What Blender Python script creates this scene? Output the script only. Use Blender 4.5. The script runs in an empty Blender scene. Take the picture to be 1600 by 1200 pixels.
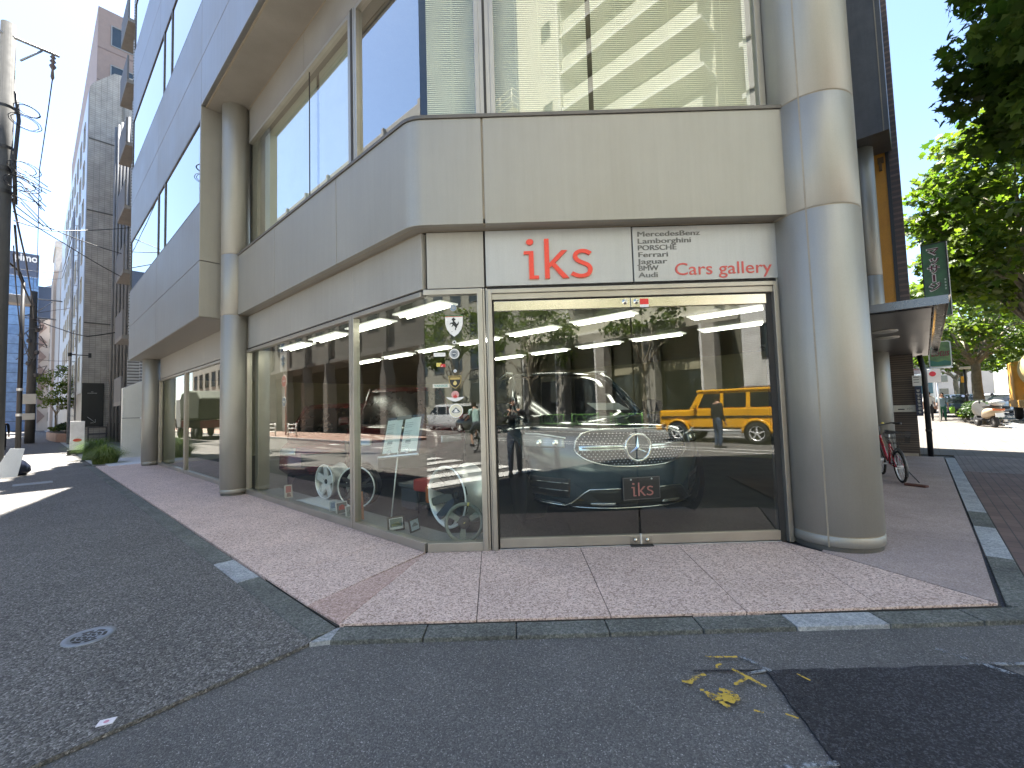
import bpy, bmesh, math, random
from mathutils import Vector, Matrix, noise as mnoise
R = math.radians
random.seed(11)
sc = bpy.context.scene
COL = sc.collection

# ------------------------------------------------------------------ camera
cd = bpy.data.cameras.new("camera")
cd.sensor_width = 36.0
cd.lens = 15.3
cd.clip_start = 0.02
cd.clip_end = 2000.0
cam = bpy.data.objects.new("camera", cd)
COL.objects.link(cam)
cam.matrix_world = Matrix.Translation((0, 0, 1.45)) @ Matrix.Rotation(R(93.2), 4, 'X') @ Matrix.Rotation(R(-1.7), 4, 'Z')
sc.camera = cam

# ------------------------------------------------------------------ light
SUN_AZ, SUN_EL = R(-30.4), R(65.0)           # azimuth from +Y, towards -X
w = bpy.data.worlds.new("World")
sc.world = w
w.use_nodes = True
nt = w.node_tree
bg = nt.nodes["Background"]
sky = nt.nodes.new("ShaderNodeTexSky")
sky.sky_type = 'NISHITA'
sky.sun_disc = False
sky.sun_elevation = SUN_EL
sky.sun_rotation = SUN_AZ
sky.air_density = 1.0
sky.dust_density = .9
sky.altitude = 600.0
sky.ozone_density = 1.6
nt.links.new(sky.outputs[0], bg.inputs[0])
bg.inputs[1].default_value = 0.056
S = Vector((math.sin(SUN_AZ) * math.cos(SUN_EL), math.cos(SUN_AZ) * math.cos(SUN_EL), math.sin(SUN_EL)))
ld = bpy.data.lights.new("sun", 'SUN')
ld.energy = 4.4
ld.angle = R(0.53)
ld.color = (1.0, 0.955, 0.88)
sun = bpy.data.objects.new("sun", ld)
COL.objects.link(sun)
sun.rotation_euler = S.to_track_quat('Z', 'Y').to_euler()
sc.view_settings.view_transform = 'Standard'
sc.view_settings.look = 'None'
sc.view_settings.gamma = 1.0
sc.view_settings.exposure = 2.98
cy = sc.cycles
cy.max_bounces = 10
cy.transparent_max_bounces = 24
cy.glossy_bounces = 5
cy.caustics_reflective = False
cy.caustics_refractive = False
cy.sample_clamp_indirect = 8.0

# ------------------------------------------------------------------ frames
A = Vector((-0.93, 4.57))
U = Vector((-0.743145, 0.669131))            # along the side street, away from the corner
N = Vector((-0.669131, -0.743145))           # out of the side street facade
RV = Vector((0.682, 0.731))                  # along the main road
MV = Vector((0.731, -0.682))                 # out of the main road facade
def FL(s, d, z): return Vector((A.x + U.x * s + N.x * d, A.y + U.y * s + N.y * d, z))
def FF(x, d, z): return Vector((x, 4.55 - d, z))
def FR(r, m, z): return Vector((RV.x * r + MV.x * m, RV.y * r + MV.y * m, z))
def W3(x, y, z): return Vector((x, y, z))

# ------------------------------------------------------------------ materials
_m = {}
def nodes(name):
    m = bpy.data.materials.new(name)
    m.use_nodes = True
    t = m.node_tree
    return m, t, t.nodes["Principled BSDF"], t.nodes, t.links
def nd(ns, typ, **kw):
    n = ns.new(typ)
    for k, v in kw.items():
        if k.startswith('i_'):
            n.inputs[k[2:].replace('_', ' ')].default_value = v
        else:
            setattr(n, k, v)
    return n
def ramp(ns, stops):
    n = ns.new("ShaderNodeValToRGB")
    e = n.color_ramp.elements
    while len(e) > 1: e.remove(e[-1])
    e[0].position = stops[0][0]; e[0].color = (*stops[0][1], 1)
    for p, c in stops[1:]:
        x = e.new(p); x.color = (*c, 1)
    return n
def M(name, col, rough=.6, metal=0., var=.18, scale=3., fine=.1, fscale=90., bump=0., bscale=80., streak=0., spec=.5, coat=0., rvar=.1):
    """painted, cast or metal surface: base colour broken up by two noises, optional rain streaks"""
    if name in _m: return _m[name]
    m, t, b, ns, lk = nodes(name)
    geo = nd(ns, "ShaderNodeNewGeometry")
    mp = nd(ns, "ShaderNodeMapping")
    lk.new(geo.outputs['Position'], mp.inputs[0])
    n1 = nd(ns, "ShaderNodeTexNoise", i_Scale=scale, i_Detail=5., i_Roughness=.6)
    n2 = nd(ns, "ShaderNodeTexNoise", i_Scale=fscale, i_Detail=2.)
    lk.new(geo.outputs['Position'], n1.inputs['Vector']); lk.new(geo.outputs['Position'], n2.inputs['Vector'])
    a = nd(ns, "ShaderNodeMapRange", i_From_Min=.25, i_From_Max=.75, i_To_Min=1 - var, i_To_Max=1 + var)
    c = nd(ns, "ShaderNodeMapRange", i_From_Min=.25, i_From_Max=.75, i_To_Min=1 - fine, i_To_Max=1 + fine)
    lk.new(n1.outputs[0], a.inputs[0]); lk.new(n2.outputs[0], c.inputs[0])
    mu = nd(ns, "ShaderNodeMath", operation='MULTIPLY')
    lk.new(a.outputs[0], mu.inputs[0]); lk.new(c.outputs[0], mu.inputs[1])
    last = mu
    if streak:
        mp.inputs['Scale'].default_value = (9, 9, .55)
        n3 = nd(ns, "ShaderNodeTexNoise", i_Scale=1.6, i_Detail=4., i_Roughness=.7)
        lk.new(mp.outputs[0], n3.inputs['Vector'])
        d = nd(ns, "ShaderNodeMapRange", i_From_Min=.35, i_From_Max=.75, i_To_Min=1 + streak * .4, i_To_Max=1 - streak)
        lk.new(n3.outputs[0], d.inputs[0])
        mu2 = nd(ns, "ShaderNodeMath", operation='MULTIPLY')
        lk.new(mu.outputs[0], mu2.inputs[0]); lk.new(d.outputs[0], mu2.inputs[1]); last = mu2
    vm = nd(ns, "ShaderNodeVectorMath", operation='SCALE')
    vm.inputs[0].default_value = col
    lk.new(last.outputs[0], vm.inputs['Scale'])
    lk.new(vm.outputs[0], b.inputs['Base Color'])
    rr = nd(ns, "ShaderNodeMapRange", i_From_Min=.3, i_From_Max=.7, i_To_Min=max(.02, rough - rvar * rough), i_To_Max=min(1, rough + rvar * rough))
    lk.new(n1.outputs[0], rr.inputs[0]); lk.new(rr.outputs[0], b.inputs['Roughness'])
    b.inputs['Metallic'].default_value = metal
    b.inputs['Specular IOR Level'].default_value = spec
    b.inputs['Coat Weight'].default_value = coat
    b.inputs['Coat Roughness'].default_value = .04
    if bump:
        n4 = nd(ns, "ShaderNodeTexNoise", i_Scale=bscale, i_Detail=3.)
        lk.new(geo.outputs['Position'], n4.inputs['Vector'])
        bp = nd(ns, "ShaderNodeBump", i_Strength=bump, i_Distance=.01)
        lk.new(n4.outputs[0], bp.inputs['Height']); lk.new(bp.outputs[0], b.inputs['Normal'])
    _m[name] = m
    return m
def grain(name, stops, scale, bump=.4, rough=.85, big=.2, bigscale=.8, spec=.3, sparkle=0.):
    """aggregate surface (asphalt, granite): voronoi cells of random tone plus large stains"""
    if name in _m: return _m[name]
    m, t, b, ns, lk = nodes(name)
    geo = nd(ns, "ShaderNodeNewGeometry")
    v = nd(ns, "ShaderNodeTexVoronoi", i_Scale=scale)
    v2 = nd(ns, "ShaderNodeTexVoronoi", i_Scale=scale * 2.3)
    nb = nd(ns, "ShaderNodeTexNoise", i_Scale=bigscale, i_Detail=7., i_Roughness=.65)
    for x in (v, v2, nb): lk.new(geo.outputs['Position'], x.inputs['Vector'])
    sp = nd(ns, "ShaderNodeSeparateColor"); lk.new(v.outputs['Color'], sp.inputs[0])
    sp2 = nd(ns, "ShaderNodeSeparateColor"); lk.new(v2.outputs['Color'], sp2.inputs[0])
    mx = nd(ns, "ShaderNodeMath", operation='MULTIPLY_ADD'); mx.inputs[1].default_value = .62
    lk.new(sp.outputs[0], mx.inputs[0])
    m3 = nd(ns, "ShaderNodeMath", operation='MULTIPLY'); m3.inputs[1].default_value = .38
    lk.new(sp2.outputs[1], m3.inputs[0]); lk.new(m3.outputs[0], mx.inputs[2])
    rp = ramp(ns, stops); lk.new(mx.outputs[0], rp.inputs[0])
    a = nd(ns, "ShaderNodeMapRange", i_From_Min=.3, i_From_Max=.7, i_To_Min=1 - big, i_To_Max=1 + big)
    lk.new(nb.outputs[0], a.inputs[0])
    vm = nd(ns, "ShaderNodeVectorMath", operation='SCALE')
    lk.new(rp.outputs[0], vm.inputs[0]); lk.new(a.outputs[0], vm.inputs['Scale'])
    lk.new(vm.outputs[0], b.inputs['Base Color'])
    b.inputs['Roughness'].default_value = rough
    b.inputs['Specular IOR Level'].default_value = spec
    if bump:
        bp = nd(ns, "ShaderNodeBump", i_Strength=bump, i_Distance=.006)
        lk.new(v.outputs['Distance'], bp.inputs['Height']); bp.invert = True
        lk.new(bp.outputs[0], b.inputs['Normal'])
    _m[name] = m
    return m
def tiles(name, hdir, c1, c2, cm, bw, bh, mortar=.01, offset=.5, rough=.6, ground=False, bump=.3, hdir2=None):
    """brick, tile or plank pattern laid along a horizontal direction of the world"""
    if name in _m: return _m[name]
    m, t, b, ns, lk = nodes(name)
    geo = nd(ns, "ShaderNodeNewGeometry")
    d1 = nd(ns, "ShaderNodeVectorMath", operation='DOT_PRODUCT'); d1.inputs[1].default_value = (hdir[0], hdir[1], 0)
    d2 = nd(ns, "ShaderNodeVectorMath", operation='DOT_PRODUCT'); d2.inputs[1].default_value = (hdir2[0], hdir2[1], 0) if ground else (0, 0, 1)
    lk.new(geo.outputs['Position'], d1.inputs[0]); lk.new(geo.outputs['Position'], d2.inputs[0])
    cx = nd(ns, "ShaderNodeCombineXYZ"); lk.new(d1.outputs['Value'], cx.inputs[0]); lk.new(d2.outputs['Value'], cx.inputs[1])
    br = nd(ns, "ShaderNodeTexBrick", offset=offset, i_Scale=1., i_Mortar_Size=mortar, i_Brick_Width=bw, i_Row_Height=bh, i_Mortar_Smooth=.1)
    br.inputs['Color1'].default_value = (*c1, 1); br.inputs['Color2'].default_value = (*c2, 1); br.inputs['Mortar'].default_value = (*cm, 1)
    lk.new(cx.outputs[0], br.inputs['Vector'])
    n1 = nd(ns, "ShaderNodeTexNoise", i_Scale=1.7, i_Detail=5.)
    lk.new(geo.outputs['Position'], n1.inputs['Vector'])
    a = nd(ns, "ShaderNodeMapRange", i_From_Min=.3, i_From_Max=.7, i_To_Min=.8, i_To_Max=1.18); lk.new(n1.outputs[0], a.inputs[0])
    vm = nd(ns, "ShaderNodeVectorMath", operation='SCALE')
    lk.new(br.outputs['Color'], vm.inputs[0]); lk.new(a.outputs[0], vm.inputs['Scale']); lk.new(vm.outputs[0], b.inputs['Base Color'])
    b.inputs['Roughness'].default_value = rough
    bp = nd(ns, "ShaderNodeBump", i_Strength=bump, i_Distance=.01); bp.invert = True
    lk.new(br.outputs['Fac'], bp.inputs['Height']); lk.new(bp.outputs[0], b.inputs['Normal'])
    _m[name] = m
    return m
def glass(name, r0=.25, tint=(.80, .86, .80), rough=.0, wav=.0):
    if name in _m: return _m[name]
    m, t, b, ns, lk = nodes(name)
    ns.remove(b)
    gi = nd(ns, "ShaderNodeNewGeometry")
    dt = nd(ns, "ShaderNodeVectorMath", operation='DOT_PRODUCT'); lk.new(gi.outputs['Incoming'], dt.inputs[0]); lk.new(gi.outputs['True Normal'], dt.inputs[1])
    ab = nd(ns, "ShaderNodeMath", operation='ABSOLUTE'); lk.new(dt.outputs['Value'], ab.inputs[0])
    om = nd(ns, "ShaderNodeMath", operation='SUBTRACT'); om.inputs[0].default_value = 1.; lk.new(ab.outputs[0], om.inputs[1])
    pw = nd(ns, "ShaderNodeMath", operation='POWER'); lk.new(om.outputs[0], pw.inputs[0]); pw.inputs[1].default_value = 5.
    fr = nd(ns, "ShaderNodeMath", operation='MULTIPLY_ADD'); lk.new(pw.outputs[0], fr.inputs[0]); fr.inputs[1].default_value = 1 - r0; fr.inputs[2].default_value = r0
    tr = nd(ns, "ShaderNodeBsdfTransparent"); tr.inputs[0].default_value = (*tint, 1)
    gl = nd(ns, "ShaderNodeBsdfGlossy", i_Roughness=rough); gl.inputs[0].default_value = (.97, .97, .93, 1)
    mx = nd(ns, "ShaderNodeMixShader")
    lk.new(fr.outputs[0], mx.inputs[0]); lk.new(tr.outputs[0], mx.inputs[1]); lk.new(gl.outputs[0], mx.inputs[2])
    lk.new(mx.outputs[0], ns["Material Output"].inputs[0])
    if wav:
        geo = nd(ns, "ShaderNodeNewGeometry")
        n1 = nd(ns, "ShaderNodeTexNoise", i_Scale=.9, i_Detail=1.)
        lk.new(geo.outputs['Position'], n1.inputs['Vector'])
        bp = nd(ns, "ShaderNodeBump", i_Strength=wav, i_Distance=.02)
        lk.new(n1.outputs[0], bp.inputs['Height']); lk.new(bp.outputs[0], gl.inputs['Normal'])
    _m[name] = m
    return m
def worn(name, col, thr, scale=55., rough=.8):
    """thin paint worn through to the road along a noise"""
    if name in _m: return _m[name]
    m, t, b, ns, lk = nodes(name)
    geo = nd(ns, "ShaderNodeNewGeometry")
    n1 = nd(ns, "ShaderNodeTexNoise", i_Scale=scale, i_Detail=6., i_Roughness=.75); n2 = nd(ns, "ShaderNodeTexNoise", i_Scale=scale * .18, i_Detail=3.)
    lk.new(geo.outputs['Position'], n1.inputs['Vector']); lk.new(geo.outputs['Position'], n2.inputs['Vector'])
    ad = nd(ns, "ShaderNodeMath", operation='ADD'); lk.new(n1.outputs[0], ad.inputs[0]); lk.new(n2.outputs[0], ad.inputs[1])
    mr_ = nd(ns, "ShaderNodeMapRange", i_From_Min=thr * 2 - .06, i_From_Max=thr * 2 + .10); lk.new(ad.outputs[0], mr_.inputs[0])
    b.inputs['Base Color'].default_value = (*col, 1); b.inputs['Roughness'].default_value = rough
    tr = nd(ns, "ShaderNodeBsdfTransparent"); mx = nd(ns, "ShaderNodeMixShader")
    lk.new(mr_.outputs[0], mx.inputs[0]); lk.new(tr.outputs[0], mx.inputs[1]); lk.new(b.outputs[0], mx.inputs[2]); lk.new(mx.outputs[0], ns["Material Output"].inputs[0])
    _m[name] = m
    return m
def leafmat(name, c_dark, c_light, trans):
    if name in _m: return _m[name]
    m, t, b, ns, lk = nodes(name)
    geo = nd(ns, "ShaderNodeNewGeometry")
    rp = ramp(ns, [(0, c_dark), (1, c_light)])
    lk.new(geo.outputs['Random Per Island'], rp.inputs[0])
    lk.new(rp.outputs[0], b.inputs['Base Color'])
    b.inputs['Roughness'].default_value = .5
    b.inputs['Specular IOR Level'].default_value = .3
    tl = nd(ns, "ShaderNodeBsdfTranslucent")
    hs = nd(ns, "ShaderNodeMix", data_type='RGBA', blend_type='MULTIPLY')
    hs.inputs['Factor'].default_value = 1.
    hs.inputs['B'].default_value = (2.3, 2.6, .9, 1)
    lk.new(rp.outputs[0], hs.inputs['A']); lk.new(hs.outputs['Result'], tl.inputs[0])
    mx = nd(ns, "ShaderNodeMixShader"); mx.inputs[0].default_value = trans
    lk.new(b.outputs[0], mx.inputs[1]); lk.new(tl.outputs[0], mx.inputs[2])
    lk.new(mx.outputs[0], ns["Material Output"].inputs[0])
    _m[name] = m
    return m
def emit(name, col, s):
    if name in _m: return _m[name]
    m, t, b, ns, lk = nodes(name)
    b.inputs['Base Color'].default_value = (.8, .8, .8, 1)
    b.inputs['Emission Color'].default_value = (*col, 1)
    b.inputs['Emission Strength'].default_value = s
    _m[name] = m
    return m

metal = M("champagne_metal", (.305, .292, .255), .46, .5, .07, 1.2, .06, 160, streak=.05)
metal_b = M("bay_metal", (.235, .232, .222), .42, .6, .08, 1.0, .05, 160, streak=.10)
metal_d = M("frame_metal", (.40, .375, .325), .38, .75, .1, 3., .05, 200)
soffit_m = M("soffit_metal", (.30, .275, .235), .5, .45, .12, 2., .05)
gold = M("joint_sealant", (.30, .255, .185), .6, .1)
darkjoint = M("dark_joint", (.035, .033, .03), .8)
fascia_m = M("fascia_panel_metal", (.36, .345, .305), .5, .45, .07, 1.6, .06, 140, streak=.05)
signboard_m = M("sign_board_paint", (.40, .405, .395), .42, .35, .05, 1.5, .04, streak=.06)
steel = M("polished_steel", (.62, .58, .48), .22, .95, .12, 6., .03)
chrome = M("chrome", (.75, .76, .78), .08, 1.0, .03)
black = M("black_plastic", (.018, .018, .02), .45)
blackgloss = M("black_gloss", (.012, .012, .014), .08, 0, .05, coat=.6)
rubber = M("tyre_rubber", (.022, .022, .022), .8, bump=.2)
red_letter = M("red_letter", (.72, .055, .03), .35, 0, .05)
red_dull = M("red_letter_flat", (.52, .085, .07), .5, 0, .08)
grey_letter = M("grey_letter", (.13, .13, .12), .6)
white = M("white_paint", (.72, .71, .69), .5, 0, .06)
offwhite = M("offwhite", (.58, .56, .50), .6, 0, .08)
g_shop = glass("shop_glass", .118, (.84, .90, .84), wav=.012)
g_up = glass("upper_glass", .115, (.93, .95, .88), wav=.012)
g_side = glass("upper_side_glass", .42, (.8, .85, .8), wav=.012)
g_bay = glass("bay_glass", .42, (.35, .4, .45), wav=.02)
g_dark = M("window_glass", (.03, .04, .045), .05, 0, .15, .6, coat=.5, spec=.8)
conc = M("concrete", (.30, .29, .27), .85, 0, .18, 2., .12, 60, bump=.25)
conc_d = M("dark_concrete", (.19, .185, .175), .85, 0, .2, 2., .12, 60, bump=.25, streak=.15)
asphalt_c = grain("coarse_asphalt", [(0, (.036, .034, .031)), (.45, (.112, .106, .098)), (.8, (.205, .195, .182)), (1, (.48, .46, .43))], 88, 1.0, .82, .16)
asphalt_f = grain("fine_asphalt", [(0, (.062, .060, .058)), (.55, (.122, .118, .113)), (.86, (.178, .172, .165)), (1, (.52, .50, .48))], 150, .55, .85, .16, 1.1)
asphalt_n = grain("new_asphalt", [(0, (.012, .012, .014)), (.6, (.036, .036, .040)), (1, (.12, .12, .13))], 120, .9, .8, .25, 1.6)
granite = grain("pink_granite", [(0, (.12, .08, .065)), (.25, (.36, .255, .21)), (.5, (.60, .45, .385)), (.75, (.69, .535, .46)), (1, (.86, .74, .66))], 84, .0, .62, .10, 1.6)
granite_r = grain("salmon_granite", [(0, (.14, .09, .07)), (.3, (.40, .27, .22)), (.7, (.56, .39, .33)), (1, (.72, .56, .50))], 84, .0, .62, .08, 1.6)
granite_g = grain("worn_granite", [(0, (.17, .135, .12)), (.35, (.33, .26, .235)), (.7, (.40, .32, .29)), (1, (.50, .43, .40))], 115, .0, .7, .2, 1.1)
kerb_m = grain("kerb_concrete", [(0, (.06, .065, .058)), (.5, (.115, .12, .108)), (1, (.22, .22, .20))], 80, .5, .9, .35, 2.)
kerb_l = grain("kerb_pale", [(0, (.20, .22, .23)), (.5, (.32, .335, .34)), (1, (.48, .49, .50))], 80, .4, .9, .25, 3.)
mark_w = grain("road_paint", [(0, (.40, .40, .38)), (.4, (.62, .62, .60)), (1, (.74, .74, .72))], 60, .3, .8, .2, 3.)

# ------------------------------------------------------------------ geometry helpers
class MB:
    def __init__(s, F=W3): s.bm = bmesh.new(); s.F = F
    def face(s, pts, mi=0):
        try:
            f = s.bm.faces.new([s.bm.verts.new(p) for p in pts]); f.material_index = mi; return f
        except ValueError: pass
    def box(s, a0, a1, b0, b1, c0, c1, F=None, mi=0):
        F = F or s.F
        v = [s.bm.verts.new(F(a, b, c)) for c in (c0, c1) for b in (b0, b1) for a in (a0, a1)]
        for q in ((0, 1, 3, 2), (4, 5, 7, 6), (0, 1, 5, 4), (2, 3, 7, 6), (0, 2, 6, 4), (1, 3, 7, 5)):
            f = s.bm.faces.new([v[i] for i in q]); f.material_index = mi
        return s
    def prism(s, pts, z0, z1, F=None, mi=0):
        F = F or s.F
        lo = [s.bm.verts.new(F(x, y, z0)) for x, y in pts]; hi = [s.bm.verts.new(F(x, y, z1)) for x, y in pts]
        n = len(pts)
        for f in [lo, hi] + [[lo[i], lo[(i + 1) % n], hi[(i + 1) % n], hi[i]] for i in range(n)]:
            g = s.bm.faces.new(f); g.material_index = mi
        return s
    def plate(s, pts, o, rt, up, t0, t1, mi=0):
        """2-D outline standing in the plane (rt, up), thickness along rt x up from t0 to t1"""
        o = Vector(o); rt = Vector(rt); up = Vector(up); nn = rt.cross(up).normalized()
        return s.prism(pts, t0, t1, lambda x, y, z: o + rt * x + up * y + nn * z, mi)
    def tube(s, pts, r, n=8, mi=0, closed=False, cap=True):
        pts = [Vector(p) for p in pts]; rs = r if isinstance(r, (list, tuple)) else [r] * len(pts)
        L = len(pts); rings = []; ref = None
        for i, p in enumerate(pts):
            a = pts[(i - 1) % L] if (closed or i) else p; b = pts[(i + 1) % L] if (closed or i < L - 1) else p
            t = (b - a).normalized() if (b - a).length > 1e-9 else Vector((0, 0, 1))
            if ref is None: ref = Vector((0, 0, 1)) if abs(t.z) < .9 else Vector((1, 0, 0))
            x = (ref - t * ref.dot(t)).normalized(); y = t.cross(x); ref = x
            rings.append([s.bm.verts.new(p + (x * math.cos(2 * math.pi * k / n) + y * math.sin(2 * math.pi * k / n)) * rs[i]) for k in range(n)])
        for i in range(L if closed else L - 1):
            q, w_ = rings[i], rings[(i + 1) % L]
            for k in range(n):
                f = s.bm.faces.new((q[k], q[(k + 1) % n], w_[(k + 1) % n], w_[k])); f.material_index = mi; f.smooth = True
        if not closed and cap:
            for ring in (rings[0], rings[-1]):
                f = s.bm.faces.new(ring); f.material_index = mi
        return s
    def lathe(s, prof, M4=None, n=32, mi=0, sm=True):
        """prof: (radius, height) pairs turned about local z"""
        M4 = M4 or Matrix(); rings = []
        for r, h in prof:
            if r < 1e-6: rings.append([s.bm.verts.new(M4 @ Vector((0, 0, h)))])
            else: rings.append([s.bm.verts.new(M4 @ Vector((r * math.cos(2 * math.pi * k / n), r * math.sin(2 * math.pi * k / n), h))) for k in range(n)])
        for a, b in zip(rings, rings[1:]):
            for k in range(n):
                l = (k + 1) % n
                vs = ([a[0], b[k], b[l]] if len(a) == 1 else [a[k], a[l], b[0]] if len(b) == 1 else [a[k], a[l], b[l], b[k]]) if not (len(a) == 1 and len(b) == 1) else None
                if vs:
                    f = s.bm.faces.new(vs); f.material_index = mi; f.smooth = sm
        return s
    def rings(s, loops, mi=0, cap0=True, cap1=True, sm=True):
        vs = [[s.bm.verts.new(p) for p in l] for l in loops]; n = len(vs[0])
        for a, b in zip(vs, vs[1:]):
            for k in range(n):
                f = s.bm.faces.new((a[k], a[(k + 1) % n], b[(k + 1) % n], b[k])); f.material_index = mi; f.smooth = sm
        if cap0: s.bm.faces.new(vs[0]).material_index = mi
        if cap1: s.bm.faces.new(vs[-1]).material_index = mi
        return s
    def build(s, name, mats, parent=None, bevel=0., sharp=None, fix=True, seg=2):
        if fix: bmesh.ops.recalc_face_normals(s.bm, faces=s.bm.faces)
        me = bpy.data.meshes.new(name); s.bm.to_mesh(me); s.bm.free()
        o = bpy.data.objects.new(name, me); COL.objects.link(o)
        for m in (mats if isinstance(mats, (list, tuple)) else [mats]): me.materials.append(m)
        if sharp is not None:
            for p in me.polygons: p.use_smooth = True
            me.set_sharp_from_angle(angle=R(sharp))
        if bevel:
            b = o.modifiers.new("bevel", 'BEVEL'); b.width = bevel; b.segments = seg; b.limit_method = 'ANGLE'; b.angle_limit = R(40)
        if parent: adopt(o, parent)
        return o
def adopt(o, parent):
    o.parent = parent
    chain = Matrix()
    p = parent; st = []
    while p is not None: st.append(p); p = p.parent
    for q in reversed(st): chain = chain @ (q.matrix_parent_inverse if q.parent else Matrix()) @ q.matrix_basis
    o.matrix_parent_inverse = chain.inverted()
def tag(o, label, cat, group=None):
    o['label'] = label; o['category'] = cat
    if group: o['group'] = group
    return o
def thing(name, label, cat, loc=(0, 0, 0), group=None):
    o = bpy.data.objects.new(name, None); COL.objects.link(o); o.empty_display_size = .2
    o.location = loc
    return tag(o, label, cat, group)
def struct(o): o['kind'] = 'structure'; return o
def stuff(o): o['kind'] = 'stuff'; return o
def children(o): return [c for c in bpy.data.objects if c.parent == o]
def copy_tree(o, loc=None, rot=None, label=None):
    r = o.copy(); COL.objects.link(r)
    if loc is not None: r.location = loc
    if rot is not None: r.rotation_euler = (0, 0, rot)
    if label: r['label'] = label
    for ch in children(o):
        c = ch.copy(); COL.objects.link(c); c.parent = r; c.matrix_parent_inverse = ch.matrix_parent_inverse
        for g in children(ch):
            d = g.copy(); COL.objects.link(d); d.parent = c; d.matrix_parent_inverse = g.matrix_parent_inverse
    return r
def place(o, loc, rot=0, s=1):
    o.location = loc; o.rotation_euler = (0, 0, rot); o.scale = (s, s, s); return o
def text(name, body, mat, o, rt, up, h, width=None, depth=.004, bold=0., parent=None, spacing=1.0, align='LEFT', line=1.0, vertical=False, shear=0.):
    """lettering as a mesh; h = cap height, o = left end of the baseline of the first line"""
    cu = bpy.data.curves.new(name, 'FONT'); cu.body = body; cu.size = 1.0; cu.offset = bold; cu.extrude = .5
    cu.space_character = spacing; cu.space_line = line; cu.align_x = align; cu.shear = shear; cu.resolution_u = 4
    t = bpy.data.objects.new(name, cu); COL.objects.link(t)
    dg = bpy.context.evaluated_depsgraph_get()
    me = bpy.data.meshes.new_from_object(t.evaluated_get(dg))
    bpy.data.objects.remove(t); bpy.data.curves.remove(cu)
    me.name = name
    rt = Vector(rt).normalized(); up = Vector(up).normalized(); nn = rt.cross(up)
    k = h / .73; kx = k
    if width:
        xs = [v.co.x for v in me.vertices]; kx = width / (max(xs) - min(xs))
    for v in me.vertices:
        v.co = Vector(o) + rt * v.co.x * kx + up * v.co.y * k + nn * (v.co.z + .5) * depth
    ob = bpy.data.objects.new(name, me); COL.objects.link(ob); me.materials.clear(); me.materials.append(mat)
    if parent: adopt(ob, parent)
    return ob
def circ(cx, cy, r, n=28, ry=None): return [(cx + r * math.cos(2 * math.pi * k / n), cy + (ry or r) * math.sin(2 * math.pi * k / n)) for k in range(n)]
def rrect(x0, x1, y0, y1, r, n=5):
    o = []
    for cx, cy_, a in ((x1 - r, y1 - r, 0), (x0 + r, y1 - r, 90), (x0 + r, y0 + r, 180), (x1 - r, y0 + r, 270)):
        for k in range(n + 1): o.append((cx + r * math.cos(R(a + 90 * k / n)), cy_ + r * math.sin(R(a + 90 * k / n))))
    return o
def lin(p, q, n): return [Vector(p).lerp(Vector(q), k / (n - 1)) for k in range(n)]
def sag(p, q, dz, n=14):
    p = Vector(p); q = Vector(q)
    return [p.lerp(q, k / (n - 1)) - Vector((0, 0, dz * 4 * (k / (n - 1)) * (1 - k / (n - 1)))) for k in range(n)]

# ------------------------------------------------------------------ ground, roads, pavements
b = MB(); b.box(-400, 400, -400, 400, -.5, -.03); struct(b.build("ground", asphalt_f))
def sheet(name, pts, z, m, F=W3, th=.02):
    b = MB(F); b.prism(pts, z - th, z); return struct(b.build(name, m))
def bd(m, r): p = FR(r, m, 0); return (p.x, p.y)
def ld_(s, d): p = FL(s, d, 0); return (p.x, p.y)
def ragged(pts, amp, step=.05):
    out = []
    for p, q in zip(pts, pts[1:] + pts[:1]):
        p = Vector(p); q = Vector(q); n = max(2, int((q - p).length / step)); t = (q - p).normalized(); x = Vector((-t.y, t.x))
        for i in range(n): v = p.lerp(q, i / n) + x * (mnoise.noise(Vector((p.x + i * .45, p.y, 1.3))) * amp + random.uniform(-amp, amp) * .35); out.append((v.x, v.y))
    return out
# coarse asphalt of the side street, cut along the mouth of the street
sheet("road", [(-1.35, 2.86)] + ragged([(-1.355, 2.85), (-2.08, 1.95)], .012)[1:15] + [(-2.08, 1.95), bd(-2.85, -14), ld_(0, 7.6), ld_(160, 7.6), ld_(160, 1.5), ld_(-.8, 1.51)], -.008, asphalt_c)
sheet("road_patch", ragged([(1.34, 2.47), (2.60, 2.45), (2.9, .6), (1.13, .6)], .014), -.017, asphalt_n)
def crack(pts, wd, name="road_joint", m=asphalt_n, z=-.0145):
    b = MB()
    for p, q in zip(pts, pts[1:]):
        p = Vector(p); q = Vector(q); t = (q - p).normalized(); x = Vector((-t.y, t.x)) * wd / 2
        b.prism([tuple(p + x), tuple(p - x), tuple(q - x), tuple(q + x)], z - .006, z)
    return struct(b.build(name, m))
crack([(.95, 2.475), (1.34, 2.462)], .008)
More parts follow.
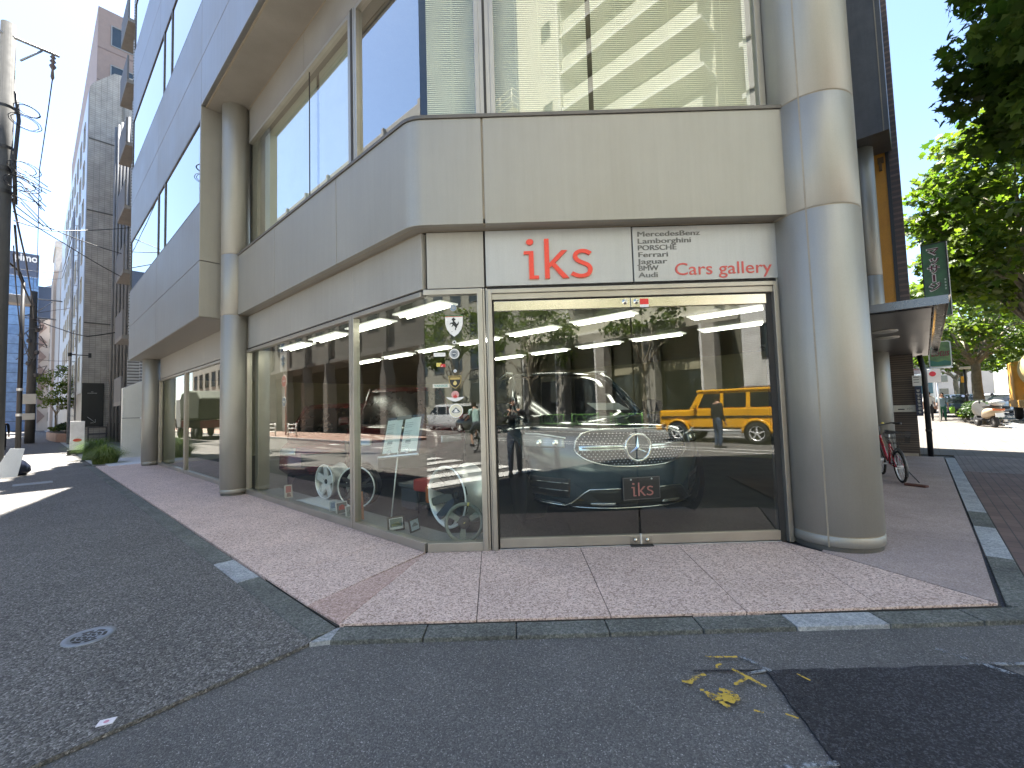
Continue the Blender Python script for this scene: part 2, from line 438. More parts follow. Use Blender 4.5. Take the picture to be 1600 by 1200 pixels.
# kerbs: blocks with dark joints
def kerb(F, s0, s1, d0, d1, step, light, z=.0, skew=0):
    b = MB(F); c = MB(F); k = s0; e = MB(F)
    while k < s1 - .02:
        k2 = min(k + step, s1); l = any(a <= (k + k2) / 2 <= q for a, q in light)
        (c if l else b).box(k + .004, k2 - .004, d0, d1, -.16, z + random.uniform(-.002, .001))
        k = k2
    struct(b.build("kerb", kerb_m, bevel=.004))
    if c.bm.verts: struct(c.build("kerb", kerb_l, bevel=.004))
    else: c.bm.free()
    e.bm.free()
kerb(FL, -.80, 16.0, 1.345, 1.52, .74, [(.68, 1.5)])
kerb(lambda x, y, z: Vector((x, y, z)), -1.22, 3.55, 2.875, 3.045, .6, [(1.55, 2.3)])
kerb(FR, 4.55, 14.4, .352, .52, .42, [(5.75, 7.05), (7.86, 14.5)])
b = MB(); b.prism([(-1.34, 2.86), (-1.235, 3.04), (-1.215, 3.04), (-1.215, 2.88)], -.1, -.001); struct(b.build("kerb", kerb_l))
# granite paving slabs
def slabs(name, polys, m, z=.012):
    b = MB()
    for p in polys:
        c = Vector((sum(q[0] for q in p) / len(p), sum(q[1] for q in p) / len(p)))
        pts = []
        for q in p:
            v = Vector(q) - c; l = v.length; pts.append(tuple(c + v * (1 - .0062 / l)))
        b.prism(pts, -.05, z)
    return struct(b.build(name, m, bevel=.0015, seg=1))
sheet("pavement_base", [(-1.20, 3.06), (3.31, 3.07), (3.0, 5), (-1, 5.2)], -.004, darkjoint)
sheet("pavement_base", [ld_(-.78, 1.33), ld_(15.5, 1.33), ld_(15.5, -.3), ld_(-.1, -.3)], -.004, darkjoint)
sheet("pavement_base", [(3.31, 3.07), bd(.34, 14.4), bd(-3.2, 14.4), (3.0, 5)], -.004, darkjoint)
yt, yb = 4.58, 3.06
front = [[(-.9, yt), (-.36, yt), (-.29, yb), (-1.235, yb)], [(-.36, yt), (.645, yt), (.63, yb), (-.29, yb)], [(.645, yt), (1.64, yt), (1.56, yb), (.63, yb)],
         [(1.64, yt), (2.69, yt), (2.50, yb + .01), (1.56, yb)], [(2.69, yt), (2.86, 4.25), (3.30, 3.075), (2.50, yb + .01)]]
slabs("pavement", front, granite)
slabs("pavement", [[(-.915, 4.50), (-1.235, 3.07), ld_(-.31, 1.335)]], granite_r)
cuts = [.57] + [1.57 + .985 * k for k in range(15)]
slabs("pavement", [[ld_(.05, .01), ld_(.57, .01), ld_(.57, 1.335), ld_(-.31, 1.335), (-.925, 4.53)]], granite)
slabs("pavement", [[ld_(a, .01), ld_(c, .01), ld_(c, 1.335), ld_(a, 1.335)] for a, c in zip(cuts, cuts[1:])], granite)
slabs("pavement", [[(2.89, 4.22), (3.315, 3.09), bd(.335, 6.2), bd(-.75, 6.2)], ] + [[bd(-2.9, a), bd(-.75, a), bd(.335, a), bd(.335, c), bd(-2.9, c)] if a > 6.3 else [bd(-.75, a), bd(.335, a), bd(.335, c), bd(-2.9, c)] for a, c in zip([6.2, 7.3, 8.6, 9.9, 11.2, 12.5, 13.6], [7.3, 8.6, 9.9, 11.2, 12.5, 13.6, 14.38])], granite_g, .010)
# brick pavers of the main road pavement, paler beyond the next plot
pav = tiles("red_pavers", RV, (.115, .075, .066), (.15, .10, .085), (.06, .05, .045), .21, .105, .006, ground=True, hdir2=MV, rough=.8)
pav2 = tiles("pale_pavers", RV, (.105, .092, .078), (.12, .105, .09), (.065, .06, .05), .30, .30, .008, ground=True, hdir2=MV, rough=.8, offset=0)
sheet("sidewalk", [bd(.525, 4.9), bd(2.75, 3.2), bd(2.75, 12.0), bd(.525, 12.0)], -.004, pav)
sheet("sidewalk", [bd(.525, 12.01), bd(2.75, 12.01), bd(2.75, 15.0), bd(.525, 15.0)], -.003, tiles("grey_pavers", RV, (.15, .125, .115), (.18, .15, .14), (.08, .07, .06), .2, .1, .006, ground=True, hdir2=MV, rough=.8))
sheet("sidewalk", [bd(-.1, 15.01), bd(2.75, 15.01), bd(2.75, 120), bd(-.1, 120)], -.002, pav2)
kerb(FR, 14.0, 70, 2.75, 2.93, 1.0, [(0, 100)], z=.02)
sheet("sidewalk", [bd(15.1, -60), bd(17.7, -60), bd(17.7, 90), bd(15.1, 90)], .10, pav2, th=.2)
kerb(FR, -40, 50, 14.92, 15.1, 1.0, [(-100, 100)], z=.11)
sheet("sidewalk", [ld_(16, 7.6), ld_(90, 7.6), ld_(90, 11.4), ld_(14, 11.4)], .10, tiles("rose_pavers", U, (.30, .19, .15), (.34, .23, .18), (.2, .15, .12), .2, .1, .008, ground=True, hdir2=N, rough=.8), th=.2)
kerb(FL, 16, 70, 7.45, 7.6, 1.0, [(0, 100)], z=.11)
sheet("sidewalk", [ld_(16.05, 1.34), ld_(16.05, -.6), ld_(120, -.6), ld_(120, .95), ld_(20, 1.34)], -.001, M("pale_pavement", (.33, .33, .33), .85, 0, .15))
# painted markings
def strip(pts, wd, m=mark_w, z=-.003, name="road_marking"): return crack(pts, wd, name, m, z)
for k, d in enumerate((3.45, 4.45, 5.5, 6.6, 7.6)):
    a = FL(-5.0, d, 0); c = FL(-1.2, d, 0); strip([(a.x, a.y), (c.x, c.y)], .48)
strip([bd(8.0, -30), bd(8.0, 60)], .14, z=-.012)
strip([bd(7.2, -14), bd(7.2, 40)], .12, z=-.012)
strip([bd(13.0, -30), bd(13.0, 60)], .12, z=-.012)
strip([bd(3.3, 12), bd(3.3, 60)], .12, z=-.012)
for k in range(8): strip([ld_(2.0 + 2 * k, 6.9), ld_(2.8 + 2 * k, 6.9)], .3, z=-.004)
chalk = worn("faded_paint", (.26, .28, .30), .50, 70)
strip([(1.275, 2.60), (1.36, 2.45)], .018, chalk, -.0135); strip([(1.22, 2.435), (1.34, 2.46)], .014, chalk, -.0137)
strip([(2.42, 2.62), (2.52, 2.455), (2.68, 2.2)], .022, chalk, -.0133); strip([(2.45, 2.46), (3.0, 2.44)], .018, chalk, -.0136)
strip([(1.05, 1.83), (1.27, 1.84)], .02, chalk, -.0138)
yel = worn("yellow_spray", (.52, .35, .05), .44, 75)
def blot(pts, wd, z=-.0125):
    b = MB(); pts = [Vector(p) for p in pts]; L = []; Rr = []
    P = []
    for i in range(len(pts) - 1):
        for k in range(6): P.append(pts[i].lerp(pts[i + 1], k / 6))
    P.append(pts[-1])
    for i, p in enumerate(P):
        t = (P[min(i + 1, len(P) - 1)] - P[max(i - 1, 0)]).normalized(); x = Vector((-t.y, t.x)); wv = wd[min(int(i / 6), len(wd) - 1)] / 2
        L.append(tuple(p + x * wv * random.uniform(.55, 1.3))); Rr.append(tuple(p - x * wv * random.uniform(.55, 1.3)))
    b.face([Vector((*p, z)) for p in L + Rr[::-1]]); return b
def spray(*bl):
    b = MB()
    for i, (pts, wd) in enumerate(bl):
        c = blot(pts, wd, -.0125 + .0007 * i); me = bpy.data.meshes.new("t"); c.bm.to_mesh(me); c.bm.free(); b.bm.from_mesh(me); bpy.data.meshes.remove(me)
    struct(b.build("road_marking", yel))
spray(([(1.071, 2.599), (1.138, 2.592), (1.165, 2.59)], [.017]), ([(1.172, 2.589), (1.247, 2.586)], [.017]), ([(1.125, 2.522), (1.095, 2.51), (1.082, 2.485)], [.014]),
      ([(.849, 2.38), (.885, 2.366), (.937, 2.41), (.996, 2.428)], [.018, .032, .024]), ([(.912, 2.305), (.93, 2.30)], [.018]),
      ([(.935, 2.29), (.955, 2.225)], [.034, .05]), ([(.948, 2.245), (.99, 2.25), (1.045, 2.245), (1.054, 2.21)], [.05, .062, .045]), ([(1.008, 2.302), (1.063, 2.270), (1.061, 2.228)], [.026, .034]), ([(.972, 2.21), (.992, 2.166)], [.024]), ([(.99, 2.225), (1.04, 2.215)], [.05]),
      ([(1.155, 2.463), (1.199, 2.394), (1.25, 2.303)], [.018, .020]), ([(1.192, 2.379), (1.10, 2.328)], [.020, .018]), ([(1.095, 2.138), (1.13, 2.118)], [.012]), ([(1.224, 2.106), (1.266, 2.075)], [.012]), ([(1.47, 2.40), (1.50, 2.34)], [.010]))

# ------------------------------------------------------------------ the corner building
bld = thing("corner_building", "corner office building clad in champagne metal panels with rounded spandrel and glazed car showroom below", "building", (0, 5, 0))
SPLIT = {"fascia_panel", "bay_panel", "mullion", "joint", "spandrel", "return_panel", "soffit", "mullion_groove", "roller_blind", "dark_joint", "window_post", "door_gap", "showroom_wall"}
def part(mb, name, m, bevel=.004, parent=bld, **k):
    if name in SPLIT: return split_build(mb, name, m, bevel, parent, **k)
    return mb.build(name, m, parent, bevel=bevel, **k)
def split_build(mb, name, m, bevel, parent, **k):
    """every loose piece becomes a part of its own"""
    bm = mb.bm; bm.verts.index_update(); seen = set(); o = None
    for v0 in list(bm.verts):
        if v0 in seen: continue
        isl = []; st_ = [v0]; seen.add(v0)
        while st_:
            v = st_.pop(); isl.append(v)
            for e in v.link_edges:
                w2 = e.other_vert(v)
                if w2 not in seen: seen.add(w2); st_.append(w2)
        n = MB(); mp = {v: n.bm.verts.new(v.co) for v in isl}; done = set()
        for v in isl:
            for f in v.link_faces:
                if f not in done: done.add(f); n.bm.faces.new([mp[x] for x in f.verts])
        o = n.build(name, m, parent, bevel=bevel, **k)
    bm.free(); return o
# --- round columns
def column(cx, cy_, r, z1, joints, seam_az=None, parent=bld):
    zs = [.05] + joints + [z1]
    b = MB(); g = MB()
    for a, c in zip(zs, zs[1:]):
        b.lathe([(r - .006, a + .006), (r, a + .012), (r, c - .012), (r - .006, c - .006)], Matrix.Translation((cx, cy_, 0)), 56)
    g.lathe([(r - .02, .0), (r - .02, .06)], Matrix.Translation((cx, cy_, 0)), 48)
    o = part(b, "column", metal, 0, parent, fix=False)
    for j in joints:
        q = MB(); q.lathe([(r - .009, j - .02), (r - .009, j + .02)], Matrix.Translation((cx, cy_, 0)), 48); q.build("ring_joint", gold, o)
    g.build("plinth", M("plinth_metal", (.12, .115, .10), .5, .4), o); g = MB()
    if seam_az is not None:
        a = R(seam_az); p = Vector((cx + math.sin(a) * (r - .003), cy_ + math.cos(a) * (r - .003)))
        t = Vector((math.cos(a), -math.sin(a))); q = Vector((math.sin(a), math.cos(a)))
        v = [p + t * .007 + q * .005, p - t * .007 + q * .005, p - t * .007 - q * .01, p + t * .007 - q * .01]
        g.prism([tuple(x) for x in v], .05, z1)
        g.build("joint", gold, o)
    else: g.bm.free()
column(3.23, 4.49, .395, 7.45, [.155, 3.335, 4.48], seam_az=224)
column(*FL(5.63, .18, 0).xy, .236, 7.45, [.13, 3.345, 4.50])
column(*FL(13.95, .18, 0).xy, .245, 3.34, [.13])
column(*FR(13.75, -.70, 0).xy, .235, 7.6, [2.9, 4.4])
# --- spandrel with a rounded corner
def off_path(d, rad, n=9):
    """plan line at distance d outside the glass: side street end -> rounded corner -> entrance front"""
    yf = 4.55 - d
    # intersection of the side plane with the front plane
    p0 = FL(0, d, 0); t = (yf - p0.y) / U.y; c = Vector((p0.x + U.x * t, yf))
    ang = math.acos(max(-1, min(1, Vector((U.x, U.y)).dot(Vector((1, 0)))))); half = ang / 2
    L = rad / math.tan(half)
    a = c + U * L; e = c + Vector((1, 0)) * L
    cen = a - N * rad
    v0 = a - cen; v1 = e - cen
    a0 = math.atan2(v0.y, v0.x); a1 = math.atan2(v1.y, v1.x)
    if a1 < a0: a1 += 2 * math.pi
    if a1 - a0 > math.pi: a0 += 2 * math.pi
    return [(cen.x + rad * math.cos(a0 + (a1 - a0) * k / n), cen.y + rad * math.sin(a0 + (a1 - a0) * k / n)) for k in range(n + 1)]
def band(seq_out, seq_in, z0, z1): 
    b = MB(); b.prism(seq_out + seq_in[::-1], z0, z1); return b
ro, ri = off_path(.20, .34), off_path(.13, .27)
SZ0, SZ1 = 3.345, 4.465
b = MB(FL); b.box(1.515, 3.6, .13, .2, SZ0, SZ1); b.box(3.612, 5.62, .13, .2, SZ0, SZ1)
part(b, "spandrel", metal)
b = band([tuple(FL(1.502, .2, 0).xy)] + ro + [(-.245, 4.35)], [tuple(FL(1.502, .13, 0).xy)] + ri + [(-.245, 4.42)], SZ0, SZ1)
part(b, "spandrel", metal, .004, sharp=30)
b = MB(); b.box(-.225, 3.0, 4.35, 4.42, SZ0, SZ1); part(b, "spandrel", metal)
b = MB(FL); b.box(1.50, 1.517, .14, .19, SZ0, SZ1); b.box(-.247, -.223, 4.365, 4.4, SZ0, SZ1, W3); b.box(3.598, 3.614, .14, .185, SZ0, SZ1); part(b, "joint", gold, 0)
so, si = off_path(.215, .35), off_path(-.02, .02)
b = band([tuple(FL(5.62, .215, 0).xy)] + so + [(3.0, 4.335)], [tuple(FL(5.62, -.02, 0).xy)] + si + [(3.0, 4.57)], SZ1 + .002, SZ1 + .04)
part(b, "sill", M("dark_sill", (.13, .12, .105), .5, .5), .003)
# soffit under the spandrel with two pale joints
po, pi_ = off_path(.185, .33), off_path(.0, .02)
b = band([tuple(FL(5.5, .185, 0).xy)] + po + [(2.95, 4.365)], [tuple(FL(5.5, 0, 0).xy)] + pi_ + [(2.95, 4.55)], 3.352, 3.40)
part(b, "soffit", soffit_m, 0)
for d0, d1, z in ((.118, .130, 3.3475), (.005, .018, 3.3475)):
    o_, i_ = off_path(d1, .27), off_path(d0, .26)
    b = band([tuple(FL(5.4, d1, 0).xy)] + o_ + [(2.9, 4.55 - d1)], [tuple(FL(5.4, d0, 0).xy)] + i_ + [(2.9, 4.55 - d0)], z, z + .006); part(b, "joint", gold, 0)
# --- shop front, entrance side
def frame_rect(b, F, s0, s1, z0, z1, wd, d0, d1, sides="lrtb", wb=None):
    if 'l' in sides: b.box(s0, s0 + wd, d0, d1, z0, z1, F)
    if 'r' in sides: b.box(s1 - wd, s1, d0, d1, z0, z1, F)
    x0 = s0 + (wd if 'l' in sides else 0); x1 = s1 - (wd if 'r' in sides else 0)
    if 't' in sides: b.box(x0, x1, d0, d1, z1 - wd, z1, F)
    if 'b' in sides: b.box(x0, x1, d0, d1, z0, z0 + (wb or wd), F)
def window(F, s0, s1, z0, z1, wd, gm, sides="lrtb", d=0., dep=.09, wb=None, fm=None, parent=bld, gth=.0):
    b = MB(F); frame_rect(b, F, s0, s1, z0, z1, wd, d - dep / 2, d + dep / 2, sides, wb)
    o = b.build("window", fm or metal_d, parent, bevel=.004)
    g = MB(F)
    a0 = s0 + (wd * .5 if 'l' in sides else 0); a1 = s1 - (wd * .5 if 'r' in sides else 0)
    f = g.face([F(a0, d, z0 + wd * .3), F(a1, d, z0 + wd * .3), F(a1, d, z1 - wd * .3), F(a0, d, z1 - wd * .3)])
    g.build("pane", gm, o, fix=False)
    return o
window(FF, -.905, -.285, .012, 2.72, .055, g_shop, "rtb", wb=.09)
b = MB(FF); b.box(-.283, -.262, -.05, .03, .012, 2.72); b.box(-.25, -.235, -.05, .035, .012, 2.72); part(b, "window_post", metal_d)
# door frame and header
b = MB(FF); frame_rect(b, FF, -.233, 2.815, .012, 2.705, .045, -.06, .05, "lrt"); b.box(-.188, 2.77, -.05, .03, 2.595, 2.66); part(b, "door_frame", metal_d)
b = MB(FF); b.box(2.705, 2.77, -.055, .0, .012, 2.595); b.box(-.188, -.172, -.055, .0, .012, 2.595); b.box(-.172, 2.705, -.055, -.02, 2.583, 2.595); part(b, "door_gap", darkjoint, 0)
b = MB(FF); b.box(-.17, 2.70, -.05, .03, .013, .02); part(b, "threshold", M("threshold_steel", (.55, .57, .6), .3, .8), .002)
lock_m = steel
def door_leaf(x0, x1, xl):
    b = MB(FF); b.box(x0, x1, -.03, .02, 2.475, 2.578); o = part(b, "door", steel, .003)
    b = MB(FF); b.box(x0, x1, -.03, .02, .028, .122); b.build("bottom_rail", metal_d, o, bevel=.003)
    g = MB(); g.face([FF(x0 + .004, 0, .12), FF(x1 - .004, 0, .12), FF(x1 - .004, 0, 2.48), FF(x0 + .004, 0, 2.48)]); g.build("pane", g_shop, o, fix=False)
    Mx = Matrix.Translation(FF(xl, .02, 2.535)) @ Matrix.Rotation(R(90), 4, 'X')
    l = MB(); l.lathe([(.0, .010), (.010, .010), (.012, .004), (.026, .004), (.030, 0)], Mx, 24); l.build("lock", steel, o)
    b = MB(FF); b.box(xl - .055, xl + .055, .02, .026, .04, .11); o2 = b.build("lock_plate", M("dull_steel", (.36, .34, .30), .35, .8), o, bevel=.003)
    l = MB(); l.lathe([(0, .034), (.014, .030), (.021, .018), (.022, 0)], Matrix.Translation(FF(xl, .02, .075)) @ Matrix.Rotation(R(90), 4, 'X'), 20); l.build("knob", steel, o2)
    return o
dl = door_leaf(-.168, 1.268, 1.212); dr = door_leaf(1.276, 2.702, 1.332)
b = MB(FF); b.box(1.264, 1.28, .0, .03, .03, .13); part(b, "door_bolt", offwhite, .002)
b = MB(FF); b.box(1.16, 1.39, -.03, .06, .0125, .024); part(b, "floor_plate", darkjoint, 0)
st = MB(FF); st.box(1.372, 1.462, .0205, .022, 2.502, 2.562); st = st.build("warning_sticker", M("red_sticker", (.65, .03, .03), .4), None); tag(st, "small red and white sticker on the steel top rail of the glass door", "sticker")
s2 = MB(FF); s2.box(1.372, 1.462, .0205, .022, 2.472, 2.501); s2.build("caption", white, st)
# panels beside and over the doors
b = MB(FF); b.box(-.865, -.262, -.04, .02, 2.735, 3.338); part(b, "fascia_panel", fascia_m)
b = MB(FF); b.box(-.262, -.244, -.04, .0, 2.72, 3.345); b.box(-.9, 2.9, -.05, .0, 2.705, 2.735); part(b, "dark_joint", darkjoint, 0)
b = MB(FF); b.box(2.82, 2.86, -.06, .02, .012, 3.34); part(b, "door_jamb", metal_d)
b = MB(FF); b.box(2.85, 3.1, -.12, -.04, .0, 3.34); part(b, "return_panel", metal)
# --- shop front, side street
window(FL, -.03, 1.44, .012, 2.70, .05, g_shop, "rtb", wb=.09)
window(FL, 1.452, 5.46, .012, 2.70, .055, g_shop, "lrtb", wb=.09)
b = MB(FL); b.box(1.44, 1.452, -.045, .03, .012, 2.70); b.box(-.03, 5.46, -.05, .0, 2.70, 2.735); part(b, "dark_joint", darkjoint, 0)
b = MB(FL)
for a, c in ((-.03, 1.43), (1.436, 3.44), (3.446, 5.46)): b.box(a, c, -.04, .02, 2.735, 3.338)
part(b, "fascia_panel", fascia_m, .003)
# far showroom window under the bay
window(FL, 5.86, 10.29, .012, 2.68, .055, g_shop, "lrtb", wb=.09); window(FL, 10.33, 13.72, .012, 2.68, .055, g_shop, "lrtb", wb=.09)
b = MB(FL); b.box(10.29, 10.33, -.05, .03, .012, 2.68); b.box(5.86, 13.72, -.05, 0, 2.68, 2.71); part(b, "dark_joint", darkjoint, 0)
b = MB(FL)
for k in range(6): b.box(5.86 + 1.31 * k, 5.86 + 1.31 * k + 1.304, -.04, .02, 2.71, 3.36)
part(b, "fascia_panel", fascia_m, .003)
b = MB(FL); b.box(14.15, 14.9, -.3, .0, 0, 3.3); part(b, "end_wall", conc_d, .01)
# --- upper windows
UZ0, UZ1 = 4.505, 6.75
window(FL, -.03, 1.30, UZ0, UZ1, .05, g_side, "rtb"); window(FL, 1.42, 5.35, UZ0, UZ1, .05, g_side, "ltb")
b = MB(FL); b.box(1.30, 1.42, -.05, .05, UZ0, UZ1); part(b, "mullion", metal_d)
b = MB(FL); b.box(1.335, 1.385, .05, .056, UZ0, UZ1); part(b, "mullion_groove", darkjoint, 0)
b = MB(FL); b.box(2.745, 2.757, -.01, .006, UZ0 + .04, UZ1 - .04); part(b, "glass_joint", darkjoint, 0)
b = MB(FL); b.box(5.1, 5.38, -.08, -.03, UZ0, UZ1); part(b, "return_panel", metal_d)
window(FF, -.905, -.255, UZ0, UZ1, .05, g_up, "rtb"); window(FF, -.14, 2.83, UZ0, UZ1, .05, g_up, "ltb")
b = MB(FF); b.box(-.255, -.14, -.05, .04, UZ0, UZ1); b.box(2.76, 2.83, -.05, .03, UZ0, UZ1); part(b, "mullion", metal_d)
b = MB(FF); b.box(-.212, -.184, .04, .046, UZ0, UZ1); b.box(2.83, 2.85, -.05, .0, UZ0, UZ1); part(b, "mullion_groove", darkjoint, 0)
b = MB(FF); b.box(2.85, 3.1, -.1, -.03, UZ0, UZ1); part(b, "return_panel", metal)
b = MB(FL); b.box(-.03, 2.9, -.05, .02, 6.76, 7.44); b.box(2.91, 5.42, -.05, .02, 6.76, 7.44); b.box(-.9, 3.1, -.05, .02, 6.76, 7.44, FF); part(b, "fascia_panel", soffit_m)
b = MB(FL); b.box(-.03, 5.42, -.05, .03, 6.745, 6.762); part(b, "dark_joint", darkjoint, 0)
# --- overhanging upper storeys: soffit, returns, bays
OD = .685
o1 = off_path(OD, .02, 1); o1 = [o1[0]]
cr = o1[0]
UP = [tuple(FL(14.6, OD - .04, 0).xy), (cr[0] + .02, cr[1] + .03), (3.6, cr[1] + .03), bd(-.9, 6.3), bd(-.9, 14.3), bd(-12, 14.3), tuple(FL(14.6, -9, 0).xy)]
b = MB(); b.prism(UP, 7.455, 17.2); part(b, "upper_storeys", metal_b, 0)
b = MB(FL)
b.box(5.99, 14.56, -.25, OD - .04, 3.345, 7.453); part(b, "bay", conc_d, 0)
b = MB(FL)
b.box(5.96, 6.0, .05, OD - .0, 3.345, 4.405); b.box(5.96, 6.0, .05, OD, 4.42, 7.445); part(b, "return_panel", metal, .003)
b = MB(FL); b.box(6.0, 14.6, .0, OD - .01, 3.335, 3.344); part(b, "soffit", soffit_m, 0)
b = MB(FL)
for a, c in ((-.3, 2.1), (2.115, 5.955)): b.box(a, c, .03, OD - .10, 7.435, 7.453)
part(b, "soffit", soffit_m, .002)
b = MB(FL); b.box(-.3, 5.955, OD - .10, OD - .075, 7.43, 7.453); b.box(-.3, 5.955, .018, .03, 7.428, 7.453); b.box(2.10, 2.115, .03, OD - .1, 7.432, 7.453); b.box(6.0, 14.5, .005, .02, 3.328, 3.344); part(b, "joint", gold, 0)
b = MB(FL)
ss = [14.6, 10.15, 5.955, 1.9, -.42]
def bayrow(z0, z1, lo=0):
    for a, c in zip(ss, ss[1:]):
        if c < 5.9 and z0 < 7.4: continue
        b.box(c + .006, a - .006, OD - .04, OD, z0, z1)
for z0, z1 in ((3.345, 4.405), (4.417, 5.53), (7.19, 8.385), (8.40, 9.56), (11.25, 12.42), (12.435, 13.60), (15.3, 17.2)): 
    if z0 == 7.19:
        b.box(10.156, 14.594, OD - .04, OD, z0, z1); b.box(5.961, 10.144, OD - .04, OD, z0, z1); b.box(1.906, 5.949, OD - .04, OD, 7.44, z1); b.box(-.42, 1.894, OD - .04, OD, 7.44, z1)
    else: bayrow(z0, z1)
part(b, "bay_panel", metal_b, .004)
b = MB(FL); b.box(-.4, 14.6, OD - .06, OD - .012, 4.0, 17.0) if False else b.box(5.99, 14.6, OD - .05, OD - .03, 3.4, 7.45); part(b, "dark_joint", darkjoint, 0)
wn = ((5.53, 7.19, 5.99, (9.27, 10.1)), (9.56, 11.25, -.42, (3.0, 8.75, 9.65)), (13.60, 15.3, -.42, (8.3, 9.2)))
for z0, z1, s_end, ms in wn:
    cuts_ = [s_end] + list(ms) + [14.55]
    for a, c in zip(cuts_, cuts_[1:]):
        window(FL, a, c, z0, z1, .035, g_bay, d=OD - .02, dep=.04, fm=M("dark_frame", (.08, .075, .07), .4, .5))
b = MB(FR); b.box(13.1, 14.3, -1.2, -.13, 7.6, 17.2); part(b, "bay", M("shaded_bay_metal", (.10, .095, .09), .45, .5, streak=.1), .01)  # darker copy of the bay metal, deep shade put into its colour
b = MB(FR); b.box(13.08, 13.1, -.24, -.22, 7.6, 17.2); part(b, "joint", gold, 0)
# --- rooms behind the glass
room = [(13.7, -.06), (-.0, -.06)] + [tuple(((p := Vector((x, 4.62))) - A).dot(U) if i == 0 else (Vector((x, 4.62)) - A).dot(N) for i in (0, 1)) for x in (-.86, 2.82)] + [(-2.82, -9.5), (13.7, -9.5)]
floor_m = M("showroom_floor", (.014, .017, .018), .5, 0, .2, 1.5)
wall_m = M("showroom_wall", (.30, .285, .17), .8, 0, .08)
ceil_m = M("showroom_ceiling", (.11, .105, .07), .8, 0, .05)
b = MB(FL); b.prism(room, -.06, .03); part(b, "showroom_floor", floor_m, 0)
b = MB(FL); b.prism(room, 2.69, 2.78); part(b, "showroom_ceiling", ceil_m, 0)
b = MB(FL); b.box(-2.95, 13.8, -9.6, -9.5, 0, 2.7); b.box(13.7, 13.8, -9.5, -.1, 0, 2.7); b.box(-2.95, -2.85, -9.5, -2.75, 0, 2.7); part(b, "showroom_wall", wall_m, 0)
b = MB(FL)
for k in range(5): b.box(-2.99, -2.955, -9.5 + 1.32 * k + .006, -9.5 + 1.32 * k + 1.314, .02, 3.33); b.box(-2.99, -2.955, -9.5 + 1.32 * k + .006, -9.5 + 1.32 * k + 1.314, 3.35, 7.44)
part(b, "fascia_panel", metal, .003)
b = MB(FL); b.box(5.25, 5.42, -.62, -.1, .03, 2.69); part(b, "inner_pier", metal_d, .006)
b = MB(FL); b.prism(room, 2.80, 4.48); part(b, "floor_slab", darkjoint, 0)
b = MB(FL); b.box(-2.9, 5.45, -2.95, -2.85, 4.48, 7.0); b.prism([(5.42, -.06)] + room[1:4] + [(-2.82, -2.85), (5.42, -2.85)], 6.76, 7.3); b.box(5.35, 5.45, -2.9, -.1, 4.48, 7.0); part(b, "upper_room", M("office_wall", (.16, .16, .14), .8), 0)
# ledge of the display window
b = MB(FL); b.prism([(5.2, -.07), (.03, -.07), (.03 - .02, -.40), (5.2, -.46)], .03, .075); part(b, "display_ledge", M("vinyl_ledge", (.20, .22, .215), .35), .004)
b = MB(); b.prism([(-.84, 4.62), (-.28, 4.62), (-.28, 4.95), (-.95, 4.98)], .03, .076); part(b, "display_ledge", M("vinyl_ledge", (.2, .2, .2)), .004)
# blinds
blind_m = M("blind_slat", (.80, .80, .66), .5, 0, .05)
blind_l = M("roller_blind", (.70, .70, .56), .7, 0, .08, 1.4)
def blinds(x0, x1, y):
    b = MB(); k = 0
    z = 4.56
    while z < 6.7:
        b.face([Vector((x0, y - .005, z - .004)), Vector((x1, y - .005, z - .004)), Vector((x1, y + .005, z + .023)), Vector((x0, y + .005, z + .023))]); z += .0235
    for x in (x0 + .28, (x0 + x1) / 2, x1 - .28): b.box(x - .002, x + .002, y - .012, y - .010, 4.56, 6.7)
    b.box(x0, x1, y - .01, y + .01, 4.53, 4.552)
    return part(b, "venetian_blind", blind_m, 0)
blinds(-.85, -.27, 4.66); blinds(-.13, .945, 4.66); blinds(1.0, 2.74, 4.66)
b = MB(FL); b.box(1.5, 2.70, -.14, -.13, 4.52, 6.74); b.box(2.80, 5.0, -.14, -.13, 4.52, 6.74); part(b, "roller_blind", blind_l, 0)
# ceiling lights
lamp_e = emit("lamp_tube", (1.0, .97, .86), 2.0)
refl_m = emit("lamp_reflector_glow", (1.0, .97, .86), .1)  # faint glow of its own stands in for light from the tubes
def ceiling_light(s0, d, L=1.0, wd=.27):
    p = FL(s0, d, 2.68)
    root = thing("ceiling_light", "", "ceiling light", p, "fluorescent ceiling lights of the showroom")
    m = MB(FL); m.prism([(s0, d - wd / 2), (s0 + L, d - wd / 2), (s0 + L, d + wd / 2), (s0, d + wd / 2)], 2.672, 2.689); m.build("reflector", refl_m, root)
    for q in (-.055, .055):
        m = MB(); m.tube([FL(s0 + .05, d + q, 2.655), FL(s0 + L - .05, d + q, 2.655)], .014, 8); m.build("tube", lamp_e, root)
    return root
CL = []
for k, lab in enumerate(("ceiling light nearest the glass corner, seen over the placard stand", "ceiling light second from the glass corner behind the window post", "ceiling light third from the corner along the side street window", "ceiling light at the far left end of the side street window")):
    ceiling_light(.06 + 1.25 * k, -.42, .95)["label"] = lab
for s0, lab in ((-1.15, "short looking ceiling light above the right half of the left door leaf"), (.12, "ceiling light above the left side of the left door leaf"), (1.37, "ceiling light behind the emblem stickers of the narrow pane"), (2.65, "ceiling light just left of the shield sticker in the second row"), (3.92, "ceiling light over the red car in the second row"), (6.4 - 1.2, "ceiling light furthest left in the second row near the blue banner")):
    ceiling_light(s0, -2.6, .98, .24)["label"] = lab
